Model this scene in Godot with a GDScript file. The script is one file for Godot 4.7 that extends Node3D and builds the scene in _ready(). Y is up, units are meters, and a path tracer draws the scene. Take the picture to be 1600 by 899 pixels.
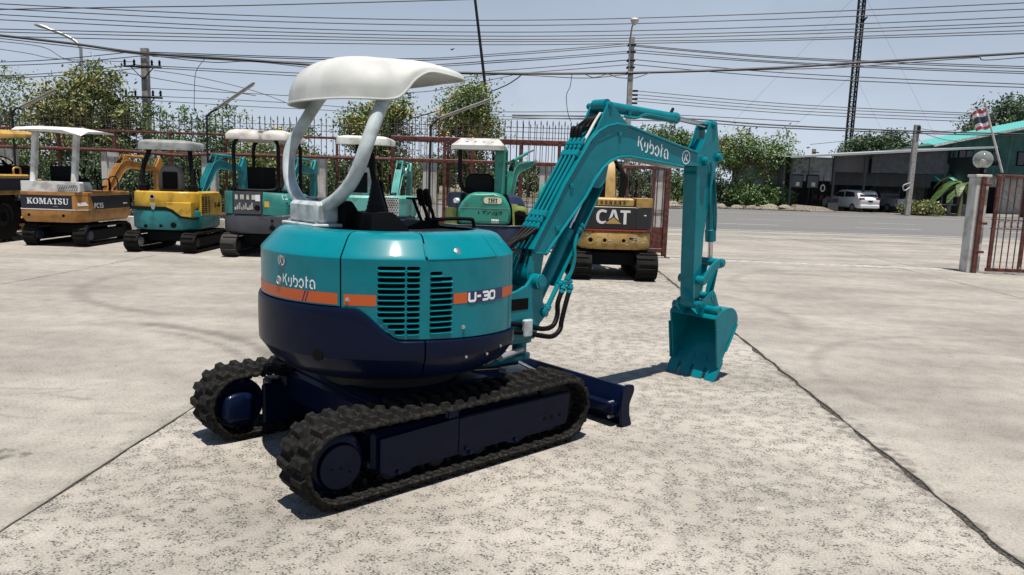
extends Node3D

# ---------------------------------------------------------------- shapes
class Soup:
	var p := PackedVector3Array()
	func tri(a: Vector3, b: Vector3, c: Vector3) -> void:
		p.append(a); p.append(b); p.append(c)
	func quad(a: Vector3, b: Vector3, c: Vector3, d: Vector3) -> void:
		p.append(a); p.append(b); p.append(c); p.append(a); p.append(c); p.append(d)
	func add(o: Soup, t := Transform3D()) -> Soup:
		for q in o.p:
			p.append(t * q)
		return self
	func moved(t: Transform3D) -> Soup:
		var s := Soup.new()
		s.p = t * p
		return s
	# rings of equal length, joined; closed: each ring is a loop
	func loft(rings: Array, closed := true, caps := true) -> Soup:
		for i in rings.size() - 1:
			var a: PackedVector3Array = rings[i]
			var b: PackedVector3Array = rings[i + 1]
			var n := a.size()
			for j in (n if closed else n - 1):
				var k := (j + 1) % n
				quad(a[j], a[k], b[k], b[j])
		if caps and closed:
			for e in [0, rings.size() - 1]:
				var r: PackedVector3Array = rings[e]
				var m := Vector3.ZERO
				for q in r:
					m += q
				m /= r.size()
				for j in r.size():
					var k := (j + 1) % r.size()
					if e == 0:
						tri(m, r[k], r[j])
					else:
						tri(m, r[j], r[k])
		return self
	func tube(pts: PackedVector3Array, r: float, seg := 8, caps := true, r2 := -1.0) -> Soup:
		var rings := []
		var d0 := (pts[1] - pts[0]).normalized()
		var up := Vector3.UP if absf(d0.y) < 0.9 else Vector3.RIGHT
		var u := d0.cross(up).normalized()
		var n := pts.size()
		for i in n:
			var d := (pts[mini(i + 1, n - 1)] - pts[maxi(i - 1, 0)]).normalized()
			u = (u - d * u.dot(d)).normalized()
			var w := d.cross(u)
			var rr := r if r2 < 0 else lerpf(r, r2, float(i) / (n - 1))
			var ring := PackedVector3Array()
			for j in seg:
				var a := TAU * j / seg
				ring.append(pts[i] + (u * cos(a) + w * sin(a)) * rr)
			rings.append(ring)
		return loft(rings, true, caps)
	func cyl(a: Vector3, b: Vector3, r: float, seg := 20, r2 := -1.0, ch := 0.0) -> Soup:
		var d := (b - a).normalized()
		var up := Vector3.UP if absf(d.y) < 0.9 else Vector3.RIGHT
		var u := d.cross(up).normalized()
		var w := d.cross(u)
		var e := r if r2 < 0 else r2
		var prof := [[a, r], [b, e]]
		if ch > 0:
			prof = [[a, r - ch], [a + d * ch, r], [b - d * ch, e], [b, e - ch]]
		var rings := []
		for q in prof:
			var ring := PackedVector3Array()
			for j in seg:
				var t := TAU * j / seg
				ring.append(q[0] + (u * cos(t) + w * sin(t)) * q[1])
			rings.append(ring)
		return loft(rings)
	# profile of (radius, height) about the axis from o along d
	func lathe(o: Vector3, d: Vector3, prof: Array, seg := 20) -> Soup:
		d = d.normalized()
		var up := Vector3.UP if absf(d.y) < 0.9 else Vector3.RIGHT
		var u := d.cross(up).normalized()
		var w := d.cross(u)
		var rings := []
		for q in prof:
			var ring := PackedVector3Array()
			for j in seg:
				var t := TAU * j / seg
				ring.append(o + d * q[1] + (u * cos(t) + w * sin(t)) * q[0])
			rings.append(ring)
		return loft(rings)
	# polygon in x, y pulled from z0 to z1, its rims chamfered by b
	func ext(poly: PackedVector2Array, z0: float, z1: float, b := 0.0) -> Soup:
		if not Geometry2D.is_polygon_clockwise(poly):
			pass
		else:
			poly = poly.duplicate()
			poly.reverse()
		var n := poly.size()
		var ins := PackedVector2Array()
		for i in n:
			var e0 := (poly[i] - poly[(i - 1 + n) % n]).normalized()
			var e1 := (poly[(i + 1) % n] - poly[i]).normalized()
			var m := Vector2(-e0.y - e1.y, e0.x + e1.x)
			if m.length() < 0.01:
				m = Vector2(-e0.y, e0.x)
			m = m.normalized()
			var c := maxf(m.dot(Vector2(-e1.y, e1.x)), 0.4)
			ins.append(poly[i] + m * (b / c))
		var idx := Geometry2D.triangulate_polygon(ins)
		if idx.is_empty():
			ins = poly
			idx = Geometry2D.triangulate_polygon(ins)
		for i in range(0, idx.size(), 3):
			var q := [ins[idx[i]], ins[idx[i + 1]], ins[idx[i + 2]]]
			if (q[1] - q[0]).cross(q[2] - q[0]) < 0:
				q = [q[0], q[2], q[1]]
			tri(Vector3(q[0].x, q[0].y, z1), Vector3(q[2].x, q[2].y, z1), Vector3(q[1].x, q[1].y, z1))
			tri(Vector3(q[0].x, q[0].y, z0), Vector3(q[1].x, q[1].y, z0), Vector3(q[2].x, q[2].y, z0))
		var lv := [[ins, z0], [poly, z0 + b], [poly, z1 - b], [ins, z1]] if b > 0 else [[poly, z0], [poly, z1]]
		for l in lv.size() - 1:
			for i in n:
				var k := (i + 1) % n
				var A: Vector2 = lv[l][0][i]; var B: Vector2 = lv[l][0][k]; var C: Vector2 = lv[l + 1][0][k]; var D: Vector2 = lv[l + 1][0][i]
				quad(Vector3(A.x, A.y, lv[l][1]), Vector3(D.x, D.y, lv[l + 1][1]), Vector3(C.x, C.y, lv[l + 1][1]), Vector3(B.x, B.y, lv[l][1]))
		return self
	func box(c: Vector3, s: Vector3, b := 0.0, basis := Basis()) -> Soup:
		var q := Soup.new()
		var h := s / 2
		var bb := minf(b, minf(h.x, minf(h.y, h.z)) * 0.6)
		var pl := PackedVector2Array([Vector2(-h.x + bb, -h.y), Vector2(h.x - bb, -h.y), Vector2(h.x, -h.y + bb), Vector2(h.x, h.y - bb), Vector2(h.x - bb, h.y), Vector2(-h.x + bb, h.y), Vector2(-h.x, h.y - bb), Vector2(-h.x, -h.y + bb)]) if bb > 0 else PackedVector2Array([Vector2(-h.x, -h.y), Vector2(h.x, -h.y), Vector2(h.x, h.y), Vector2(-h.x, h.y)])
		q.ext(pl, -h.z, h.z, bb)
		return add(q, Transform3D(basis, c))
	# bar of rectangular section between two points
	func bar(a: Vector3, b: Vector3, w: float, h: float, bev := 0.0) -> Soup:
		var d := b - a
		var x := d.normalized()
		var up := Vector3.UP if absf(x.y) < 0.95 else Vector3.BACK
		var z := x.cross(up).normalized()
		return box((a + b) / 2, Vector3(d.length(), h, w), bev, Basis(x, z.cross(x), z))
	func mesh(crease := 0.75) -> ArrayMesh:
		var n := p.size() / 3
		var fn := PackedVector3Array()
		fn.resize(n)
		var at := {}
		for i in n:
			var a := p[i * 3]
			fn[i] = (p[i * 3 + 2] - a).cross(p[i * 3 + 1] - a)
		var un := PackedVector3Array()
		un.resize(n)
		for i in n:
			un[i] = fn[i].normalized()
		for i in n * 3:
			var k := Vector3i((p[i] * 4000.0).round())
			if at.has(k):
				at[k].append(i / 3)
			else:
				at[k] = PackedInt32Array([i / 3])
		var nn := PackedVector3Array()
		nn.resize(n * 3)
		for i in n * 3:
			var f := un[i / 3]
			var s := Vector3.ZERO
			for t in at[Vector3i((p[i] * 4000.0).round())]:
				if un[t].dot(f) > crease:
					s += fn[t]
			nn[i] = s.normalized() if s.length_squared() > 0 else Vector3.UP
		return made(p, nn)
	func flat_mesh() -> ArrayMesh:
		var nn := PackedVector3Array()
		nn.resize(p.size())
		for i in range(0, p.size(), 3):
			var f := (p[i + 2] - p[i]).cross(p[i + 1] - p[i]).normalized()
			nn[i] = f; nn[i + 1] = f; nn[i + 2] = f
		return made(p, nn)
	static func made(v: PackedVector3Array, nn: PackedVector3Array, col := PackedColorArray(), uv := PackedVector2Array()) -> ArrayMesh:
		var arr := []
		arr.resize(Mesh.ARRAY_MAX)
		arr[Mesh.ARRAY_VERTEX] = v
		arr[Mesh.ARRAY_NORMAL] = nn
		if col.size():
			arr[Mesh.ARRAY_COLOR] = col
		if uv.size():
			arr[Mesh.ARRAY_TEX_UV] = uv
		var m := ArrayMesh.new()
		m.add_surface_from_arrays(Mesh.PRIMITIVE_TRIANGLES, arr)
		return m

func S() -> Soup:
	return Soup.new()

func v2(a: Array) -> PackedVector2Array:
	var r := PackedVector2Array()
	for i in range(0, a.size(), 2):
		r.append(Vector2(a[i], a[i + 1]))
	return r

func v3(a: Array) -> PackedVector3Array:
	var r := PackedVector3Array()
	for i in range(0, a.size(), 3):
		r.append(Vector3(a[i], a[i + 1], a[i + 2]))
	return r

# a smooth line through the points
func curve(pts: PackedVector3Array, n := 6) -> PackedVector3Array:
	var r := PackedVector3Array()
	var m := pts.size()
	for i in m - 1:
		for k in n:
			r.append(pts[i].cubic_interpolate(pts[i + 1], pts[maxi(i - 1, 0)], pts[mini(i + 2, m - 1)], float(k) / n))
	r.append(pts[m - 1])
	return r

func curve2(a: Array, n := 4, closed := false) -> PackedVector2Array:
	var pts := v2(a)
	var r := PackedVector2Array()
	var m := pts.size()
	for i in (m if closed else m - 1):
		for k in n:
			if closed:
				r.append(pts[i].cubic_interpolate(pts[(i + 1) % m], pts[(i - 1 + m) % m], pts[(i + 2) % m], float(k) / n))
			else:
				r.append(pts[i].cubic_interpolate(pts[i + 1], pts[maxi(i - 1, 0)], pts[mini(i + 2, m - 1)], float(k) / n))
	if not closed:
		r.append(pts[m - 1])
	return r

# corners of a polygon rounded with radius r
func rounded(poly: PackedVector2Array, r: float, seg := 4) -> PackedVector2Array:
	var o := PackedVector2Array()
	var n := poly.size()
	for i in n:
		var a := poly[(i - 1 + n) % n]; var b := poly[i]; var c := poly[(i + 1) % n]
		var d := minf(r, minf(a.distance_to(b), c.distance_to(b)) * 0.45)
		var s := b + (a - b).normalized() * d
		var e := b + (c - b).normalized() * d
		for k in seg + 1:
			var t := float(k) / seg
			o.append(s.lerp(b, t).lerp(b.lerp(e, t), t))
	return o

# ---------------------------------------------------------------- nodes
var taken := {}
func numbered(called: String) -> String:
	var n: int = taken.get(called, -1) + 1
	taken[called] = n
	return called if n == 0 else "%s_%03d" % [called, n]

func thing(called: String, label: String, category: String, at := Vector3.ZERO, turn := 0.0, group := "") -> Node3D:
	var o := Node3D.new()
	o.name = numbered(called)
	add_child(o)
	o.position = at
	o.rotation.y = turn
	tag(o, label, category, group)
	return o

func tag(o: Node, label: String, category: String, group := "") -> void:
	o.set_meta("label", label)
	o.set_meta("category", category)
	if group:
		o.set_meta("group", group)

func put(parent: Node, called: String, m: Mesh, mt: Material, at := Vector3.ZERO) -> MeshInstance3D:
	var o := MeshInstance3D.new()
	o.name = called if parent != self else numbered(called)
	o.mesh = m
	o.material_override = mt
	o.position = at
	parent.add_child(o, true)
	return o

func part(parent: Node, called: String, s: Soup, mt: Material, crease := 0.75) -> MeshInstance3D:
	return put(parent, called, s.mesh(crease), mt)

func single(called: String, s: Soup, mt: Material, label: String, category: String, group := "", crease := 0.75) -> MeshInstance3D:
	var o := put(self, called, s.mesh(crease), mt)
	tag(o, label, category, group)
	return o

func struct(called: String, m: Mesh, mt: Material) -> MeshInstance3D:
	var o := put(self, called, m, mt)
	o.set_meta("kind", "structure")
	return o

# ---------------------------------------------------------------- materials (base colours are linear)
func M(r: float, g: float, b: float, rough := 0.6, metal := 0.0, coat := 0.0) -> StandardMaterial3D:
	var m := StandardMaterial3D.new()
	m.albedo_color = Color(r, g, b).linear_to_srgb()
	m.roughness = rough
	m.metallic = metal
	m.cull_mode = BaseMaterial3D.CULL_DISABLED
	if coat > 0:
		m.clearcoat_enabled = true
		m.clearcoat = coat
		m.clearcoat_roughness = 0.08
	return m

func noise_tex(sd: int, freq: float, lo: Color, hi: Color, size := 512, oct := 4, at := 0.3, to := 0.7, kind := FastNoiseLite.TYPE_SIMPLEX_SMOOTH) -> NoiseTexture2D:
	var f := FastNoiseLite.new()
	f.seed = sd
	f.frequency = freq
	f.noise_type = kind
	f.fractal_octaves = oct
	var t := NoiseTexture2D.new()
	t.width = size; t.height = size
	t.seamless = true
	t.noise = f
	var g := Gradient.new()
	g.offsets = PackedFloat32Array([at, to])
	g.colors = PackedColorArray([lo, hi])
	t.color_ramp = g
	return t

# the same material with patches (dust, fading) laid over its colour by world position
func worn(m: StandardMaterial3D, t: Texture2D, scale := 1.0, local := true) -> StandardMaterial3D:
	m.albedo_texture = t
	m.uv1_triplanar = true
	m.uv1_world_triplanar = not local
	m.uv1_scale = Vector3.ONE * scale
	return m

# ---------------------------------------------------------------- lettering: strokes in a box 1 high
var glyphs := {}
# lay strokes as flat ribbons; where: Callable(x, y) -> Vector3
func letters(text: Array, h: float, thick: float, where: Callable, out: Callable, proud := 0.0015) -> Soup:
	var s := S()
	for st in text:
		var pts: PackedVector2Array = st
		var fine := PackedVector2Array()
		for i in pts.size() - 1:
			var n := maxi(1, int(pts[i].distance_to(pts[i + 1]) / 0.12))
			for k in n:
				fine.append(pts[i].lerp(pts[i + 1], float(k) / n))
		fine.append(pts[pts.size() - 1])
		var L := []; var R := []
		for i in fine.size():
			var d0 := (fine[i] - fine[maxi(i - 1, 0)]).normalized()
			var d1 := (fine[mini(i + 1, fine.size() - 1)] - fine[i]).normalized()
			if i == 0: d0 = d1
			if i == fine.size() - 1: d1 = d0
			var m := (d0 + d1).normalized()
			var nrm := Vector2(-m.y, m.x) * thick / 2 / maxf(m.dot(d1), 0.5)
			L.append(fine[i] + nrm); R.append(fine[i] - nrm)
		for i in fine.size() - 1:
			var q := []
			for c in [L[i], L[i + 1], R[i + 1], R[i]]:
				var P: Vector3 = where.call(c.x * h, c.y * h)
				q.append(P + out.call(P) * proud)
			s.quad(q[0], q[1], q[2], q[3])
	return s

func arc(cx: float, cy: float, rx: float, ry: float, a0: float, a1: float, n := 10) -> PackedVector2Array:
	var r := PackedVector2Array()
	for i in n + 1:
		var a := deg_to_rad(lerpf(a0, a1, float(i) / n))
		r.append(Vector2(cx + rx * cos(a), cy + ry * sin(a)))
	return r

func text_mesh(t: String, size: float, depth: float, font := "Droid Sans", bold := true) -> TextMesh:
	var f := SystemFont.new()
	f.font_names = PackedStringArray([font])
	f.font_weight = 700 if bold else 400
	var m := TextMesh.new()
	m.text = t
	m.font = f
	m.font_size = 64
	m.pixel_size = size / 46.0
	m.depth = depth
	m.curve_step = 2.0
	return m

# ---------------------------------------------------------------- the scene
var rng := RandomNumberGenerator.new()
var mt := {}

func _ready() -> void:
	var cam := Camera3D.new()
	cam.name = "camera"
	cam.fov = 42.52
	cam.near = 0.05
	cam.far = 1500.0
	add_child(cam)
	cam.position = Vector3(0, 1.65, 0)
	cam.basis = Basis(Vector3.RIGHT, deg_to_rad(-8.3)) * Basis(Vector3.BACK, deg_to_rad(1.8))
	cam.current = true

	var env := Environment.new()
	env.background_mode = Environment.BG_SKY
	var sm := ProceduralSkyMaterial.new()
	sm.sky_top_color = Color(0.042, 0.095, 0.205).linear_to_srgb()
	sm.sky_horizon_color = Color(0.43, 0.49, 0.565).linear_to_srgb()
	sm.sky_curve = 0.30
	sm.ground_horizon_color = Color(0.33, 0.34, 0.35).linear_to_srgb()
	sm.ground_bottom_color = Color(0.2, 0.19, 0.17).linear_to_srgb()
	sm.sun_angle_max = 8.0
	sm.sky_cover = thin_clouds()
	sm.sky_cover_modulate = Color(1, 1, 1, 1)
	var sky := Sky.new()
	sky.sky_material = sm
	env.sky = sky
	env.tonemap_mode = Environment.TONE_MAPPER_LINEAR
	env.tonemap_exposure = 1.42
	env.sdfgi_enabled = true
	env.ssao_enabled = true
	env.ssil_enabled = true
	var we := WorldEnvironment.new()
	we.name = "environment"
	we.environment = env
	add_child(we)

	var sun := DirectionalLight3D.new()
	sun.name = "sun"
	add_child(sun)
	sun.light_energy = 1.6
	sun.light_color = Color(1.0, 0.965, 0.92)
	sun.light_angular_distance = 0.5
	sun.shadow_enabled = true
	var to_sun := Vector3(0.05, 0.982, 0.175)
	sun.look_at_from_position(Vector3.ZERO, -to_sun, Vector3.RIGHT)

	rng.seed = 11
	materials()
	ground()
	fence()
	gates()
	street()
	trees()
	wires()
	parked_machines()
	main_excavator()

func thin_clouds() -> ImageTexture:
	var w := 1024
	var h := 512
	var f := FastNoiseLite.new()
	f.seed = 5
	f.frequency = 0.006
	f.fractal_octaves = 5
	f.domain_warp_enabled = true
	f.domain_warp_amplitude = 40.0
	var im := Image.create_empty(w, h, false, Image.FORMAT_RGBA8)
	for y in h / 2:
		for x in w:
			var a := clampf((f.get_noise_2d(x * 0.55, y * 2.0) - 0.05) * 1.6, 0.0, 1.0)
			im.set_pixel(x, y, Color(0.5, 0.5, 0.5, a * 0.3))
	return ImageTexture.create_from_image(im)

func materials() -> void:
	var dust := noise_tex(3, 0.012, Color(0.82, 0.80, 0.78), Color(1, 1, 1), 512, 5, 0.25, 0.6)
	var film := noise_tex(4, 0.015, Color(0.93, 0.94, 0.94), Color(1, 1, 1), 512, 6, 0.2, 0.55)
	mt.teal = worn(M(0.0, 0.160, 0.198, 0.36, 0.0, 0.4), film, 0.8)
	mt.teal.metallic_specular = 0.2
	mt.navy = worn(M(0.0024, 0.0060, 0.023, 0.34, 0.0, 0.14), film, 0.9)
	mt.navy.metallic_specular = 0.17
	mt.orange = M(0.46, 0.080, 0.010, 0.4)
	mt.badge_navy = M(0.01, 0.015, 0.08, 0.4)
	mt.letter = M(0.74, 0.76, 0.78, 0.5)
	mt.black = M(0.004, 0.004, 0.005, 0.6)
	mt.plastic = M(0.009, 0.0095, 0.0105, 0.55)
	mt.hose = M(0.004, 0.004, 0.0045, 0.5)
	mt.rubber = worn(M(0.021, 0.021, 0.0205, 0.72), noise_tex(9, 0.02, Color(0.55, 0.56, 0.58), Color(1, 0.97, 0.92), 512, 5, 0.2, 0.8), 2.5)
	mt.belt = worn(M(0.027, 0.0255, 0.023, 0.82), noise_tex(10, 0.03, Color(0.38, 0.39, 0.42), Color(1, 1, 1), 512, 5, 0.3, 0.75), 1.8)
	mt.steel = M(0.55, 0.55, 0.56, 0.22, 1.0)
	mt.bolt = M(0.5, 0.5, 0.5, 0.35, 1.0)
	mt.canopy = worn(M(0.49, 0.505, 0.495, 0.6), noise_tex(21, 0.006, Color(0.86, 0.87, 0.86), Color(1, 1, 1), 512, 6, 0.3, 0.6), 0.55)
	mt.post = worn(M(0.42, 0.49, 0.51, 0.34, 0.0, 0.3), dust, 1.1)
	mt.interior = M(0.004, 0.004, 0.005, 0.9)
	mt.rust = worn(M(0.13, 0.034, 0.024, 0.6), noise_tex(31, 0.02, Color(0.6, 0.55, 0.5), Color(1, 1, 1), 512, 5, 0.2, 0.7), 0.7)
	mt.bar_iron = M(0.075, 0.050, 0.045, 0.6)
	mt.white_paint = worn(M(0.50, 0.50, 0.48, 0.7), noise_tex(41, 0.01, Color(0.86, 0.84, 0.80), Color(1, 1, 1), 512, 6, 0.25, 0.6), 0.5)
	mt.concrete_post = worn(M(0.33, 0.32, 0.30, 0.85), dust, 0.7)
	mt.galv = M(0.34, 0.35, 0.36, 0.45, 0.6)
	mt.dark_steel = M(0.022, 0.023, 0.025, 0.55, 0.2)
	mt.cable = M(0.018, 0.019, 0.022, 0.6)
	mt.glass = M(0.02, 0.025, 0.03, 0.08)
	for k in ["black", "plastic", "hose", "rubber", "belt", "interior", "dark_steel"]:
		mt[k].metallic_specular = 0.22

# ---------------------------------------------------------------- ground
func chip_texture(size: int, metres: float, per_m2: float, sd: int, base: Vector3, dark: float, contrast: float) -> ImageTexture:
	var r := RandomNumberGenerator.new()
	r.seed = sd
	var f := FastNoiseLite.new()
	f.seed = sd
	f.frequency = 0.09
	f.fractal_octaves = 3
	var fine := f.get_seamless_image(size, size).get_data()
	f.frequency = 0.008
	f.seed = sd + 1
	f.fractal_octaves = 4
	var coarse := f.get_seamless_image(size, size).get_data()
	var g := PackedFloat32Array()
	g.resize(size * size)
	for i in size * size:
		g[i] = 1.0 + (fine[i] - 128) / 128.0 * contrast - (coarse[i] - 128) / 128.0 * contrast * 0.45
	var n := int(per_m2 * metres * metres)
	var px := size / metres
	for i in n:
		var cx := r.randf() * size
		var cy := r.randf() * size
		# chips gather where the surface is worn
		if coarse[int(cy) * size + int(cx)] < r.randf_range(85, 195):
			continue
		var a := r.randf_range(0.0020, 0.0072) * px
		var b := a * r.randf_range(0.35, 0.8)
		var th := r.randfn(0.25, 0.7)
		var c := cos(th); var s := sin(th)
		var tone := r.randf_range(dark, 0.65) if r.randf() < 0.8 else r.randf_range(1.05, 1.3)
		var k := int(a) + 1
		for dy in range(-k, k + 1):
			for dx in range(-k, k + 1):
				var u := (dx * c + dy * s) / a
				var v := (-dx * s + dy * c) / b
				if u * u + v * v <= 1.0:
					g[posmod(int(cy) + dy, size) * size + posmod(int(cx) + dx, size)] = tone
	var data := PackedByteArray()
	data.resize(size * size * 3)
	var lut := PackedByteArray()
	lut.resize(3 * 400)
	for i in 400:
		var t := i / 200.0
		var col := Color(base.x * t, base.y * t, base.z * t).linear_to_srgb()
		lut[i * 3] = int(clampf(col.r, 0, 1) * 255); lut[i * 3 + 1] = int(clampf(col.g, 0, 1) * 255); lut[i * 3 + 2] = int(clampf(col.b, 0, 1) * 255)
	for i in size * size:
		var q := clampi(int(g[i] * 200.0), 0, 399) * 3
		data[i * 3] = lut[q]; data[i * 3 + 1] = lut[q + 1]; data[i * 3 + 2] = lut[q + 2]
	return ImageTexture.create_from_image(Image.create_from_data(size, size, false, Image.FORMAT_RGB8, data))

# stains, scuffs and tyre marks of the yard: 24 m by 24 m, from x -12 to 12 and z -20 to 4
func yard_marks() -> ImageTexture:
	var size := 1536
	var r := RandomNumberGenerator.new()
	r.seed = 77
	var f := FastNoiseLite.new()
	f.seed = 71
	f.frequency = 0.006
	f.fractal_octaves = 5
	var a := f.get_seamless_image(size, size).get_data()
	f.seed = 72
	f.frequency = 0.02
	f.fractal_octaves = 4
	var st := f.get_seamless_image(size / 4, size).get_data()
	var g := PackedFloat32Array()
	g.resize(size * size)
	for y in size:
		for x in size:
			g[y * size + x] = 0.86 + (a[y * size + x] - 128) / 128.0 * 0.17 + (st[y * (size / 4) + x / 4] - 128) / 128.0 * 0.17
	var ppm := size / 24.0
	var dab := func(wx: float, wz: float, rad: float, k: float) -> void:
		var cx := (wx + 12.0) * ppm; var cy := (wz + 20.0) * ppm
		var q := int(rad * ppm) + 1
		for dy in range(-q, q + 1):
			for dx in range(-q, q + 1):
				var X := int(cx) + dx; var Y := int(cy) + dy
				if X < 0 or Y < 0 or X >= size or Y >= size:
					continue
				var d := Vector2(X - cx, Y - cy).length() / (rad * ppm)
				if d < 1.0:
					var i := Y * size + X
					g[i] = g[i] * lerpf(1.0, k, (1.0 - d * d) * (0.45 + a[i] / 255.0 * 0.8))
	# tyre and track arcs
	for tr in [[-4.4, -5.2, 2.6, 15, 80, 0.90, 0.16], [-4.4, -5.2, 2.35, 18, 72, 0.93, 0.1], [-5.6, -11.5, 3.2, -40, 60, 0.9, 0.2], [-3.4, -11.0, 2.7, 170, 260, 0.92, 0.2], [5.6, -13.0, 3.4, 80, 190, 0.93, 0.22], [6.4, -12.4, 2.6, 60, 200, 0.94, 0.2], [5.0, -6.2, 2.2, 100, 200, 0.93, 0.12], [0.6, -9.6, 3.0, -20, 90, 0.93, 0.22]]:
		for i in 90:
			var t := deg_to_rad(lerpf(tr[3], tr[4], i / 89.0))
			dab.call(tr[0] + cos(t) * tr[2] + r.randf_range(-0.03, 0.03), tr[1] - sin(t) * tr[2] + r.randf_range(-0.03, 0.03), tr[6] * r.randf_range(0.5, 1.0), tr[5])
	# short scrapes across the bays
	for i in 420:
		var x := r.randf_range(-11, 11); var z := r.randf_range(-19, -1.5)
		var k := r.randf_range(0.84, 0.97) if r.randf() < 0.7 else r.randf_range(1.02, 1.07)
		var len := r.randf_range(0.15, 0.9)
		var th := r.randfn(0.0, 0.25)
		for j in int(len * 30):
			dab.call(x + cos(th) * j / 30.0, z + sin(th) * j / 30.0 + r.randf_range(-0.015, 0.015), r.randf_range(0.02, 0.045), k)
	# drips of oil
	for o in [[-2.93, -4.05, 0.075, 0.3], [-2.98, -4.08, 0.05, 0.35], [-2.78, -4.06, 0.03, 0.35], [-2.46, -4.2, 0.02, 0.5], [-0.4, -8.6, 0.1, 0.7], [3.8, -12.9, 0.3, 0.86], [3.0, -13.4, 0.3, 0.88], [6.2, -8.0, 0.25, 0.93], [4.2, -5.5, 0.05, 0.7], [4.5, -7.4, 0.03, 0.5]]:
		for j in 9:
			dab.call(o[0] + r.randf_range(-1, 1) * o[2], o[1] + r.randf_range(-1, 1) * o[2], o[2] * r.randf_range(0.3, 0.8), pow(o[3], 0.5))
	# dirt packed along the joints
	for jx in [-7.47, -2.42, 2.21, 7.8]:
		for i in 2600:
			var z := r.randf_range(-16.5, 2.0)
			var side: float = absf(r.randfn(0.0, 0.06)) * (-1.0 if r.randf() < 0.75 else 1.0)
			if a[int((z + 20) * ppm) * size + 600] < 95 + int(absf(side) * 400):
				continue
			dab.call(jx - 0.042 * z + side, z, r.randf_range(0.012, 0.05), r.randf_range(0.60, 0.90) if jx == 2.21 else r.randf_range(0.86, 0.96))
	# pale scuffs of cement
	for o in [[1.75, -3.65, 0.3, -0.55], [1.55, -3.75, 0.3, -0.4], [1.35, -3.9, 0.2, -0.2], [0.75, -3.05, 0.06, 1.4], [0.55, -5.0, 0.2, 0.1], [4.1, -7.0, 0.25, 0.1], [-1.45, -4.1, 0.1, 0.3]]:
		for j in 40:
			var t := r.randf_range(-1, 1)
			dab.call(o[0] + t * o[2] * cos(o[3]), o[1] + t * o[2] * sin(o[3]) + r.randf_range(-0.015, 0.015), r.randf_range(0.010, 0.028), 1.10)
	var data := PackedByteArray()
	data.resize(size * size * 3)
	for i in size * size:
		var q := pow(clampf(g[i], 0.0, 1.0), 0.4545)
		data[i * 3] = int(q * 255); data[i * 3 + 1] = int(pow(q, 1.02) * 255); data[i * 3 + 2] = int(pow(q, 1.04) * 255)
	return ImageTexture.create_from_image(Image.create_from_data(size, size, false, Image.FORMAT_RGB8, data))

func slab_material(fine: Texture2D, metres: float, marks: Texture2D, relief: float) -> StandardMaterial3D:
	var m := StandardMaterial3D.new()
	m.albedo_texture = fine
	m.roughness = 0.88
	m.uv1_triplanar = true
	m.uv1_world_triplanar = true
	m.uv1_scale = Vector3.ONE / metres
	m.detail_enabled = true
	m.detail_blend_mode = BaseMaterial3D.BLEND_MODE_MUL
	m.detail_uv_layer = BaseMaterial3D.DETAIL_UV_2
	m.detail_albedo = marks
	m.uv2_triplanar = true
	m.uv2_world_triplanar = true
	m.uv2_scale = Vector3.ONE / 24.0
	m.uv2_offset = Vector3(0.5, 0, 20.0 / 24.0)
	m.heightmap_enabled = true
	m.heightmap_texture = fine
	m.heightmap_scale = relief
	return m

func jag(a: Vector2, b: Vector2, amp: float, step: float, sd: int) -> PackedVector2Array:
	var f := FastNoiseLite.new()
	f.seed = sd
	f.frequency = 2.2
	f.fractal_octaves = 4
	var n := maxi(1, int(a.distance_to(b) / step))
	var nr := (b - a).normalized().orthogonal()
	var r := PackedVector2Array()
	for i in n:
		var t := float(i) / n
		var q := a.lerp(b, t)
		r.append(q + nr * f.get_noise_2d(q.x, q.y) * amp)
	return r

func slab(called: String, corners: Array, amps: Array, m: Material, top := 0.0, thick := 0.1) -> void:
	var poly := PackedVector2Array()
	for i in 4:
		var a: Vector2 = corners[i]; var b: Vector2 = corners[(i + 1) % 4]
		poly.append_array(jag(a, b, amps[i], 0.035 if amps[i] > 0.004 else 1000.0, i + int(a.x * 10)))
	var s := S()
	var q := PackedVector2Array()
	for v in poly:
		q.append(Vector2(v.x, -v.y))
	s.ext(q, top - thick, top, 0.004)
	struct(called, s.moved(Transform3D(Basis(Vector3.RIGHT, -PI / 2), Vector3.ZERO)).flat_mesh(), m)

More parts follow.
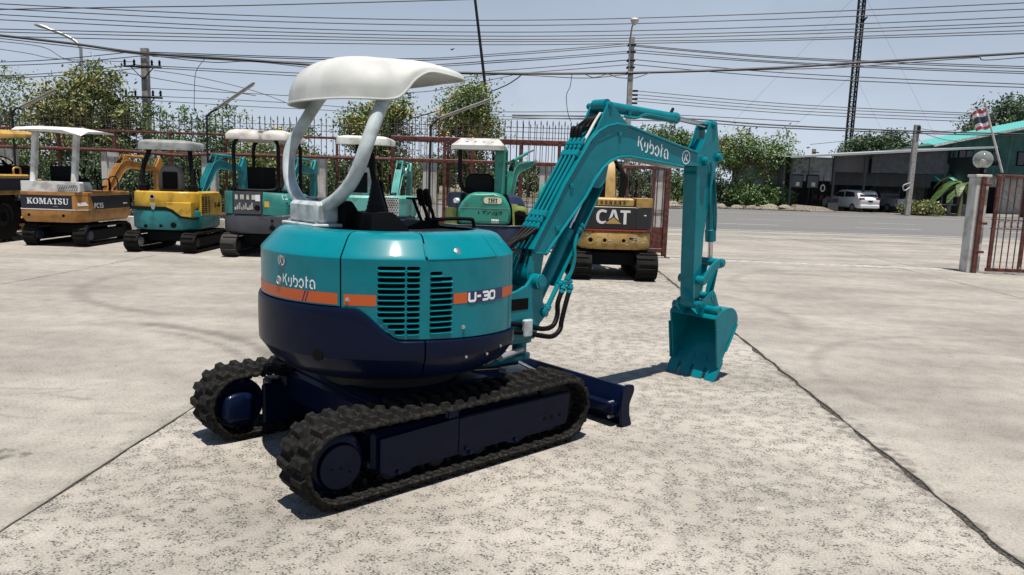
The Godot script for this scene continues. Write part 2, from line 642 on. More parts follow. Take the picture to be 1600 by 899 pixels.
func ground() -> void:
	var soil := worn(M(0.23, 0.20, 0.15, 0.95), noise_tex(51, 0.02, Color(0.55, 0.6, 0.45), Color(1, 1, 1), 512, 5, 0.25, 0.7), 0.13, false)
	var gs := S()
	gs.quad(Vector3(-700, -0.16, 60), Vector3(-700, -0.16, -900), Vector3(700, -0.16, -900), Vector3(700, -0.16, 60))
	struct("ground", gs.flat_mesh(), soil)
	var marks := yard_marks()
	var rough := slab_material(chip_texture(1536, 1.9, 12000, 7, Vector3(0.325, 0.307, 0.275), 0.10, 0.38), 1.9, marks, 0.35)
	var plain := slab_material(chip_texture(1024, 2.3, 2200, 17, Vector3(0.292, 0.275, 0.246), 0.42, 0.24), 2.3, marks, 0.12)
	# bays run away from the camera, turned a little to the right
	var X := func(x0: float, z: float) -> float: return x0 - 0.042 * z
	var seams := [-17.0, -12.2, -7.47, -2.42, 2.21, 7.8, 13.0, 18.5]
	for i in seams.size() - 1:
		var x0: float = seams[i]; var x1: float = seams[i + 1]
		var m: Material = rough if i == 3 else plain
		var g0 := 0.011; var g1 := 0.011
		var a0 := 0.012; var a1 := 0.012
		if i == 3:
			g1 = 0.022; a1 = 0.040; a0 = 0.016; g0 = 0.010
		if i == 4:
			g0 = 0.018; a0 = 0.026
		var zf: float = -16.75 + clampf(x0 * 0.05, -0.2, 0.4)
		slab("concrete_slab", [Vector2(X.call(x0, 3.5) + g0, 3.5), Vector2(X.call(x0, zf) + g0, zf), Vector2(X.call(x1, zf) - g1, zf), Vector2(X.call(x1, 3.5) - g1, 3.5)], [a0, 0.004, a1, 0.0], m)
	# dirt and grit lying in the joints
	var joint := worn(M(0.085, 0.076, 0.062, 0.95), noise_tex(61, 0.05, Color(0.3, 0.3, 0.3), Color(1, 1, 1), 512, 4, 0.25, 0.75), 1.6, false)
	var js := S()
	js.quad(Vector3(-18, -0.013, 4), Vector3(-18, -0.013, -28.2), Vector3(19, -0.013, -28.2), Vector3(19, -0.013, 4))
	struct("joint_filling", js.flat_mesh(), joint)
	# strip behind the row of machines and the drive out to the road
	slab("concrete_slab", [Vector2(-18, -16.9), Vector2(-18, -19.4), Vector2(3.2, -19.4), Vector2(3.2, -16.85)], [0.004, 0.0, 0.0, 0.004], plain)
	slab("concrete_slab", [Vector2(3.24, -17.05), Vector2(3.6, -28.0), Vector2(9.3, -28.0), Vector2(9.0, -16.45)], [0.004, 0.02, 0.006, 0.004], plain)
	slab("concrete_slab", [Vector2(9.03, -16.45), Vector2(9.33, -28.0), Vector2(19, -28.0), Vector2(19, -15.6)], [0.006, 0.02, 0.0, 0.004], plain)
	# pale cement sill across the entrance, a dark groove behind it
	var sill := S().bar(Vector3(3.55, -0.002, -16.62), Vector3(9.55, -0.002, -16.12), 0.42, 0.014, 0.003)
	struct("entrance_sill", sill.mesh(), worn(M(0.36, 0.35, 0.335, 0.85), noise_tex(62, 0.03, Color(0.8, 0.8, 0.8), Color(1, 1, 1), 256, 5, 0.25, 0.7), 0.5, false))
	# steel rail in which the sliding gate runs
	var rail := S().bar(Vector3(-2.6, 0.004, -16.82), Vector3(3.45, 0.004, -16.82), 0.04, 0.02, 0.004)
	var gr := put(self, "gate_rail", rail.mesh(), mt.galv)
	tag(gr, "thin steel floor rail under the open sliding gate", "rail")
	# road: asphalt sheet, its markings, kerb and verge beyond
	var asphalt := worn(M(0.155, 0.155, 0.153, 0.9), noise_tex(55, 0.05, Color(0.8, 0.8, 0.8), Color(1, 1, 1), 512, 5, 0.2, 0.7), 0.35, false)
	asphalt.heightmap_enabled = true
	asphalt.heightmap_texture = noise_tex(56, 0.3, Color.BLACK, Color.WHITE, 512, 2, 0.2, 0.8)
	asphalt.heightmap_scale = 0.4
	var rs := S()
	rs.box(Vector3(0, -0.06, -41.6), Vector3(420, 0.1, 27.2))
	struct("road", rs.flat_mesh(), asphalt)
	var paint := worn(M(0.62, 0.62, 0.58, 0.8), noise_tex(57, 0.08, Color(0.45, 0.45, 0.45), Color(1, 1, 1), 512, 4, 0.2, 0.6), 0.8, false)
	var solid := S()
	for z in [-28.6, -47.8]:
		solid.box(Vector3(0, -0.004, z), Vector3(400, 0.004, 0.16))
	var so := struct("road_edge_line", solid.flat_mesh(), paint)
	var dash := S().box(Vector3.ZERO, Vector3(3.0, 0.004, 0.14)).flat_mesh()
	for row in [-33.3, -38.6]:
		for k in 30:
			var o := put(so, "dash", dash, paint, Vector3(-60 + k * 6.4 + (2.6 if row < -35 else 0.0), -0.004, row))
	# far kerb and verge
	var kerb := S()
	for k in 40:
		kerb.box(Vector3(-60 + k * 2.0, 0.0, -55.35), Vector3(1.985, 0.26, 0.3), 0.02)
	struct("kerb", kerb.mesh(), worn(M(0.36, 0.33, 0.29, 0.9), noise_tex(58, 0.03, Color(0.4, 0.4, 0.4), Color(1, 1, 1), 512, 5, 0.25, 0.7), 0.4, false))
	struct("verge", S().box(Vector3(-30, -0.03, -75.5), Vector3(104, 0.16, 40)).flat_mesh(), worn(M(0.17, 0.15, 0.09, 0.95), noise_tex(59, 0.04, Color(0.35, 0.45, 0.3), Color(1, 1, 1), 512, 5, 0.25, 0.7), 0.2, false))
	struct("forecourt", S().box(Vector3(72, -0.03, -70.3), Vector3(99.8, 0.1, 30)).flat_mesh(), worn(M(0.28, 0.265, 0.24, 0.9), noise_tex(60, 0.02, Color(0.6, 0.6, 0.6), Color(1, 1, 1), 512, 5, 0.25, 0.7), 0.2, false))

# ---------------------------------------------------------------- the excavator in the foreground
# own axes: x forward, y up, z to its right
const HR := 0.775

func plan_r(deg: float, r := HR, front := 0.475) -> float:
	var c := cos(deg_to_rad(deg))
	if c < 0.02:
		return r
	return pow(pow(r, -14.0) + pow(front / c, -14.0), -1.0 / 14.0)

func hull(deg: float, y: float, inset := 0.0) -> Vector3:
	var r := plan_r(deg) - inset
	var a := deg_to_rad(deg)
	return Vector3(r * cos(a), y, r * sin(a))

func hull_out(p: Vector3) -> Vector3:
	return Vector3(p.x, 0, p.z).normalized()

func skirt(deg: float) -> float:
	# lower rim of the teal covers: high over the counterweight, dropping to the side cover
	if deg >= 137.0:
		return 0.972
	if deg <= 120.0:
		return lerpf(0.806, 0.782, clampf((120.0 - deg) / 62.0, 0, 1))
	var t := (137.0 - deg) / 17.0
	return lerpf(0.972, 0.806, lerpf(t, t * t * (3 - 2 * t), 0.6))

const SHOULDER := [[0.0, 1.222], [0.004, 1.230], [0.018, 1.246], [0.082, 1.315], [0.104, 1.334], [0.135, 1.345], [0.19, 1.350]]

func shoulder(s: Soup, from: float, to: float, n: int, lift := 0.0) -> void:
	var rings := []
	for i in n + 1:
		var d := lerpf(from, to, float(i) / n)
		var ring := PackedVector3Array()
		for q in SHOULDER:
			ring.append(hull(d, q[1] + lift, q[0] - lift))
		rings.append(ring)
	s.loft(rings, false, false)

# side skin from degree to degree with slots cut in rows: slots = [[from, to, row], ...]
func skin(s: Soup, from: float, to: float, n: int, rows: Array, slots: Array, half := 0.0105, top := 1.222) -> void:
	var prev := []
	var prevopen := []
	for i in n + 1:
		var d := lerpf(from, to, float(i) / n)
		var ys := [skirt(d)]
		var open := []
		for k in rows.size():
			var h := 0.0
			for sl in slots:
				if sl[2] == k and d <= sl[0] and d >= sl[1]:
					var edge: float = minf(sl[0] - d, d - sl[1]) * deg_to_rad(1.0) * HR / half
					h = half * (1.0 if edge >= 1.0 else sqrt(maxf(0.0, 1.0 - (1.0 - edge) * (1.0 - edge))))
			open.append(h)
			ys.append(rows[k] - h)
			ys.append(rows[k] + h)
		ys.append(top)
		if i > 0:
			var d0 := lerpf(from, to, float(i - 1) / n)
			for k in rows.size() + 1:
				var lip0 := 0.0; var lip1 := 0.0
				if k < rows.size():
					lip0 = -0.006 * prevopen[k] / half; lip1 = -0.006 * open[k] / half
				var a := hull(d0, prev[k * 2]); var b := hull(d, ys[k * 2])
				var c := hull(d, ys[k * 2 + 1], lip1); var e := hull(d0, prev[k * 2 + 1], lip0)
				if lip0 < 0 or lip1 < 0:
					var b1 := hull(d, maxf(ys[k * 2], ys[k * 2 + 1] - 0.009)); var a1 := hull(d0, maxf(prev[k * 2], prev[k * 2 + 1] - 0.009))
					# rolled lip: swells out, then slopes back in to the slot
					var c1 := hull(d, ys[k * 2 + 1] - 0.005, lip1); var e1 := hull(d0, prev[k * 2 + 1] - 0.005, lip0)
					c = hull(d, ys[k * 2 + 1] + 0.002, -lip1); e = hull(d0, prev[k * 2 + 1] + 0.002, -lip0)
					s.quad(a, b, b1, a1)
					s.quad(a1, b1, c1, e1)
					s.quad(e1, c1, c, e)
					s.quad(e, c, hull(d, ys[k * 2 + 1], 0.02), hull(d0, prev[k * 2 + 1], 0.02))
					var u0 := hull(d0, prev[k * 2 + 2]); var u1 := hull(d, ys[k * 2 + 2])
					s.quad(u0, u1, hull(d, ys[k * 2 + 2], 0.016), hull(d0, prev[k * 2 + 2], 0.016))
				else:
					s.quad(a, b, c, e)
		prev = ys
		prevopen = open

func track_path(n_rear := 14, n_front := 14, inset := 0.0) -> PackedVector2Array:
	var r := PackedVector2Array()
	var rc := Vector2(-0.765, 0.2235); var fc := Vector2(0.805, 0.2225)
	for i in n_rear + 1:
		var a := PI / 2 + PI * i / n_rear
		r.append(rc + Vector2(cos(a), sin(a)) * (0.2015 - inset))
	for i in range(1, 12):
		r.append((rc + Vector2(0, -0.2015 + inset)).lerp(fc + Vector2(0, -0.2005 + inset), i / 12.0))
	for i in n_front + 1:
		var a := -PI / 2 + PI * i / n_front
		r.append(fc + Vector2(cos(a), sin(a)) * (0.2005 - inset))
	for i in range(1, 12):
		var t := i / 12.0
		r.append((fc + Vector2(0, 0.2005 - inset)).lerp(rc + Vector2(0, 0.2015 - inset), t) - Vector2(0, 0.012 * sin(PI * t)))
	return r

func lug_mesh() -> Soup:
	# trapezoid block, base on y = 0, long side across the track
	var s := S()
	var b := [Vector2(-0.034, -0.070), Vector2(0.030, -0.066), Vector2(0.038, 0.058), Vector2(0.012, 0.076), Vector2(-0.026, 0.066)]
	var t := [Vector2(-0.020, -0.060), Vector2(0.016, -0.056), Vector2(0.022, 0.046), Vector2(0.004, 0.058), Vector2(-0.013, 0.052)]
	var r0 := PackedVector3Array(); var r1 := PackedVector3Array(); var r2 := PackedVector3Array()
	for q in b: r0.append(Vector3(q.x, -0.008, q.y))
	for i in 5: r1.append(Vector3(t[i].x * 1.12, 0.021, t[i].y * 1.04))
	for q in t: r2.append(Vector3(q.x, 0.0245, q.y))
	return s.loft([r0, r1, r2])

func rubber_track(root: Node3D, zc: float, outer: float) -> void:
	var s := S()
	var o := track_path()
	var i1 := track_path(14, 14, 0.028)
	var hw := 0.15
	var sec := [[o, -hw + 0.012], [o, hw - 0.012], [track_path(14, 14, 0.010), hw], [track_path(14, 14, 0.022), hw], [i1, hw - 0.012], [i1, -hw + 0.012], [track_path(14, 14, 0.022), -hw], [track_path(14, 14, 0.010), -hw]]
	var n := o.size()
	for j in n:
		var k := (j + 1) % n
		for q in sec.size():
			var A = sec[q]; var B = sec[(q + 1) % sec.size()]
			s.quad(Vector3(A[0][j].x, A[0][j].y, zc + A[1]), Vector3(A[0][k].x, A[0][k].y, zc + A[1]), Vector3(B[0][k].x, B[0][k].y, zc + B[1]), Vector3(B[0][j].x, B[0][j].y, zc + B[1]))
	var belt := part(root, "track", s, mt.belt, 0.6)
	belt.set_meta("label", "black rubber crawler track with staggered tread blocks")
	# guide teeth on the inside, then the tread blocks, spaced evenly along the belt
	var len := PackedFloat32Array([0.0])
	for j in n:
		len.append(len[j] + o[j].distance_to(o[(j + 1) % n]))
	var lm := lug_mesh().mesh(0.6)
	var tm := S().box(Vector3(0, -0.045, 0.03), Vector3(0.03, 0.045, 0.03), 0.006).box(Vector3(0, -0.045, -0.03), Vector3(0.03, 0.045, 0.03), 0.006).box(Vector3(0, -0.03, 0), Vector3(0.035, 0.012, 0.27), 0.004).mesh()
	var pitches := 49
	for q in pitches * 2:
		var d := fposmod((q / 2 + 0.5 * (q % 2)) / float(pitches) * len[n], len[n])
		var j := 0
		while len[j + 1] < d:
			j += 1
		var t := (d - len[j]) / (len[j + 1] - len[j])
		var at := o[j].lerp(o[(j + 1) % n], t)
		# tangents are blended so that the blocks stand square to the curve
		var ta := (o[(j + 1) % n] - o[(j - 1 + n) % n]).normalized(); var tb := (o[(j + 2) % n] - o[j]).normalized()
		var tg := ta.lerp(tb, t).normalized()
		var x := Vector3(tg.x, tg.y, 0); var y := Vector3(tg.y, -tg.x, 0)
		var side := 1.0 if q % 2 == 0 else -1.0
		var g := put(belt, "tread_block", lm, mt.rubber)
		g.transform = Transform3D(Basis(x, y, x.cross(y)) * Basis.from_scale(Vector3(1, 1, side)), Vector3(at.x, at.y, zc + side * 0.072))
		if q % 2 == 0:
			var w := put(belt, "guide_tooth", tm, mt.rubber)
			w.transform = Transform3D(Basis(x, y, x.cross(y)), Vector3(at.x, at.y, zc))

func undercarriage(root: Node3D) -> void:
	for side in [1.0, -1.0]:
		var zc: float = 0.625 * side
		rubber_track(root, zc, side)
		var f := S()
		f.box(Vector3(0.06, 0.225, zc - 0.01 * side), Vector3(1.24, 0.22, 0.15), 0.02)
		f.box(Vector3(0.02, 0.20, zc - 0.11 * side), Vector3(1.30, 0.26, 0.04), 0.02)
		f.box(Vector3(-0.05, 0.33, zc - 0.09 * side), Vector3(0.9, 0.10, 0.1), 0.02)
		var fr := part(root, "track_frame", f, mt.navy)
		# cover plate on the outer side, its lower rim bent where the bolts sit
		var zo: float = zc + 0.095 * side
		var pl := v2([-0.53, 0.305, -0.53, 0.125, -0.47, 0.085, -0.36, 0.085, -0.32, 0.105, -0.02, 0.105, 0.02, 0.085, 0.10, 0.085, 0.14, 0.105, 0.33, 0.105, 0.37, 0.085, 0.45, 0.085, 0.5, 0.1, 0.72, 0.1, 0.86, 0.16, 0.875, 0.30, 0.86, 0.325, 0.05, 0.325])
		part(fr, "cover_plate", S().ext(pl, minf(zo, zo - 0.014 * side), maxf(zo, zo - 0.014 * side), 0.003), mt.navy)
		part(fr, "cover_plate", S().ext(v2([-0.02, 0.318, -0.02, 0.118, 0.84, 0.118, 0.855, 0.165, 0.855, 0.318]), minf(zo + 0.0005, zo + 0.006 * side), maxf(zo + 0.0005, zo + 0.006 * side), 0.002), mt.navy)
		for x in [-0.42, 0.03, 0.06, 0.41]:
			part(fr, "bolt", S().cyl(Vector3(x, 0.103 + (0.03 if x == 0.03 else 0.0), zo), Vector3(x, 0.103 + (0.03 if x == 0.03 else 0.0), zo + 0.018 * side), 0.012, 8, -1, 0.002), mt.navy)
		for x in [0.65, 0.71, 0.78]:
			part(fr, "hole", S().cyl(Vector3(x, 0.185, zo), Vector3(x, 0.185, zo + 0.009 * side), 0.011, 10), mt.black)
		# drive motor and sprocket, idler, rollers
		var sp := S()
		sp.cyl(Vector3(-0.765, 0.222, zc - 0.02), Vector3(-0.765, 0.222, zc + 0.02), 0.135, 28)
		for k in 13:
			var a := TAU * k / 13
			sp.box(Vector3(-0.765 + cos(a) * 0.145, 0.222 + sin(a) * 0.145, zc), Vector3(0.04, 0.022, 0.035), 0.004, Basis(Vector3.BACK, a))
		part(root, "sprocket", sp, mt.dark_steel)
		var dm := S()
		if side > 0:
			dm.lathe(Vector3(-0.75, 0.205, zc - 0.06), Vector3.BACK, [[0.16, 0], [0.16, 0.04], [0.125, 0.06], [0.12, 0.135], [0.112, 0.143], [0.0, 0.143]], 36)
		dm.lathe(Vector3(-0.765, 0.215, zc + 0.06 * side), Vector3(0, 0, -side), [[0.12, 0], [0.165, 0.03], [0.165, 0.12], [0.15, 0.14]], 32)
		var dmo := part(root, "drive_motor", dm, mt.navy)
		# squarish motor cap with rounded rim on the inner side
		var zi: float = zc - 0.08 * side
		var cap := rounded(v2([-0.90, 0.115, -0.70, 0.115, -0.70, 0.295, -0.80, 0.31, -0.88, 0.29]), 0.07, 6)
		part(dmo, "motor_cap", S().ext(cap, minf(zi, zi - 0.085 * side), maxf(zi, zi - 0.085 * side), 0.028), mt.navy, 0.5)
		for k in 6:
			var a := TAU * k / 6 + 0.4
			var c := Vector3(-0.765 + cos(a) * 0.15, 0.215 + sin(a) * 0.15, zc - 0.08 * side)
			part(dmo, "bolt", S().cyl(c, c - Vector3(0, 0, 0.014 * side), 0.012, 6), mt.dark_steel)
		if side > 0:
			for q in [[-0.70, 0.17], [-0.80, 0.205], [-0.75, 0.20]]:
				part(dmo, "bolt", S().cyl(Vector3(q[0], q[1], zc + 0.083), Vector3(q[0], q[1], zc + 0.087), 0.006, 8), mt.black)
		part(root, "idler", S().lathe(Vector3(0.805, 0.222, zc - 0.05), Vector3.BACK, [[0.0, 0], [0.12, 0], [0.165, 0.02], [0.165, 0.035], [0.14, 0.04], [0.14, 0.06], [0.165, 0.065], [0.165, 0.08], [0.12, 0.1], [0.05, 0.105], [0.0, 0.105]], 28), mt.dark_steel)
		part(root, "carrier_roller", S().lathe(Vector3(-0.05, 0.335, zc - 0.05), Vector3.BACK, [[0.0, 0], [0.05, 0], [0.05, 0.12], [0.036, 0.128], [0.034, 0.134], [0.0, 0.134]], 20), mt.navy)
		for x in [-0.45, -0.15, 0.15, 0.45]:
			part(root, "track_roller", S().cyl(Vector3(x, 0.115, zc - 0.07), Vector3(x, 0.115, zc + 0.07), 0.06, 18, -1, 0.01), mt.dark_steel)
	# centre frame with sloping legs, swing bearing
	var c := S()
	c.box(Vector3(0, 0.36, 0), Vector3(0.85, 0.16, 1.0), 0.03)
	c.box(Vector3(0.38, 0.3, 0), Vector3(0.22, 0.2, 1.1), 0.02)
	c.box(Vector3(-0.35, 0.3, 0), Vector3(0.22, 0.2, 1.1), 0.02)
	var ca := part(root, "centre_frame", c, mt.navy)
	part(root, "swing_bearing", S().cyl(Vector3(0, 0.43, 0), Vector3(0, 0.56, 0), 0.42, 40), mt.dark_steel)
	# dozer blade: curved plate with end plates, two arms, a cylinder
	var prof := [[1.395, 0.0], [1.365, 0.06], [1.353, 0.13], [1.363, 0.2], [1.395, 0.275]]
	var rings := []
	var outl := PackedVector2Array()
	for q in prof: outl.append(Vector2(q[0] - 0.016, q[1]))
	for k in range(prof.size() - 1, -1, -1): outl.append(Vector2(prof[k][0] + 0.004, prof[k][1]))
	var bl := part(root, "blade", S().ext(outl, -0.765, 0.765, 0.003), mt.navy)
	for z in [0.772, -0.772]:
		part(bl, "end_plate", S().ext(rounded(v2([1.335, 0.002, 1.315, 0.13, 1.33, 0.26, 1.37, 0.295, 1.445, 0.285, 1.45, 0.24, 1.405, 0.16, 1.408, 0.09, 1.44, 0.002]), 0.02), z - 0.012, z + 0.012, 0.003), mt.navy)
	part(bl, "cutting_edge", S().bar(Vector3(1.395, 0.028, -0.775), Vector3(1.395, 0.028, 0.775), 0.02, 0.05, 0.004), mt.dark_steel)
	part(bl, "stiffener", S().bar(Vector3(1.31, 0.13, -0.74), Vector3(1.31, 0.13, 0.74), 0.06, 0.07, 0.008), mt.navy)
	for z in [0.33, -0.33]:
		part(bl, "blade_arm", S().bar(Vector3(0.45, 0.3, z), Vector3(1.32, 0.15, z * 1.12), 0.07, 0.10, 0.01), mt.navy)
	for q in [[1.29, 0.16, 0.69], [1.30, 0.06, 0.69]]:
		part(bl, "pin", S().cyl(Vector3(q[0], q[1], q[2]), Vector3(q[0] + 0.05, q[1], q[2]), 0.012, 8), mt.galv)
	var bc := part(root, "blade_cylinder", S().cyl(Vector3(0.4, 0.42, 0.05), Vector3(1.0, 0.36, 0.05), 0.045, 20, -1, 0.008), mt.navy)
	part(bc, "rod", S().cyl(Vector3(1.0, 0.36, 0.05), Vector3(1.3, 0.2, 0.05), 0.022, 14), mt.steel)
	part(root, "step_bracket", S().bar(Vector3(0.66, 0.40, 0.30), Vector3(0.84, 0.39, 0.28), 0.07, 0.03, 0.006), mt.post)

func house(root: Node3D) -> void:
	# counterweight and lower skirts: rings of a rounded profile
	var lev := [[0.0, 0.545, 0.16], [0.0, 0.575, 0.085], [0.0, 0.62, 0.035], [0.0, 0.668, 0.004], [0.0, 0.692, -0.014], [0.0, 0.70, -0.018], [0.35, 0.0, -0.020], [0.7, 0.0, -0.020], [0.93, 0.0, -0.018], [0.985, 0.0, -0.012], [1.0, 0.0, -0.002], [1.0, 0.0, 0.03]]
	var build := func(from: float, to: float, n: int, closed: bool) -> Soup:
		var s := S()
		var rings := []
		for q in lev:
			var ring := PackedVector3Array()
			for i in n + (0 if closed else 1):
				var d := lerpf(from, to, float(i) / n)
				var top := skirt(fposmod(d, 360.0) if fposmod(d, 360.0) < 200 else 180.0) - 0.007
				var y: float = q[1] if q[1] > 0 else lerpf(0.70, top, q[0])
				ring.append(hull(d, y, q[2]))
			rings.append(ring)
		return s.loft(rings, closed, false)
	var cw := part(root, "counterweight", build.call(110.6, 300.0, 150, false), mt.navy)
	cw.set_meta("label", "rounded dark navy counterweight wrapped round the rear")
	part(root, "side_skirt", build.call(48.0, 110.0, 60, false), mt.navy)
	part(root, "front_skirt", build.call(-60.0, 47.6, 60, false), mt.navy)
	part(root, "belly_plate", S().cyl(Vector3(0, 0.55, 0), Vector3(0, 0.57, 0), 0.60, 40), mt.black)
	# tow hole, seams and bolts of the skirts
	var th := hull(152.0, 0.705, -0.020); var out := hull_out(th)
	part(cw, "tow_hole", S().cyl(th - out * 0.02, th + out * 0.0015, 0.032, 24), mt.black)
	for q in [[93.0, 0.64], [82.0, 0.635], [73.0, 0.66]]:
		var b := hull(q[0], q[1] + 0.05, -0.018); var bo := hull_out(b)
		part(root, "bolt", S().cyl(b - bo * 0.004, b + bo * 0.008, 0.008, 8), mt.bolt)
	part(root, "skirt_seam", seam_strip(74.0, 0.58, 0.70), mt.black)
	# dark inside behind the vents and seams
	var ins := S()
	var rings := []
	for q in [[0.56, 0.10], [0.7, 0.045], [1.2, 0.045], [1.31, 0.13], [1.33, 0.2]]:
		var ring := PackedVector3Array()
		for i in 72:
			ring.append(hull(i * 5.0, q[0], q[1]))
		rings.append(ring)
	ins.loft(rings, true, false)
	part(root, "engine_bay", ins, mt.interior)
	# rear hood
	var rh := S()
	skin(rh, 250.0, 143.2, 90, [], [])
	shoulder(rh, 250.0, 143.2, 90)
	var hood := part(root, "rear_hood", rh, mt.teal)
	hood.set_meta("label", "glossy teal rear hood with orange stripe and maker's name")
	# side cover with the vents
	var rows1 := []; var s1 := []
	for k in 12:
		rows1.append(1.178 - 0.0305 * (11 - k))
		var r := 11 - k
		s1.append([128.6 - maxf(0, r - 8) * 2.0 - (0.6 if r == 11 else 0.0), 118.0, k])
		s1.append([117.5, 112.3, k])
	var rows2 := []; var s2 := []
	for k in 11:
		rows2.append(1.150 - 0.0305 * (10 - k))
		s2.append([108.4, 103.2 if k == 10 else 98.8, k])
	var sc := S()
	skin(sc, 142.6, 110.5, 130, rows1, s1)
	skin(sc, 110.5, 97.5, 60, rows2, s2)
	skin(sc, 97.5, 46.0, 60, [], [])
	shoulder(sc, 142.6, 110.0, 36)
	shoulder(sc, 75.2, 46.0, 36)
	var cover := part(root, "engine_cover", sc, mt.teal)
	cover.set_meta("label", "glossy teal side cover with two columns of cooling slots")
	var lid := S()
	shoulder(lid, 109.4, 75.8, 40, 0.002)
	var ld := part(root, "filler_lid", lid, mt.teal)
	var lk := hull(95.5, 1.262, 0.033)
	var ln := (hull_out(lk) + Vector3.UP * 0.92).normalized()
	part(ld, "lock", S().lathe(lk - ln * 0.006, ln, [[0.0, 0], [0.021, 0], [0.021, 0.009], [0.017, 0.012], [0.012, 0.0125], [0.0, 0.014]], 24), mt.bolt)
	# front closing wall and deck
	var fw := S()
	skin(fw, 45.5, -110.0, 60, [], [])
	shoulder(fw, 45.5, -110.0, 60)
	part(root, "front_cover", fw, mt.teal)
	var dk := S()
	var d0 := PackedVector3Array(); var d1 := PackedVector3Array(); var d2 := PackedVector3Array()
	for i in 73:
		d0.append(hull(i * 5.0, 1.350, 0.185)); d1.append(hull(i * 5.0, 1.352, 0.23)); d2.append(Vector3(0, 1.30, 0))
	dk.loft([d0, d1], false, false)
	part(root, "deck_rim", dk, mt.teal)
	part(root, "deck", S().cyl(Vector3(0, 1.28, 0), Vector3(0, 1.335, 0), 0.56, 48), mt.plastic)
	# stripes, badge, lettering: thin foils on the covers
	var foil := func(a: float, b: float, y0: float, y1: float, lift: float, skew := 0.0) -> Soup:
		var s := S()
		var n := maxi(2, int(absf(a - b) / 1.5))
		for i in n:
			var p0 := lerpf(a, b, float(i) / n); var p1 := lerpf(a, b, float(i + 1) / n)
			s.quad(hull(p0, y0, -lift), hull(p1, y0, -lift), hull(p1 - skew, y1, -lift), hull(p0 - skew, y1, -lift))
		return s
	part(hood, "stripe", foil.call(215.0, 144.2, 0.980, 1.040, 0.0012), mt.orange)
	for k in 2:
		part(hood, "stripe_slash", foil.call(160.6 - k * 1.5, 160.0 - k * 1.5, 0.981, 1.039, 0.002, 1.6), mt.badge_navy)
	part(cover, "stripe", foil.call(141.6, 129.0, 0.980, 1.038, 0.0012), mt.orange)
	part(cover, "stripe", foil.call(98.4, 47.0, 0.983, 1.040, 0.0012), mt.orange)
	part(cover, "stripe_edge", foil.call(98.9, 98.4, 0.981, 1.042, 0.0014), mt.badge_navy)
	var bd := part(cover, "model_badge", foil.call(91.8, 70.2, 0.980, 1.044, 0.0022), mt.badge_navy)
	var at_badge := func(x: float, y: float) -> Vector3: return hull(91.6 - rad_to_deg(x / HR), 0.9835 + y, -0.003)
	part(bd, "lettering", letters(u30(), 0.056, 0.24, at_badge, hull_out, 0.0012), mt.letter)
	var at_hood := func(x: float, y: float) -> Vector3: return hull(171.8 - rad_to_deg(x / HR), 1.052 + y, 0)
	part(hood, "lettering", letters(kubota(), 0.062, 0.13, at_hood, hull_out, 0.002), mt.letter)
	# round emblem, knob, bolts
	var e := hull(172.3, 1.183); var eo := hull_out(e)
	var em := part(hood, "emblem", S().lathe(e - eo * 0.004, eo, [[0.022, 0.0], [0.030, 0.0], [0.031, 0.008], [0.027, 0.013], [0.0235, 0.011], [0.0225, 0.007], [0.0, 0.007]], 32), mt.steel)
	for q in [[172.3, 1.19, 0.009], [171.4, 1.172, 0.009], [173.2, 1.172, 0.009]]:
		var c := hull(q[0], q[1]); part(em, "emblem_bar", S().bar(hull(172.3, 1.183) + eo * 0.007, c + eo * 0.007 + Vector3(0, (q[1] - 1.183) * 1.0, 0), 0.006, 0.006), mt.steel)
	var kb := hull(174.6, 1.072); var ko := hull_out(kb)
	part(hood, "lock", S().lathe(kb - ko * 0.004, ko, [[0.024, 0.0], [0.024, 0.007], [0.020, 0.010], [0.018, 0.004], [0.0, 0.004]], 24), mt.post)
	for q in [[140.2, 1.010], [93.6, 0.852]]:
		var b := hull(q[0], q[1]); var bo := hull_out(b)
		part(cover, "bolt", S().lathe(b - bo * 0.002, bo, [[0.012, 0], [0.012, 0.003], [0.008, 0.004], [0.008, 0.011], [0.0, 0.0125]], 12), mt.bolt)
	# pipe clamp under the lower bolt
	part(cover, "hinge", S().bar(hull(109.9, 1.236, -0.001), hull(109.9, 1.30, 0.066), 0.012, 0.01, 0.003), mt.teal)

func seam_strip(deg: float, y0: float, y1: float) -> Soup:
	var s := S()
	var a := hull(deg, y0, 0.07); var b := hull(deg, y1, -0.0195)
	s.bar(a, b, 0.004, 0.004)
	return s

func kubota() -> Array:
	var t := []
	t.append(v2([0.08, 0.22, 0.08, 1.0])); t.append(v2([0.58, 1.0, 0.30, 0.62, 0.62, 0.0])); 
	t.append(v2([0.86, 0.74, 0.86, 0.34]))
	var u := v2([1.22, 0.74, 1.22, 0.25]); u.append_array(arc(1.04, 0.22, 0.18, 0.22, 0, -110, 6)); t.append(u)
	t.append(v2([1.52, 1.0, 1.52, 0.36])); 
	var b := arc(1.75, 0.36, 0.22, 0.34, 130, -120, 12); t.append(b)
	t.append(arc(2.42, 0.36, 0.24, 0.36, -60, -150, 5)); t.append(arc(2.42, 0.36, 0.24, 0.36, 170, -45, 10))
	t.append(v2([2.98, 1.0, 2.98, 0.0])); t.append(v2([2.98, 0.68, 3.18, 0.68]))
	t.append(arc(3.62, 0.40, 0.24, 0.32, 160, 20, 8)); var a := v2([3.86, 0.5, 3.86, 0.0]); t.append(a); t.append(arc(3.60, 0.24, 0.2, 0.22, 130, 290, 8))
	return t

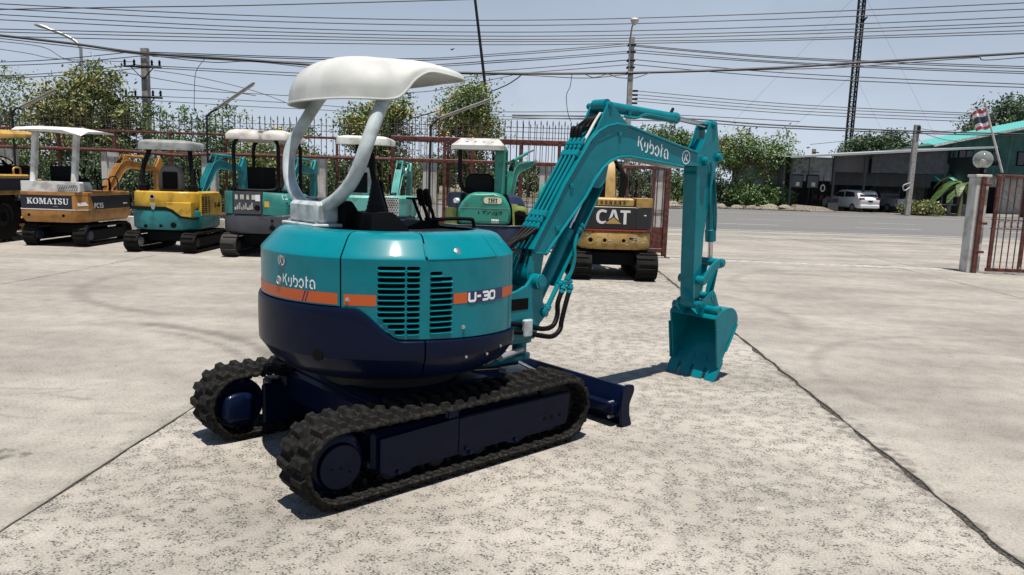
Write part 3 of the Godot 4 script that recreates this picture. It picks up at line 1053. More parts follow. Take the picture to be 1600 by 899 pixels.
func u30() -> Array:
	var t := []
	t.append(v2([0.12, 0.98, 0.12, 0.24, 0.22, 0.14, 0.78, 0.14, 0.88, 0.24, 0.88, 0.98]))
	t.append(v2([1.12, 0.56, 1.62, 0.56]))
	t.append(v2([1.86, 0.88, 2.56, 0.88, 2.66, 0.78, 2.66, 0.24, 2.56, 0.14, 1.86, 0.14])); t.append(v2([2.06, 0.52, 2.6, 0.52]))
	t.append(v2([3.0, 0.14, 3.52, 0.14, 3.64, 0.26, 3.64, 0.76, 3.52, 0.88, 3.02, 0.88, 2.90, 0.76, 2.90, 0.26, 3.0, 0.14]))
	return t

func canopy(root: Node3D) -> void:
	# rim of the moulded roof on the near side (x, y, half width), then round the back; z is mirrored about -0.19
	var rim := [[0.50, 2.265, 0.0], [0.475, 2.258, 0.22], [0.36, 2.240, 0.40], [0.22, 2.244, 0.46], [0.09, 2.248, 0.480], [0.02, 2.236, 0.487], [-0.055, 2.19, 0.49], [-0.11, 2.13, 0.49], [-0.165, 2.085, 0.49], [-0.24, 2.066, 0.485], [-0.32, 2.064, 0.45], [-0.42, 2.064, 0.345], [-0.485, 2.062, 0.19], [-0.505, 2.062, 0.0]]
	var edge := PackedVector3Array()
	for q in rim: edge.append(Vector3(q[0], q[1], q[2]))
	edge = curve(edge, 4)
	var full := PackedVector3Array()
	for q in edge: full.append(Vector3(q.x, q.y, -0.19 + q.z))
	for i in range(edge.size() - 2, 0, -1): full.append(Vector3(edge[i].x, edge[i].y, -0.19 - edge[i].z))
	var top := func(x: float) -> float:
		return 2.338 - 0.04 * pow(clampf((x - 0.0) / 0.45, 0, 1.2), 2.0) - 0.05 * pow(clampf((-0.1 - x) / 0.35, 0, 1), 2.0)
	var build := func(drop: float, shrink: float) -> Array:
		var rings := []
		for k in 17:
			var t := pow(k / 16.0, 1.6)
			var ring := PackedVector3Array()
			for q in full:
				var sx := clampf(q.x, -0.12, 0.34)
				var c := Vector3(sx, top.call(sx) - drop, -0.19)
				var e := Vector3(lerpf(sx, q.x, 1.0 - shrink * 0.02), q.y, lerpf(-0.19, q.z, 1.0 - shrink * 0.02))
				# superellipse from the rim to the ridge
				var h := pow(maxf(0.0, 1.0 - pow(1.0 - t, 2.8)), 1.0 / 2.3)
				var pl := 1.0 - t
				ring.append(Vector3(lerpf(c.x, e.x, pl), lerpf(e.y, c.y, h), lerpf(c.z, e.z, pl)))
			rings.append(ring)
		return rings
	var s := S()
	var outer: Array = build.call(0.0, 0.0)
	var inner: Array = build.call(0.014, 1.0)
	s.loft(outer, true, false)
	s.loft(inner, true, false)
	# rolled rim joins the two shells
	var bead := S()
	var loop := PackedVector3Array(full)
	loop.append(full[0]); loop.append(full[1])
	bead.tube(loop, 0.0075, 6, false)
	var cp := part(root, "canopy", s, mt.canopy, 0.5)
	cp.set_meta("label", "off-white moulded canopy roof with down-turned sides and front visor")
	part(cp, "rim_bead", bead, mt.canopy)
	# the two posts: a lyre of bent tube
	for side in [1.0, -1.0]:
		var pts := v3([-0.43, 1.445, 0.05, -0.43, 1.46, 0.12, -0.42, 1.505, 0.24, -0.405, 1.585, 0.36, -0.385, 1.68, 0.43, -0.36, 1.79, 0.462, -0.31, 1.90, 0.45, -0.24, 2.03, 0.425, -0.18, 2.13, 0.40, -0.15, 2.185, 0.37])
		var q := PackedVector3Array()
		for p in pts: q.append(Vector3(p.x, p.y, -0.19 + p.z * side))
		part(root, "canopy_post", S().tube(curve(q, 5), 0.038, 20), mt.post, 0.5)
	var bs := S()
	bs.box(Vector3(-0.43, 1.425, -0.19), Vector3(0.16, 0.13, 0.34), 0.02)
	bs.box(Vector3(-0.43, 1.355, -0.19), Vector3(0.22, 0.02, 0.42), 0.006)
	var b := part(root, "post_base", bs, mt.post)
	for z in [-0.27, -0.07]:
		part(b, "bracket", S().bar(Vector3(-0.36, 1.50, -0.19 + z), Vector3(-0.36, 1.50, -0.03 + z), 0.03, 0.018, 0.005), mt.post)
	for z in [-0.36, -0.02]:
		part(b, "bolt", S().cyl(Vector3(-0.50, 1.362, z), Vector3(-0.50, 1.378, z), 0.013, 6), mt.bolt)

func cockpit(root: Node3D) -> void:
	var st := S()
	st.ext(rounded(v2([-0.36, 1.30, -0.10, 1.30, -0.10, 1.40, -0.26, 1.42, -0.315, 1.50, -0.36, 1.50]), 0.03), -0.42, 0.05, 0.02)
	part(root, "seat", st, mt.black)
	# console with the boot and lever on the right, its base plates
	part(root, "console", S().ext(rounded(v2([-0.30, 1.29, -0.02, 1.29, -0.06, 1.36, -0.16, 1.445, -0.30, 1.44]), 0.02), 0.03, 0.24, 0.015), mt.plastic)
	var prof := []
	for k in 9:
		var y := k * 0.0225
		var r := lerpf(0.072, 0.022, pow(k / 8.0, 0.8))
		prof.append([r, y]); prof.append([r * 0.86, y + 0.012])
	prof.append([0.0, 0.2])
	var bt := part(root, "lever_boot", S().lathe(Vector3(-0.20, 1.43, 0.13), Vector3(-0.06, 1, 0.0), prof, 18), mt.plastic)
	part(bt, "lever", S().cyl(Vector3(-0.212, 1.60, 0.13), Vector3(-0.235, 1.70, 0.13), 0.016, 12).lathe(Vector3(-0.233, 1.69, 0.13), Vector3(-0.1, 1, 0), [[0.0, 0], [0.022, 0.005], [0.026, 0.05], [0.018, 0.085], [0.0, 0.09]], 14), mt.black)
	part(root, "lever", S().cyl(Vector3(-0.10, 1.42, 0.10), Vector3(-0.15, 1.58, 0.10), 0.007, 10).lathe(Vector3(-0.147, 1.57, 0.10), Vector3(-0.2, 1, 0), [[0, 0], [0.014, 0.004], [0.016, 0.045], [0.0, 0.055]], 12), mt.black)
	part(root, "arm_rest", S().ext(rounded(v2([-0.06, 1.29, 0.25, 1.29, 0.25, 1.36, 0.14, 1.385, -0.02, 1.33]), 0.02), -0.06, 0.10, 0.012), mt.black)
	part(root, "warning_plate", S().box(Vector3(-0.06, 1.36, 0.17), Vector3(0.045, 0.06, 0.004), 0, Basis(Vector3(1, 0, -1).normalized(), -0.5)), mt.plastic)
	# travel levers and handrail in front
	for k in 2:
		var z := 0.02 + 0.07 * k
		var lv := part(root, "travel_lever", S().tube(curve(v3([0.24, 1.33, z, 0.23, 1.42, z, 0.19, 1.50, z, 0.185, 1.53, z]), 4), 0.011, 10), mt.black)
		part(lv, "grip", S().lathe(Vector3(0.20, 1.47, z), Vector3(-0.28, 1, 0), [[0, 0], [0.02, 0.004], [0.024, 0.06], [0.02, 0.105], [0.0, 0.115]], 14), mt.black)
		var rb := []
		for j in 6:
			rb.append([0.05 - j * 0.005, j * 0.018]); rb.append([0.04 - j * 0.005, j * 0.018 + 0.01])
		rb.append([0.0, 0.11])
		part(lv, "boot", S().lathe(Vector3(0.25, 1.30, z), Vector3(-0.1, 1, 0), rb, 14), mt.plastic)
	part(root, "pedal", S().box(Vector3(0.14, 1.515, 0.0), Vector3(0.05, 0.012, 0.09), 0.004).cyl(Vector3(0.14, 1.515, 0.0), Vector3(0.20, 1.36, 0.02), 0.010, 8), mt.black)
	part(root, "handrail", S().tube(curve(v3([0.17, 1.385, 0.13, 0.30, 1.395, 0.14, 0.47, 1.392, 0.15, 0.505, 1.375, 0.15, 0.515, 1.30, 0.15]), 5), 0.012, 10), mt.black)

const BOOM := [0.835, 1.05, 0.877, 1.19, 0.958, 1.315, 1.04, 1.437, 1.156, 1.622, 1.292, 1.80, 1.40, 1.937, 1.47, 1.995, 1.56, 2.038, 1.665, 2.060, 1.806, 2.054, 2.065, 2.006, 2.368, 1.953, 2.672, 1.903, 2.79, 1.885]
const BOOM_UNDER := [2.78, 1.805, 2.494, 1.803, 2.241, 1.826, 1.963, 1.845, 1.80, 1.856, 1.69, 1.845, 1.60, 1.813, 1.52, 1.758, 1.44, 1.67, 1.353, 1.551, 1.233, 1.429, 1.047, 1.235, 0.985, 1.165, 0.968, 1.06]

# a plate following a line: polygon between the line and its offset
func along(line: PackedVector2Array, t: float) -> PackedVector2Array:
	var r := PackedVector2Array(line)
	for i in range(line.size() - 1, -1, -1):
		var d := (line[mini(i + 1, line.size() - 1)] - line[maxi(i - 1, 0)]).normalized()
		r.append(line[i] + Vector2(-d.y, d.x) * t)
	return r

func pin_boss(x: float, y: float, z0: float, z1: float, r: float) -> Soup:
	return S().lathe(Vector3(x, y, z0), Vector3.BACK, [[0.0, 0], [r * 0.85, 0], [r, 0.005], [r, z1 - z0 - 0.012], [r * 0.93, z1 - z0 - 0.006], [r * 0.62, z1 - z0 - 0.006], [r * 0.6, z1 - z0], [0.0, z1 - z0]], 22)

func work_gear(root: Node3D) -> void:
	var zc := 0.24
	# swing post and bracket
	var br := S()
	var bp := v2([0.60, 0.80, 0.60, 0.91, 0.72, 0.935, 0.80, 0.965, 0.845, 1.015, 0.89, 1.038, 0.94, 1.02, 0.955, 0.96, 0.955, 0.84, 0.992, 0.805, 1.0, 0.765, 0.975, 0.735, 0.935, 0.70, 0.90, 0.62, 0.885, 0.60, 0.70, 0.60, 0.64, 0.68])
	br.ext(bp, 0.335, 0.362, 0.004)
	br.ext(bp, 0.118, 0.145, 0.004)
	br.box(Vector3(0.76, 0.70, zc), Vector3(0.26, 0.20, 0.20), 0.02)
	br.box(Vector3(0.83, 0.80, zc), Vector3(0.02, 0.20, 0.20), 0.004)
	var sb := part(root, "swing_bracket", br, mt.teal)
	part(sb, "slot_opening", S().box(Vector3(0.735, 0.845, 0.3625), Vector3(0.16, 0.075, 0.004), 0.0), mt.interior)
	part(sb, "pivot_pin", pin_boss(0.895, 0.985, 0.10, 0.405, 0.052), mt.teal)
	part(sb, "cylinder_pin", pin_boss(0.965, 0.772, 0.11, 0.385, 0.030), mt.teal)
	var sp := S()
	sp.lathe(Vector3(0.86, 0.445, zc), Vector3.UP, [[0.0, 0], [0.07, 0], [0.076, 0.006], [0.076, 0.035], [0.05, 0.04], [0.05, 0.115], [0.078, 0.12], [0.08, 0.165], [0.055, 0.17], [0.05, 0.175], [0.0, 0.178]], 28)
	sp.ext(v2([0.45, 0.16, 0.86, 0.165, 0.86, 0.315, 0.45, 0.33]), 0.0, 0.04)
	var post := part(root, "swing_post", S().lathe(Vector3(0.86, 0.445, zc), Vector3.UP, [[0.0, 0], [0.07, 0], [0.076, 0.006], [0.076, 0.035], [0.05, 0.04], [0.05, 0.115], [0.082, 0.12], [0.084, 0.165], [0.055, 0.17], [0.045, 0.175], [0.0, 0.178]], 28).box(Vector3(0.66, 0.588, zc), Vector3(0.4, 0.045, 0.16), 0.006).box(Vector3(0.66, 0.463, zc), Vector3(0.4, 0.035, 0.14), 0.006), mt.teal)
	part(post, "grease_nipple", S().cyl(Vector3(0.85, 0.62, zc + 0.02), Vector3(0.85, 0.645, zc + 0.02), 0.014, 8), mt.post)
	part(root, "swing_cylinder_rod", S().cyl(Vector3(0.55, 0.52, 0.40), Vector3(0.80, 0.53, 0.33), 0.022, 14), mt.galv)
	# boom: box of two side plates, upper and lower flange standing proud
	var up := v2(BOOM); var un := v2(BOOM_UNDER)
	var body := PackedVector2Array(up)
	body.append_array(v2([2.825, 1.87, 2.835, 1.845, 2.82, 1.82]))
	body.append_array(un)
	body.append_array(v2([0.955, 0.985, 0.93, 0.945, 0.895, 0.932, 0.86, 0.945, 0.838, 0.985]))
	var bm := part(root, "boom", S().ext(body, zc - 0.083, zc + 0.083, 0.003), mt.teal)
	bm.set_meta("label", "bent teal boom carrying the maker's name in white")
	part(bm, "upper_flange", S().ext(along(up.slice(1, 14), 0.018), zc - 0.097, zc + 0.097, 0.007), mt.teal)
	part(bm, "lower_flange", S().ext(along(un.slice(1, 13), 0.022), zc - 0.1, zc + 0.1, 0.009), mt.teal)
	part(bm, "gusset", S().bar(Vector3(0.885, 1.175, zc + 0.095), Vector3(0.985, 1.168, zc + 0.095), 0.03, 0.01, 0.002), mt.teal)
	var ear := rounded(v2([1.385, 1.90, 1.545, 2.185, 1.575, 2.228, 1.61, 2.195, 1.815, 2.05, 1.62, 1.99]), 0.025)
	for z in [zc + 0.078, zc - 0.078]:
		part(bm, "ear_plate", S().ext(ear, z - 0.009, z + 0.009, 0.003), mt.teal)
	part(bm, "ear_pin", pin_boss(1.577, 2.192, zc - 0.125, zc + 0.098, 0.024), mt.teal)
	part(bm, "tip_pin", pin_boss(2.775, 1.848, zc - 0.12, zc + 0.125, 0.036), mt.teal)
	for q in [[1.22, 1.62, 0.055], [1.10, 1.33, 0.05], [1.70, 2.0, 0.03]]:
		part(bm, "lug", S().box(Vector3(q[0], q[1], zc + 0.087), Vector3(0.035, 0.03, 0.012), 0.003), mt.teal)
	var at := func(x: float, y: float) -> Vector3:
		var ax := Vector2(0.4, -0.063).normalized()
		return Vector3(1.905 + ax.x * x - ax.y * y * 0.2, 1.903 + ax.y * x + ax.x * y, zc + 0.083)
	var flat := func(_p: Vector3) -> Vector3: return Vector3.BACK
	part(bm, "lettering", letters(kubota(), 0.098, 0.135, at, flat, 0.0015), mt.letter)
	var em := S()
	for i in 32:
		var a0 := TAU * i / 32; var a1 := TAU * (i + 1) / 32
		for rr in [[0.047, 0.055], ]:
			em.quad(Vector3(2.52 + cos(a0) * rr[0], 1.870 + sin(a0) * rr[0], zc + 0.0848), Vector3(2.52 + cos(a1) * rr[0], 1.870 + sin(a1) * rr[0], zc + 0.0848), Vector3(2.52 + cos(a1) * rr[1], 1.870 + sin(a1) * rr[1], zc + 0.0848), Vector3(2.52 + cos(a0) * rr[1], 1.870 + sin(a0) * rr[1], zc + 0.0848))
	em.add(letters([v2([0.1, 0.1, 0.1, 0.95]), v2([0.66, 0.95, 0.3, 0.52, 0.7, 0.08])], 0.062, 0.16, func(x: float, y: float) -> Vector3: return Vector3(2.495 + x + y * 0.12, 1.836 + y, zc + 0.083), flat, 0.0018))
	part(bm, "round_emblem", em, mt.letter)
	# arm cylinder on top
	var ac := S()
	ac.cyl(Vector3(1.575, 2.192, zc), Vector3(2.46, 2.172, zc), 0.040, 24, -1, 0.010)
	ac.cyl(Vector3(1.575, 2.192, zc - 0.06), Vector3(1.575, 2.192, zc + 0.06), 0.045, 20)
	ac.cyl(Vector3(2.40, 2.173, zc), Vector3(2.475, 2.172, zc), 0.046, 24, -1, 0.006)
	var aco := part(root, "arm_cylinder", ac, mt.teal)
	part(aco, "rod", S().cyl(Vector3(2.47, 2.172, zc), Vector3(2.88, 2.150, zc), 0.021, 16), mt.steel)
	part(aco, "rod_end", S().cyl(Vector3(2.905, 2.148, zc - 0.05), Vector3(2.905, 2.148, zc + 0.05), 0.036, 18, -1, 0.004), mt.teal)
	part(aco, "oil_pipe", S().tube(curve(v3([1.78, 2.13, zc + 0.05, 1.86, 2.125, zc + 0.062, 1.93, 2.135, zc + 0.06, 2.02, 2.165, zc + 0.058, 2.20, 2.16, zc + 0.056, 2.40, 2.155, zc + 0.052]), 5), 0.009, 8), mt.teal)
	part(aco, "fitting", S().cyl(Vector3(1.84, 2.12, zc + 0.045), Vector3(1.84, 2.175, zc + 0.045), 0.014, 8), mt.teal)
	part(aco, "fitting", S().cyl(Vector3(2.40, 2.21, zc), Vector3(2.425, 2.245, zc), 0.012, 8), mt.black)
	# arm
	var ap := v2([2.70, 1.90, 2.765, 1.985, 2.80, 2.05, 2.825, 2.12, 2.855, 2.165, 2.905, 2.188, 2.955, 2.155, 2.985, 2.05, 3.008, 1.93, 3.025, 1.885, 3.0, 1.835, 2.965, 1.76, 2.925, 1.6, 2.885, 1.38, 2.868, 1.22, 2.866, 0.95, 2.872, 0.74, 2.862, 0.64, 2.82, 0.615, 2.785, 0.64, 2.768, 0.75, 2.748, 1.0, 2.735, 1.28, 2.72, 1.55, 2.705, 1.75])
	var az := [zc - 0.066, zc + 0.068]
	var arm := S()
	# solid box below, two plates above with the cylinder between
	var low := v2([2.703, 1.80, 2.975, 1.80, 2.965, 1.76, 2.925, 1.6, 2.885, 1.38, 2.868, 1.22, 2.866, 0.95, 2.872, 0.74, 2.862, 0.64, 2.82, 0.615, 2.785, 0.64, 2.768, 0.75, 2.748, 1.0, 2.735, 1.28, 2.72, 1.55])
	arm.ext(low, az[0] + 0.002, az[1] - 0.002, 0.006)
	arm.ext(ap, az[1] - 0.014, az[1], 0.004)
	arm.ext(ap, az[0], az[0] + 0.014, 0.004)
	arm.bar(Vector3(2.70, 1.74, zc), Vector3(2.83, 2.03, zc), 0.11, 0.012)
	var armo := part(root, "arm", arm, mt.teal)
	part(armo, "pin", pin_boss(2.905, 2.148, zc - 0.088, zc + 0.088, 0.03), mt.teal)
	part(armo, "pin", pin_boss(2.995, 1.888, zc - 0.095, zc + 0.105, 0.036), mt.teal)
	part(armo, "bucket_pin", pin_boss(2.822, 0.655, zc - 0.12, zc + 0.12, 0.034), mt.teal)
	part(armo, "link_pin", pin_boss(2.822, 0.86, zc - 0.115, zc + 0.14, 0.038), mt.teal)
	part(armo, "oil_pipe", S().tube(curve(v3([2.79, 1.86, zc + 0.10, 2.84, 1.85, zc + 0.095, 2.885, 1.80, zc + 0.085, 2.895, 1.68, zc + 0.08, 2.90, 1.5, zc + 0.085, 2.935, 1.42, zc + 0.08, 2.985, 1.36, zc + 0.06]), 5), 0.010, 8), mt.teal)
	# bucket cylinder and linkage
	var bc := S()
	bc.cyl(Vector3(2.99, 1.885, zc), Vector3(3.074, 1.19, zc), 0.041, 22, -1, 0.006)
	bc.cyl(Vector3(3.06, 1.28, zc), Vector3(3.076, 1.175, zc), 0.047, 22, -1, 0.004)
	var bco := part(root, "bucket_cylinder", bc, mt.teal)
	part(bco, "rod", S().cyl(Vector3(3.075, 1.18, zc), Vector3(3.09, 1.01, zc), 0.022, 16), mt.steel)
	part(bco, "rod_end", S().cyl(Vector3(3.09, 0.995, zc - 0.05), Vector3(3.09, 0.995, zc + 0.05), 0.034, 18, -1, 0.004), mt.teal)
	part(bco, "oil_pipe", S().tube(curve(v3([3.0, 1.7, zc + 0.05, 3.02, 1.55, zc + 0.056, 3.045, 1.40, zc + 0.058, 3.06, 1.27, zc + 0.052]), 4), 0.008, 8), mt.teal)
	for z in [zc + 0.115, zc - 0.10]:
		var lp := curve2([2.795, 0.835, 2.85, 0.905, 2.93, 0.98, 3.02, 1.025, 3.085, 1.035], 4)
		lp.append_array(curve2([3.125, 1.0, 3.095, 0.957, 3.02, 0.945, 2.95, 0.905, 2.89, 0.845, 2.845, 0.822], 4))
		part(root, "link", S().ext(lp, z - 0.011, z + 0.011, 0.003), mt.teal)
	part(root, "link_pin", pin_boss(3.09, 0.995, zc - 0.125, zc + 0.14, 0.036), mt.teal)
	for z in [zc + 0.055, zc - 0.055]:
		part(root, "bucket_link", S().bar(Vector3(3.09, 0.995, z), Vector3(3.015, 0.70, z), 0.022, 0.075, 0.008), mt.teal)
	part(root, "link_tube", S().cyl(Vector3(3.015, 0.705, zc - 0.11), Vector3(3.015, 0.705, zc + 0.11), 0.032, 18), mt.teal)
	bucket(root, zc)
	plumbing(root, zc)

func bucket(root: Node3D, zc: float) -> void:
	var z0 := zc - 0.228; var z1 := zc + 0.228
	var outer := curve2([2.955, 0.085, 3.02, 0.175, 3.10, 0.30, 3.185, 0.42, 3.215, 0.485, 3.205, 0.55, 3.15, 0.605, 3.08, 0.622, 2.98, 0.61, 2.90, 0.575, 2.875, 0.54], 3)
	var shell := along(outer, 0.014)
	var b := part(root, "bucket", S().ext(shell, z0, z1, 0.002), mt.teal)
	b.set_meta("label", "teal digging bucket resting on its teeth")
	var side := PackedVector2Array(outer)
	side.append_array(v2([2.895, 0.45, 2.945, 0.13]))
	for z in [z0, z1]:
		part(b, "side_plate", S().ext(side, z - 0.009, z + 0.009, 0.003), mt.teal)
		var zz: float = z + (0.014 if z > zc else -0.014)
		part(b, "side_cutter", S().ext(v2([2.878, 0.455, 2.928, 0.455, 2.985, 0.13, 2.945, 0.115, 2.928, 0.125]), zz - 0.006, zz + 0.006, 0.002), mt.teal)
		part(b, "wear_strip", S().bar(Vector3(3.205, 0.47, zz), Vector3(3.055, 0.245, zz), 0.012, 0.02, 0.003), mt.teal)
	# hinge ears, cross tube
	var ear := rounded(v2([2.79, 0.60, 2.775, 0.665, 2.81, 0.70, 2.88, 0.70, 2.95, 0.745, 3.02, 0.765, 3.06, 0.72, 3.10, 0.64, 3.13, 0.60, 3.0, 0.56, 2.88, 0.54]), 0.022)
	for z in [zc + 0.095, zc - 0.095]:
		part(b, "hinge_ear", S().ext(ear, z - 0.010, z + 0.010, 0.003), mt.teal)
	part(b, "cross_tube", S().cyl(Vector3(2.93, 0.605, zc + 0.10), Vector3(2.93, 0.605, z1 + 0.004), 0.036, 20), mt.teal)
	part(b, "cross_tube", S().cyl(Vector3(2.93, 0.605, zc - 0.10), Vector3(2.93, 0.605, z0 - 0.004), 0.036, 20), mt.teal)
	for q in [[2.845, 0.675], [3.025, 0.715]]:
		part(b, "bolt", S().cyl(Vector3(q[0], q[1], zc + 0.104), Vector3(q[0], q[1], zc + 0.118), 0.014, 8), mt.teal)
	part(b, "lip", S().ext(v2([2.93, 0.055, 2.945, 0.05, 3.03, 0.17, 3.015, 0.18]), z0 - 0.012, z1 + 0.012, 0.002), mt.teal)
	for k in 4:
		var z := lerpf(z0 + 0.03, z1 - 0.03, k / 3.0)
		var tp := v2([2.885, 0.003, 2.90, 0.0, 2.965, 0.062, 3.02, 0.15, 2.995, 0.165, 2.925, 0.085])
		var t := S()
		t.ext(tp, z - 0.050, z + 0.050, 0.004)
		t.ext(v2([2.925, 0.08, 2.95, 0.05, 3.03, 0.165, 3.005, 0.19]), z - 0.036, z + 0.036, 0.003)
		var to := part(b, "tooth", t, mt.teal)
	for k in 3:
		var z := lerpf(z0 + 0.03, z1 - 0.03, (k + 0.5) / 3.0)
		part(b, "lip_shroud", S().box(Vector3(2.972, 0.118, z), Vector3(0.05, 0.022, 0.05), 0.004, Basis(Vector3.BACK, 0.95)), mt.teal)

func plumbing(root: Node3D, zc: float) -> void:
	# boom cylinder below the boom, its guard plate
	var a := Vector3(0.965, 0.772, zc); var b := Vector3(1.50, 1.655, zc)
	var d := (b - a).normalized()
	var bc := S().cyl(a, a + d * 0.62, 0.044, 22, -1, 0.008).cyl(a + d * 0.55, a + d * 0.635, 0.05, 22, -1, 0.005)
	var o := part(root, "boom_cylinder", bc, mt.teal)
	part(o, "rod", S().cyl(a + d * 0.63, b, 0.022, 16), mt.steel)
	part(o, "rod_end", S().cyl(b + Vector3(0, 0, -0.05), b + Vector3(0, 0, 0.05), 0.036, 18), mt.teal)
	var off := Vector3(d.y, -d.x, 0) * 0.062
	var gd := S()
	gd.bar(a + d * 0.22 + off, b + off * 1.1, 0.15, 0.01, 0.002)
	gd.bar(a + d * 0.62 + off * 0.6 + Vector3(0, 0, -0.07), b + off * 0.6 + Vector3(0, 0, -0.07), 0.008, 0.06, 0.002)
	part(o, "guard_plate", gd, mt.teal)
	part(root, "boom_lug", S().ext(rounded(v2([1.40, 1.63, 1.47, 1.71, 1.60, 1.80, 1.57, 1.66, 1.52, 1.61, 1.47, 1.61]), 0.02), zc - 0.085, zc - 0.06, 0.003).ext(rounded(v2([1.40, 1.63, 1.47, 1.71, 1.60, 1.80, 1.57, 1.66, 1.52, 1.61, 1.47, 1.61]), 0.02), zc + 0.06, zc + 0.085, 0.003), mt.teal)
	# pipe and fittings on the near side of the boom cylinder
	var z := zc + 0.06
	part(o, "oil_pipe", S().tube(curve(v3([1.325, 1.30, z, 1.28, 1.20, z + 0.02, 1.275, 1.12, z + 0.03, 1.25, 1.03, z + 0.03, 1.20, 0.965, z + 0.03]), 5), 0.013, 10), mt.teal)
	part(o, "fitting", S().cyl(Vector3(1.325, 1.295, z), Vector3(1.365, 1.36, z), 0.019, 10).cyl(Vector3(1.335, 1.31, z), Vector3(1.345, 1.325, z), 0.025, 8).cyl(Vector3(1.352, 1.34, z), Vector3(1.36, 1.352, z), 0.025, 8), mt.teal)
	part(o, "manifold", S().box(Vector3(1.195, 0.955, z + 0.03), Vector3(0.09, 0.035, 0.04), 0.008).cyl(Vector3(1.12, 0.945, z + 0.03), Vector3(1.25, 0.96, z + 0.03), 0.017, 10).cyl(Vector3(1.205, 0.97, z + 0.03), Vector3(1.222, 1.0, z + 0.03), 0.021, 8), mt.teal)
	part(o, "oil_pipe", S().cyl(Vector3(1.12, 0.945, z + 0.03), Vector3(0.985, 0.765, z + 0.05), 0.017, 12).cyl(Vector3(1.02, 0.81, z + 0.045), Vector3(1.0, 0.785, z + 0.048), 0.026, 8).cyl(Vector3(0.99, 0.77, z + 0.05), Vector3(0.975, 0.75, z + 0.05), 0.026, 8), mt.teal)
	for q in [[1.17, 0.94, 1.135, 0.885], [1.235, 0.94, 1.21, 0.88]]:
		part(o, "hose_end", S().cyl(Vector3(q[0], q[1], z + 0.04), Vector3(q[2], q[3], z + 0.05), 0.02, 10).cyl(Vector3(lerpf(q[0], q[2], 0.3), lerpf(q[1], q[3], 0.3), z + 0.043), Vector3(lerpf(q[0], q[2], 0.55), lerpf(q[1], q[3], 0.55), z + 0.046), 0.026, 8), mt.teal)
	part(root, "hose", S().tube(curve(v3([1.135, 0.89, 0.35, 1.095, 0.82, 0.36, 1.085, 0.74, 0.37, 1.03, 0.675, 0.385, 0.93, 0.665, 0.385, 0.80, 0.70, 0.385, 0.70, 0.72, 0.37, 0.55, 0.73, 0.34]), 6), 0.017, 12), mt.hose)
	part(root, "hose", S().tube(curve(v3([1.21, 0.885, 0.35, 1.165, 0.80, 0.365, 1.125, 0.70, 0.375, 1.10, 0.64, 0.385, 1.02, 0.605, 0.395, 0.90, 0.625, 0.395, 0.78, 0.655, 0.39, 0.66, 0.675, 0.375, 0.52, 0.68, 0.34]), 6), 0.017, 12), mt.hose)
	part(root, "hose_clamp", S().box(Vector3(0.78, 0.69, 0.40), Vector3(0.075, 0.115, 0.035), 0.008), mt.post)
	# steel pipes along the top of the boom, joints, and rubber hoses at both ends
	var p0 := Vector2(1.005, 1.395); var p1 := Vector2(1.325, 1.86)
	var dir := (p1 - p0).normalized(); var nr := Vector2(-dir.y, dir.x)
	var lane := [-0.062, -0.022, 0.018, 0.058]
	for k in 4:
		var zz: float = zc + lane[k]
		var s0 := p0 + nr * 0.03; var s1 := p1 + nr * 0.03
		part(bm_of(root), "oil_pipe", S().cyl(Vector3(s0.x, s0.y, zz), Vector3(s1.x, s1.y, zz), 0.011, 10), mt.teal)
		var f0 := s0 - dir * 0.10
		part(bm_of(root), "hose_end", S().cyl(Vector3(s0.x, s0.y, zz), Vector3(f0.x, f0.y, zz), 0.014, 10).cyl(Vector3(s0.x - dir.x * 0.02, s0.y - dir.y * 0.02, zz), Vector3(s0.x - dir.x * 0.045, s0.y - dir.y * 0.045, zz), 0.019, 6).cyl(Vector3(s0.x - dir.x * 0.065, s0.y - dir.y * 0.065, zz), Vector3(s0.x - dir.x * 0.09, s0.y - dir.y * 0.09, zz), 0.018, 6), mt.teal)
		part(root, "hose", S().tube(curve(v3([f0.x, f0.y, zz, f0.x - 0.09, f0.y - 0.08 + k * 0.008, zz - 0.01, f0.x - 0.19, f0.y - 0.13 + k * 0.012, zz - 0.02, f0.x - 0.29, f0.y - 0.22, zz - 0.03, f0.x - 0.33, f0.y - 0.36, zz - 0.03]), 5), 0.016, 10), mt.hose)
		var e := s1 + dir * 0.09
		part(bm_of(root), "hose_end", S().cyl(Vector3(s1.x, s1.y, zz), Vector3(e.x, e.y, zz), 0.014, 10).cyl(Vector3(s1.x + dir.x * 0.03, s1.y + dir.y * 0.03, zz), Vector3(s1.x + dir.x * 0.05, s1.y + dir.y * 0.05, zz), 0.019, 6), mt.teal)
		if k < 3:
			part(root, "hose", S().tube(curve(v3([e.x, e.y, zz, e.x + 0.02, e.y + 0.07, zz - 0.01, 1.42 + 0.01 * k, 2.03, zz - 0.02, 1.50, 2.10, zc - 0.03 + 0.02 * k, 1.60, 2.105 + 0.01 * k, zc - 0.02 + 0.02 * k, 1.72, 2.10, zc - 0.01]), 5), 0.015, 10), mt.hose)
	part(bm_of(root), "oil_pipe", S().tube(curve(v3([1.345, 1.915, zc + 0.058, 1.40, 1.99, zc + 0.058, 1.47, 2.07, zc + 0.045, 1.535, 2.135, zc + 0.035]), 5), 0.011, 10), mt.canopy)
	for t in [0.04, 0.93]:
		var c := p0.lerp(p1, t) + nr * 0.024
		part(bm_of(root), "pipe_clamp", S().box(Vector3(c.x, c.y, zc), Vector3(0.05, 0.036, 0.16), 0.005, Basis(Vector3.BACK, dir.angle())), mt.teal)
	# low ribs on the lower back of the boom
	part(bm_of(root), "pipe_channel", S().tube(v3([0.845, 1.10, zc + 0.0, 0.90, 1.245, zc + 0.0, 0.99, 1.385, zc + 0.0]), 0.015, 8), mt.hose)
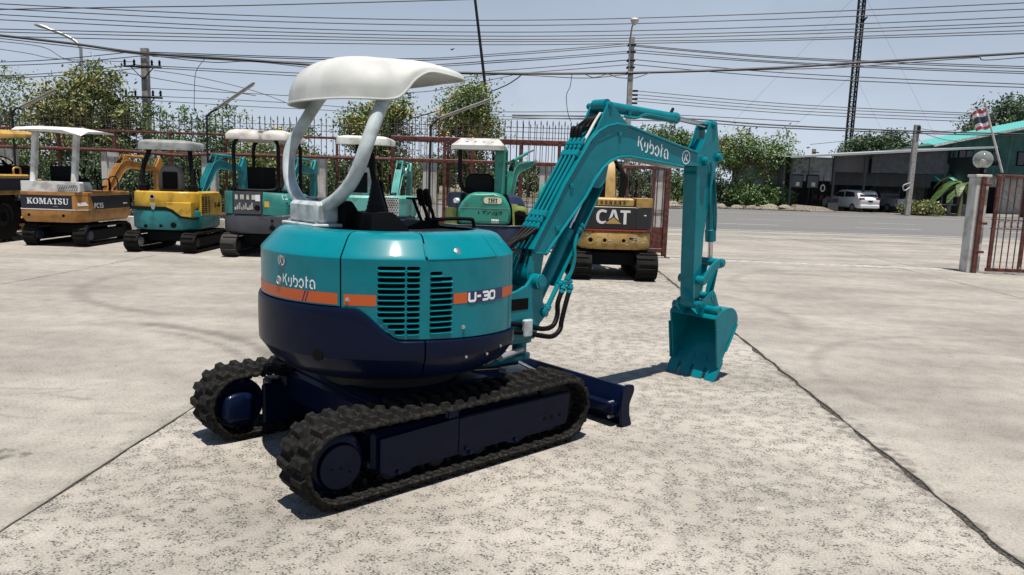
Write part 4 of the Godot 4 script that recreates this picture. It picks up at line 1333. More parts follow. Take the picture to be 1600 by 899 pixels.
	part(bm_of(root), "pipe_channel", S().tube(v3([0.845, 1.10, zc + 0.06, 0.90, 1.245, zc + 0.06, 0.975, 1.365, zc + 0.06]), 0.008, 8), mt.hose)

func bm_of(root: Node3D) -> Node:
	return root.get_node("boom")

func main_excavator() -> void:
	var root := thing("excavator", "big teal and navy compact excavator in the foreground with white canopy", "excavator", Vector3(-0.7385, 0, -4.5388), deg_to_rad(41.912))
	undercarriage(root)
	house(root)
	canopy(root)
	cockpit(root)
	work_gear(root)
const WIRES := [
	[0.011, "topmost long wire sagging right across the sky", [-17.79, 6.70, -24.50, -8.42, 6.56, -24.50, -0.27, 6.67, -24.50, 7.85, 7.11, -24.50, 17.10, 7.77, -24.50]],
	[0.011, "second long wire from the top sagging across the sky", [-17.98, 6.60, -24.75, -8.51, 6.45, -24.75, -0.27, 6.56, -24.75, 7.94, 6.99, -24.75, 17.30, 7.64, -24.75]],
	[0.011, "third long wire from the top sagging across the sky", [-18.17, 6.47, -25.00, -8.60, 6.30, -25.00, -0.26, 6.40, -25.00, 8.04, 6.81, -25.00, 17.51, 7.46, -25.00]],
	[0.011, "fourth long wire from the top sagging across the sky", [-18.37, 6.35, -25.25, -8.69, 6.22, -25.25, -0.26, 6.32, -25.25, 8.13, 6.71, -25.25, 17.71, 7.34, -25.25]],
	[0.011, "fifth long wire from the top sagging across the sky", [-18.58, 6.07, -25.50, -8.77, 6.14, -25.50, -0.26, 6.26, -25.50, 8.22, 6.66, -25.50, 17.90, 7.29, -25.50]],
	[0.011, "sixth long wire from the top sagging across the sky", [-18.76, 6.02, -25.75, -8.86, 6.08, -25.75, -0.26, 6.24, -25.75, 8.31, 6.58, -25.75, 18.10, 7.19, -25.75]],
	[0.011, "seventh long wire from the top sagging across the sky", [-18.96, 5.92, -26.00, -8.95, 6.00, -26.00, -0.26, 6.18, -26.00, 8.40, 6.57, -26.00, 18.29, 7.14, -26.00]],
	[0.011, "wire climbing to the right above the white canopy", [-15.62, 5.86, -21.50, -10.96, 6.08, -21.50, -7.38, 6.24, -21.50, -0.61, 6.62, -21.50]],
	[0.026, "thick black cable bundle hanging across the whole yard", [-16.40, 5.46, -22.50, -13.21, 5.21, -22.50, -11.05, 5.00, -22.50, -7.76, 4.89, -22.50, -3.98, 4.73, -22.50, -0.20, 4.75, -22.50, 3.57, 4.89, -22.50, 7.33, 5.13, -22.50, 10.32, 5.40, -22.50, 15.90, 5.88, -22.50]],
	[0.01, "slack wire twisted round the thick black cable bundle", [-16.69, 5.45, -22.90, -11.25, 5.01, -22.90, -9.24, 4.86, -22.90, -7.89, 4.91, -22.90, -4.82, 4.72, -22.90, -0.20, 4.77, -22.90, 2.01, 4.74, -22.90, 3.64, 4.92, -22.90, 7.46, 5.15, -22.90, 9.75, 5.29, -22.90, 13.16, 5.64, -22.90, 13.73, 5.69, -22.90, 14.03, 5.63, -22.90, 16.19, 5.88, -22.90]],
	[0.01, "upper left wire running to the left concrete pole", [-18.95, 4.99, -25.90, -16.02, 5.18, -25.90, -13.09, 5.54, -25.90]],
	[0.01, "second left wire running to the left concrete pole", [-18.96, 4.88, -25.90, -15.70, 5.08, -25.90, -12.44, 5.46, -25.90]],
	[0.01, "third left wire running to the left concrete pole", [-18.99, 4.52, -25.90, -16.00, 4.74, -25.90, -13.00, 5.12, -25.90]],
	[0.01, "lowest left wire running to the left concrete pole", [-19.00, 4.46, -25.90, -15.75, 4.67, -25.90, -12.50, 5.06, -25.90]],
	[0.01, "wire first from the top between the left pole and the lamp pole", [-12.84, 5.47, -25.40, -4.49, 5.49, -25.40, -0.40, 5.80, -25.40, 3.66, 6.23, -25.40]],
	[0.01, "wire second from the top between the left pole and the lamp pole", [-12.71, 5.43, -25.40, -4.49, 5.43, -25.40, -0.40, 5.74, -25.40, 3.67, 6.17, -25.40]],
	[0.01, "wire third from the top between the left pole and the lamp pole", [-12.33, 5.38, -25.40, -4.49, 5.29, -25.40, -0.40, 5.58, -25.40, 3.68, 5.99, -25.40]],
	[0.01, "wire fourth from the top between the left pole and the lamp pole", [-12.21, 5.34, -25.40, -4.49, 5.23, -25.40, -0.40, 5.52, -25.40, 3.68, 5.93, -25.40]],
	[0.01, "wire fifth from the top between the left pole and the lamp pole", [-12.75, 5.04, -25.40, -4.49, 4.94, -25.40, -0.39, 5.26, -25.40, 3.69, 5.71, -25.40]],
	[0.01, "wire lowest between the left pole and the lamp pole", [-12.26, 4.97, -25.40, -4.49, 4.83, -25.40, -0.38, 5.13, -25.40, 3.70, 5.56, -25.40]],
	[0.01, "wire first from the top leaving the lamp pole to the right", [3.42, 5.82, -23.30, 7.56, 5.61, -23.30, 12.05, 5.55, -23.30, 16.53, 5.54, -23.30]],
	[0.01, "wire second from the top leaving the lamp pole to the right", [3.42, 5.78, -23.30, 7.57, 5.57, -23.30, 12.05, 5.50, -23.30, 16.54, 5.48, -23.30]],
	[0.01, "wire third from the top leaving the lamp pole to the right", [3.43, 5.67, -23.30, 7.57, 5.47, -23.30, 12.06, 5.40, -23.30, 16.55, 5.39, -23.30]],
	[0.01, "wire fourth from the top leaving the lamp pole to the right", [3.43, 5.59, -23.30, 7.58, 5.43, -23.30, 12.07, 5.35, -23.30, 16.56, 5.33, -23.30]],
	[0.01, "wire fifth from the top leaving the lamp pole to the right", [3.44, 5.39, -23.30, 7.60, 5.15, -23.30, 12.10, 5.05, -23.30, 16.60, 5.01, -23.30]],
	[0.01, "wire lowest leaving the lamp pole to the right", [3.45, 5.24, -23.30, 7.61, 5.02, -23.30, 12.11, 4.94, -23.30, 16.62, 4.92, -23.30]],
	[0.01, "low wire first from insulators on the lamp pole", [4.60, 5.27, -30.00, 11.15, 4.93, -30.00, 19.01, 4.80, -30.00]],
	[0.01, "low wire second from insulators on the lamp pole", [4.61, 5.13, -30.00, 11.16, 4.81, -30.00, 19.02, 4.73, -30.00]],
	[0.01, "low wire third from insulators on the lamp pole", [4.62, 5.00, -30.00, 11.17, 4.69, -30.00, 19.03, 4.60, -30.00]],
	[0.01, "low wire fourth from insulators on the lamp pole", [4.62, 4.88, -30.00, 11.18, 4.57, -30.00, 19.05, 4.48, -30.00]],
	[0.03, "low thick line above the right roadside trees", [-0.32, 5.45, -45.00, 9.46, 5.57, -45.00, 14.92, 5.36, -45.00, 23.32, 5.25, -45.00, 32.46, 5.30, -45.00]],
	[0.022, "low thinner line above the right roadside trees", [-0.32, 5.30, -45.00, 9.47, 5.38, -45.00, 14.94, 5.21, -45.00, 23.33, 5.13, -45.00, 32.48, 5.19, -45.00]],
	[0.018, "faint low line beyond the gate", [-5.02, 6.02, -50.00, -0.36, 6.08, -50.00, 5.34, 6.25, -50.00, 12.32, 6.18, -50.00, 18.68, 6.04, -50.00]],
	[0.012, "low faint line over the fence spikes", [-19.57, 5.43, -40.00, -13.83, 5.34, -40.00, -9.77, 5.20, -40.00, -3.67, 4.89, -40.00, 4.28, 5.14, -40.00]],
	[0.012, "lower faint line over the fence spikes", [-19.58, 5.20, -40.00, -13.83, 5.04, -40.00, -9.77, 4.97, -40.00, -3.67, 4.73, -40.00, 4.29, 5.02, -40.00]],
	[0.009, "slack low wire rising past the green tree", [-13.69, 4.57, -28.00, -9.67, 4.49, -28.00, -7.78, 4.48, -28.00, -4.00, 4.71, -28.00, -2.59, 4.91, -28.00, -0.24, 5.44, -28.00]],
	[0.01, "thin wire falling to the right behind the left pole", [-21.88, 6.46, -30.00, -18.88, 6.26, -30.00, -17.65, 5.74, -30.00, -14.65, 5.22, -30.00, -10.37, 4.62, -30.00]],
	[0.009, "thin wire dipping between the treetops at far left", [-21.90, 6.27, -30.00, -19.40, 5.98, -30.00, -18.15, 5.80, -30.00, -15.13, 5.77, -30.00]],
	[0.009, "thin wire descending beside the drooping cable", [-13.91, 5.35, -29.00, -12.21, 5.14, -29.00, -10.02, 4.68, -29.00, -8.31, 4.09, -29.00]],
	[0.013, "wire from the leaning roadside pole to the house", [28.69, 6.17, -54.00, 30.72, 6.05, -54.00, 33.38, 6.71, -54.00]],
	[0.013, "wire from the leaning roadside pole to the left", [21.04, 4.81, -54.00, 25.30, 5.39, -54.00, 28.61, 6.07, -54.00]],
	[0.013, "second wire from the roadside pole toward the house roof", [28.72, 5.94, -54.00, 30.32, 5.50, -54.00, 31.72, 5.32, -54.00]],
	[0.007, "loose wire end drooping above the gate spikes", [1.58, 4.84, -22.60, 1.54, 4.45, -22.60, 1.44, 4.17, -22.60, 1.50, 3.70, -22.60, 1.60, 3.43, -22.60]],
	[0.007, "loose wire drooping above the fence lamp", [-10.30, 5.25, -25.00, -10.56, 4.92, -25.00, -10.65, 4.57, -25.00, -10.70, 3.60, -25.00]],
	[0.009, "slack loop under the thick cable beside the lamp pole", [1.96, 4.78, -22.40, 2.16, 4.70, -22.40, 2.34, 4.72, -22.40, 2.62, 4.80, -22.40, 2.91, 4.72, -22.40, 3.34, 4.71, -22.40, 3.60, 4.78, -22.40, 3.84, 4.88, -22.40]],
	[0.012, "wire from the thick cable down to the left", [0.08, 4.63, -21.80, -0.10, 4.48, -21.80, -0.55, 4.23, -21.80, -2.00, 3.65, -21.80, -3.11, 3.29, -21.80]],
]

# ---------------------------------------------------------------- fence and gates
func spear(y0: float, y1: float, r := 0.008) -> Soup:
	var s := S()
	s.bar(Vector3(0, y0, 0), Vector3(0, y1 - 0.1, 0), r * 2, r * 2)
	s.cyl(Vector3(0, y1 - 0.11, 0), Vector3(0, y1 - 0.09, 0), r * 2.2, 6)
	s.lathe(Vector3(0, y1 - 0.1, 0), Vector3.UP, [[0.0, 0.0], [r * 1.9, 0.03], [0.0, 0.1]], 4)
	return s

func fence() -> void:
	var z := -19.2
	var f := thing("fence", "long iron fence with white pillars and rust-red rails behind the parked machines", "fence", Vector3(0, 0, z))
	part(f, "base_wall", S().box(Vector3(-8.5, 0.2, 0), Vector3(24.6, 0.42, 0.2), 0.01), mt.white_paint)
	var pil := S().box(Vector3(-0.10, 1.02, 0), Vector3(0.15, 2.06, 0.26), 0.012).box(Vector3(0.10, 1.02, 0), Vector3(0.15, 2.06, 0.26), 0.012).box(Vector3(0, 1.02, 0), Vector3(0.08, 2.0, 0.2), 0.0).mesh()
	for x in [-18.6, -15.8, -13.0, -10.4, -7.84, -5.03, -2.19, 0.78, 3.71]:
		put(f, "pillar", pil, mt.white_paint, Vector3(x, 0, 0.02))
	part(f, "upper_rail", S().bar(Vector3(-20.8, 2.56, 0), Vector3(3.8, 2.56, 0), 0.06, 0.06, 0.008), mt.rust)
	# the middle rail sags and is bent at one place
	part(f, "middle_rail", S().tube(curve(v3([-20.8, 2.09, 0.16, -13.2, 2.08, 0.16, -10.4, 2.075, 0.16, -9.4, 2.04, 0.19, -8.6, 2.0, 0.2, -8.2, 2.02, 0.18, -7.4, 2.06, 0.16, -3.4, 2.07, 0.16, 3.8, 2.07, 0.16]), 5), 0.042, 8), mt.rust)
	part(f, "middle_rail", S().bar(Vector3(-20.8, 2.06, 0), Vector3(3.8, 2.06, 0), 0.05, 0.05, 0.008), mt.rust)
	part(f, "lower_rail", S().bar(Vector3(-20.8, 0.5, 0), Vector3(3.8, 0.5, 0), 0.05, 0.05, 0.008), mt.rust)
	for y in [2.72, 2.86]:
		part(f, "thin_rail", S().bar(Vector3(-20.8, y, 0), Vector3(3.8, y, 0), 0.012, 0.012), mt.bar_iron)
	for y in [0.95, 1.05]:
		part(f, "thin_rail", S().bar(Vector3(-20.8, y, 0.0), Vector3(3.8, y, 0.0), 0.012, 0.012), mt.bar_iron)
	var post := S().bar(Vector3(0, 0.4, 0), Vector3(0, 2.56, 0), 0.06, 0.06, 0.006).mesh()
	for k in 18:
		put(f, "post", post, mt.rust, Vector3(-20.2 + k * 1.42, 0, 0.03))
	var bar := spear(0.42, 3.08).mesh()
	var n := 156
	for k in n:
		var o := put(f, "spear_bar", bar, mt.bar_iron, Vector3(-20.7 + k * 0.157, rng.randf_range(-0.012, 0.012), 0))
		o.rotation.z = rng.randf_range(-0.006, 0.006)
	# lamps with long tubes on bent arms
	for q in [[-7.78, 3.0, -7.55, 3.14, -6.57, 3.81, "tube lamp on a bent arm above the yellow and teal machine"], [-2.17, 2.93, -2.0, 3.08, -0.70, 3.59, "tube lamp on a bent arm above the pale canopy roof with ribs"], [-12.66, 2.95, -12.47, 3.02, -11.53, 3.49, "tube lamp on a bent arm at the far left of the fence"]]:
		var l := thing("fence_lamp", q[6], "lamp", Vector3(0, 0, -18.9), 0.0, "tube lamps on the fence")
		part(l, "pole", S().tube(curve(v3([q[0], 0.0, 0, q[0], q[1] - 0.25, 0, q[0] + 0.03, q[1] - 0.02, 0, q[0] + 0.12, q[1] + 0.09, 0, q[2] + 0.03, q[3] + 0.02, 0]), 5), 0.026, 8), mt.dark_steel)
		var d := Vector3(q[4] - q[2], q[5] - q[3], 0).normalized()
		part(l, "reflector", S().bar(Vector3(q[2], q[3] + 0.03, 0), Vector3(q[4], q[5] + 0.03, 0), 0.14, 0.03, 0.008), mt.galv)
		part(l, "tube", S().cyl(Vector3(q[2], q[3], 0) + d * 0.06, Vector3(q[4], q[5], 0) - d * 0.03, 0.03, 10), mt.white_paint)

func gates() -> void:
	# sliding gate pushed open along the fence
	var g := thing("sliding_gate", "rust-red sliding gate of spiked bars standing open behind the orange-striped machine", "gate", Vector3(0, 0, -17.0))
	part(g, "upper_rail", S().bar(Vector3(-2.84, 2.51, 0), Vector3(1.9, 2.51, 0), 0.075, 0.085, 0.01), mt.rust)
	part(g, "middle_rail", S().bar(Vector3(-2.84, 2.02, 0), Vector3(3.5, 2.02, 0), 0.075, 0.085, 0.01), mt.rust)
	part(g, "lower_rail", S().bar(Vector3(-2.84, 0.14, 0), Vector3(3.5, 0.14, 0), 0.075, 0.1, 0.01), mt.rust)
	part(g, "kick_panel", S().box(Vector3(0.33, 0.42, 0), Vector3(6.2, 0.5, 0.012)), mt.rust)
	for x in [-2.80, -1.62, -1.0, 0.1, 1.2, 1.9]:
		part(g, "post", S().bar(Vector3(x, 0.1, 0.0), Vector3(x, 2.5, 0.0), 0.07, 0.07, 0.008), mt.rust)
	for x in [2.55, 3.16]:
		part(g, "post", S().bar(Vector3(x, 0.1, 0), Vector3(x, 2.0, 0), 0.06, 0.06, 0.008), mt.rust)
	part(g, "end_post", S().box(Vector3(3.47, 1.03, 0), Vector3(0.11, 2.06, 0.11), 0.01), mt.rust)
	part(g, "end_panel", S().box(Vector3(3.3, 1.3, -0.02), Vector3(0.22, 1.35, 0.01)), mt.white_paint)
	part(g, "wheel", S().cyl(Vector3(3.1, 0.07, -0.03), Vector3(3.1, 0.07, 0.03), 0.065, 16), mt.dark_steel)
	part(g, "wheel", S().cyl(Vector3(-2.4, 0.07, -0.03), Vector3(-2.4, 0.07, 0.03), 0.065, 16), mt.dark_steel)
	for y in [2.72, 2.82]:
		part(g, "thin_rail", S().bar(Vector3(-2.8, y, 0), Vector3(1.9, y, 0), 0.012, 0.012), mt.bar_iron)
	part(g, "thin_rail", S().bar(Vector3(-2.8, 1.05, 0), Vector3(3.4, 1.05, 0), 0.012, 0.012), mt.bar_iron)
	var tall := spear(0.6, 3.0).mesh()
	var low := S().bar(Vector3(0, 0.6, 0), Vector3(0, 2.0, 0), 0.016, 0.016).mesh()
	for k in 46:
		var x := -2.7 + k * 0.135
		put(g, "spear_bar" if x < 1.9 else "bar", tall if x < 1.9 else low, mt.rust if k % 2 else mt.bar_iron, Vector3(x, 0, 0))
	# right gate post, its globe lamp, the leaf hinged on it, and the flag
	var p := thing("gate_pillar", "white plastered gate pillar with a red steel post beside the entrance", "pillar", Vector3(9.72, 0, -15.78), deg_to_rad(-6))
	part(p, "shaft", S().box(Vector3(0.05, 1.0, 0), Vector3(0.25, 2.0, 0.34), 0.01), mt.white_paint)
	part(p, "cap", S().box(Vector3(0.05, 2.03, 0), Vector3(0.31, 0.06, 0.40), 0.012), mt.white_paint)
	part(p, "steel_post", S().box(Vector3(0.05, 1.01, 0.205), Vector3(0.085, 2.02, 0.07), 0.006), mt.rust)
	for y in [0.45, 1.05, 1.85]:
		part(p, "hinge", S().box(Vector3(0.12, y, 0.215), Vector3(0.16, 0.05, 0.05), 0.006), mt.rust)
	var gl := thing("globe_lamp", "clear round globe lamp on the white gate pillar", "lamp", Vector3(9.76, 2.063, -15.72))
	part(gl, "neck", S().lathe(Vector3.ZERO, Vector3.UP, [[0.0, 0], [0.09, 0], [0.09, 0.02], [0.045, 0.05], [0.045, 0.1], [0.09, 0.14], [0.0, 0.14]], 20), mt.black)
	var gm := M(0.40, 0.45, 0.40, 0.06)
	gm.albedo_color.a = 0.3
	gm.transparency = BaseMaterial3D.TRANSPARENCY_ALPHA
	var prof := []
	for k in 17:
		var a := lerpf(-PI / 2 + 0.45, PI / 2, k / 16.0)
		prof.append([maxf(0.0, cos(a) * 0.185), 0.305 + sin(a) * 0.185])
	part(gl, "globe", S().lathe(Vector3.ZERO, Vector3.UP, prof, 28), gm, 0.3)
	part(gl, "bulb", S().lathe(Vector3(0, 0.14, 0), Vector3.UP, [[0.0, 0], [0.025, 0.0], [0.028, 0.05], [0.055, 0.11], [0.045, 0.16], [0.0, 0.18]], 14), mt.white_paint)
	var lf := thing("gate_leaf", "rust-red barred gate leaf hinged on the white pillar", "gate", Vector3(9.98, 0, -15.5), deg_to_rad(-8))
	for x in [0.03, 0.62, 1.9, 3.2]:
		part(lf, "stile", S().box(Vector3(x, 1.05, 0), Vector3(0.07, 2.0, 0.06), 0.006), mt.rust)
	for y in [0.09, 2.03]:
		part(lf, "rail", S().box(Vector3(1.6, y, 0), Vector3(3.27, 0.075, 0.05), 0.006), mt.rust)
	for y in [0.95, 1.14]:
		part(lf, "rail", S().box(Vector3(1.6, y, 0), Vector3(3.27, 0.02, 0.02), 0.003), mt.rust)
	var b := S().bar(Vector3(0, 0.1, 0), Vector3(0, 2.02, 0), 0.018, 0.018).mesh()
	for k in 25:
		put(lf, "bar", b, mt.rust if k % 3 else mt.bar_iron, Vector3(0.12 + k * 0.125, 0, 0))
	var ring := PackedVector3Array()
	for k in 19:
		ring.append(Vector3(cos(TAU * k / 18) * 0.055, sin(TAU * k / 18) * 0.075, 0))
	var rm := S().tube(ring, 0.006, 5, false).mesh()
	for k in 24:
		put(lf, "ring", rm, mt.bar_iron, Vector3(0.18 + k * 0.125, 1.045, 0))
	var tp := spear(2.03, 2.66).mesh()
	for k in 20:
		put(lf, "spear_bar", tp, mt.rust, Vector3(0.75 + k * 0.125, 0, 0))
	part(lf, "rail", S().box(Vector3(1.95, 2.42, 0), Vector3(2.5, 0.03, 0.03), 0.003), mt.rust)
	for k in 10:
		put(lf, "tip", S().lathe(Vector3.ZERO, Vector3.UP, [[0.016, 0], [0.02, 0.03], [0.0, 0.07]], 6).mesh(), mt.bolt, Vector3(0.12 + k * 0.25, 0.13, 0.02))
	# flag on a slanting pole
	var fl := thing("flag", "small striped red, white and blue flag on a slanting white pole", "flag", Vector3(10.16, 2.0, -15.85))
	part(fl, "pole", S().cyl(Vector3(0.12, 0.12, 0), Vector3(-0.42, 1.53, 0), 0.022, 10).lathe(Vector3(-0.42, 1.52, 0), Vector3(-0.36, 0.93, 0), [[0, 0], [0.03, 0.02], [0.03, 0.04], [0, 0.08]], 10), mt.white_paint)
	var cols := [[0.0, 0.16, M(0.34, 0.05, 0.07, 0.8)], [0.16, 0.33, M(0.6, 0.58, 0.58, 0.8)], [0.33, 0.66, M(0.035, 0.04, 0.075, 0.8)], [0.66, 0.83, M(0.6, 0.58, 0.58, 0.8)], [0.83, 1.0, M(0.40, 0.06, 0.08, 0.8)]]
	var a0 := Vector3(-0.385, 1.45, 0); var dn := Vector3(0.36, -0.93, 0)
	for c in cols:
		var s := S()
		var rings := []
		for i in 3:
			var t: float = lerpf(c[0], c[1], i / 2.0) * 0.42
			var r := PackedVector3Array()
			for j in 15:
				var u := j / 14.0
				r.append(a0 + dn * t + Vector3(-0.28 * u, -0.16 * u * u - 0.05 * sin(u * 5.0), sin(u * 9.0 + t * 3.0) * 0.05 * u))
			rings.append(r)
		s.loft(rings, false, false)
		var m: StandardMaterial3D = c[2]
		m.backlight_enabled = true
		m.backlight = m.albedo_color * 0.5
		part(fl, "stripe", s, m, 0.2)

# ---------------------------------------------------------------- poles, lamps, mast, buildings, cars
func street() -> void:
	var c := thing("utility_pole", "weathered concrete utility pole with crossarms rising behind the leafy tree", "pole", Vector3(-12.77, 0, -26), 0, "utility poles")
	part(c, "shaft", S().bar(Vector3(0, 0, 0), Vector3(0.02, 5.7, 0), 0.22, 0.22, 0.02), mt.concrete_post)
	for q in [[5.05, 0.42], [4.72, 0.0], [4.05, 0.36]]:
		if q[1] == 0.0: continue
		part(c, "crossarm", S().bar(Vector3(-0.62, q[0], 0.2), Vector3(0.66, q[0] - 0.02, 0.2), 0.06, 0.06, 0.006), mt.dark_steel)
		for x in [-0.58, -0.26, 0.34, 0.6]:
			part(c, "insulator", S().lathe(Vector3(x, q[0] + 0.03, 0.2), Vector3.UP, [[0.02, 0], [0.045, 0.04], [0.03, 0.08], [0.045, 0.12], [0.03, 0.18], [0.0, 0.21]], 10), mt.black)
		part(c, "brace", S().bar(Vector3(-0.4, q[0], 0.2), Vector3(0, q[0] - 0.4, 0.16), 0.04, 0.02).bar(Vector3(0.42, q[0], 0.2), Vector3(0.02, q[0] - 0.4, 0.16), 0.04, 0.02), mt.dark_steel)
	var lp := thing("utility_pole", "slim concrete pole with an egg-shaped lamp behind the raised boom", "pole", Vector3(3.36, 0, -23), 0, "utility poles")
	part(lp, "shaft", S().bar(Vector3(0.05, 0, 0), Vector3(0.0, 6.0, 0), 0.15, 0.15, 0.015), mt.concrete_post)
	part(lp, "lamp_arm", S().tube(curve(v3([-0.05, 4.9, 0.1, -0.07, 5.7, 0.14, -0.1, 6.1, 0.5, -0.1, 6.25, 0.9]), 5), 0.025, 8), mt.galv)
	part(lp, "lamp_head", S().lathe(Vector3(-0.1, 6.12, 1.0), Vector3(0.0, 1, 0.2), [[0.0, 0], [0.04, 0.01], [0.09, 0.07], [0.12, 0.13], [0.115, 0.17], [0.08, 0.20], [0.0, 0.215]], 16), mt.white_paint)
	for k in 4:
		part(lp, "insulator", S().cyl(Vector3(0.1, 4.42 - k * 0.12, 0), Vector3(0.26, 4.42 - k * 0.12, 0), 0.03, 8), mt.black)
	for y in [5.75, 5.55, 5.3, 5.1]:
		part(lp, "wire_clamp", S().box(Vector3(0, y, 0.0), Vector3(0.24, 0.05, 0.24), 0.01), mt.dark_steel)
	var sl := thing("street_lamp", "tall grey street lamp with a curved arm at far left", "lamp", Vector3(-16.1, 0, -28))
	part(sl, "pole", S().tube(curve(v3([0, 0, 0, 0, 3.0, 0, 0.02, 5.5, 0, -0.02, 6.0, 0, -0.35, 6.28, 0, -0.9, 6.5, 0, -1.1, 6.57, 0]), 5), 0.055, 10), mt.galv)
	part(sl, "lamp_head", S().loft([ring_e(Vector3(-0.95, 6.52, 0), 0.05, 0.03), ring_e(Vector3(-1.15, 6.61, 0), 0.13, 0.07), ring_e(Vector3(-1.42, 6.68, 0), 0.15, 0.08), ring_e(Vector3(-1.62, 6.7, 0), 0.05, 0.03)]), mt.galv)
	var ln := thing("thin_mast", "thin dark mast leaning left behind the white canopy", "pole", Vector3(-0.62, 0, -22))
	part(ln, "shaft", S().cyl(Vector3(0.3, 0, 0), Vector3(-0.75, 7.1, 0), 0.05, 10, 0.04), mt.dark_steel)
	part(ln, "foot", S().box(Vector3(0.3, 0.03, 0), Vector3(0.3, 0.06, 0.3), 0.01), mt.concrete_post)
	# lattice radio mast far off
	var tw := thing("radio_mast", "tall slender lattice radio mast far beyond the road", "mast", Vector3(41.7, 0, -95))
	var H := 34.0
	var legs := [Vector3(-0.42, 0, 0.3), Vector3(0.42, 0, 0.3), Vector3(0, 0, -0.45)]
	for l in legs:
		part(tw, "leg", S().bar(l, l + Vector3(0, H, 0), 0.15, 0.15), mt.dark_steel)
	for k in 56:
		var s := S()
		var y := k * 0.6
		for i in 3:
			var A: Vector3 = legs[i]; var B: Vector3 = legs[(i + 1) % 3]
			s.bar(A + Vector3(0, y, 0), B + Vector3(0, y, 0), 0.05, 0.05)
			s.bar((A if k % 2 else B) + Vector3(0, y, 0), (B if k % 2 else A) + Vector3(0, y + 0.6, 0), 0.05, 0.05)
		var o := part(tw, "bracing", s, mt.dark_steel)
	part(tw, "cable_ladder", S().bar(Vector3(0.1, 0, 0.42), Vector3(0.1, H, 0.42), 0.2, 0.1), mt.black)
	for q in [[-22.0, 26.0], [-15.0, 16.0], [20.0, 26.0], [13.0, 16.0]]:
		part(tw, "guy_wire", S().cyl(Vector3(0, q[1], 0), Vector3(q[0], 0, -6), 0.014, 4), mt.galv)
	# poles across the road
	var rp := thing("utility_pole", "concrete pole leaning in front of the dark garage across the road", "pole", Vector3(27.98, 0, -53), 0, "utility poles")
	part(rp, "shaft", S().bar(Vector3(0, 0, 0), Vector3(0.03, 6.35, 0), 0.34, 0.28, 0.03), mt.concrete_post)
	part(rp, "wire_clamp", S().box(Vector3(0.1, 6.0, 0.1), Vector3(0.2, 0.5, 0.3), 0.02), mt.dark_steel)
	part(rp, "cable_coil", S().tube(curve(v3([-0.1, 2.3, 0.2, -0.6, 2.1, 0.25, -0.5, 1.75, 0.25, -0.1, 2.0, 0.2]), 6), 0.05, 6), mt.galv)
	var sp := thing("utility_pole", "short distant pole rising behind the garage roof", "pole", Vector3(31.6, 0, -80), 0, "utility poles")
	part(sp, "shaft", S().bar(Vector3(0, 0, 0), Vector3(0.05, 5.9, 0), 0.35, 0.3, 0.03), mt.concrete_post)
	part(sp, "crossarm", S().bar(Vector3(-0.1, 5.5, 0.2), Vector3(0.5, 5.5, 0.2), 0.1, 0.1), mt.dark_steel)
	var tp := thing("utility_pole", "dark wooden pole standing behind the flag", "pole", Vector3(26.9, 0, -38.9), 0, "utility poles")
	part(tp, "shaft", S().bar(Vector3(0, 0, 0), Vector3(0.1, 5.0, 0), 0.36, 0.36, 0.03), mt.black)
	part(tp, "crossarm", S().bar(Vector3(-0.6, 4.7, 0.25), Vector3(0.7, 4.72, 0.25), 0.1, 0.1), mt.dark_steel)
	# birds on the wires
	for q in [[Vector3(10.92, 6.95, -24.55), "small dark bird perched on the topmost wire beside the mast"], [Vector3(-2.28, 5.93, -26.05), "small dark bird perched above the white canopy"]]:
		var bd := thing("bird", q[1], "bird", q[0], 0.3, "birds on the wires")
		bd.scale = Vector3.ONE * (1.0 if q[0].x > 0 else 0.5)
		part(bd, "body", S().loft([ring_e(Vector3(-0.13, 0.10, 0), 0.012, 0.014), ring_e(Vector3(-0.08, 0.08, 0), 0.035, 0.035), ring_e(Vector3(0, 0.07, 0), 0.05, 0.05), ring_e(Vector3(0.06, 0.11, 0), 0.038, 0.04), ring_e(Vector3(0.10, 0.15, 0), 0.03, 0.032), ring_e(Vector3(0.125, 0.165, 0), 0.02, 0.02), ring_e(Vector3(0.16, 0.16, 0), 0.004, 0.004)]), mt.black)
		part(bd, "tail", S().bar(Vector3(-0.1, 0.075, 0), Vector3(-0.22, 0.03, 0), 0.04, 0.012), mt.black)
		part(bd, "leg", S().cyl(Vector3(0.01, 0.03, 0.015), Vector3(0.01, 0.0, 0.015), 0.005, 5), mt.black)
		part(bd, "leg", S().cyl(Vector3(0.01, 0.03, -0.015), Vector3(0.01, 0.0, -0.015), 0.005, 5), mt.black)
	garage()
	dwelling()
	cars()

func ring_e(c: Vector3, w: float, h: float, n := 12) -> PackedVector3Array:
	var r := PackedVector3Array()
	for i in n:
		var a := TAU * i / n
		r.append(c + Vector3(0, sin(a) * h, cos(a) * w))
	return r

# corrugated sheet in x, y with ribs along y
func corrugated(w: float, h: float, pitch: float, depth: float) -> Soup:
	var s := S()
	var n := int(w / pitch * 4)
	var a := PackedVector3Array(); var b := PackedVector3Array()
	for i in n + 1:
		var x := w * i / n
		var z: float = [0.0, depth, depth, 0.0][i % 4]
		a.append(Vector3(x, 0, z)); b.append(Vector3(x, h, z))
	return s.loft([a, b], false, false)

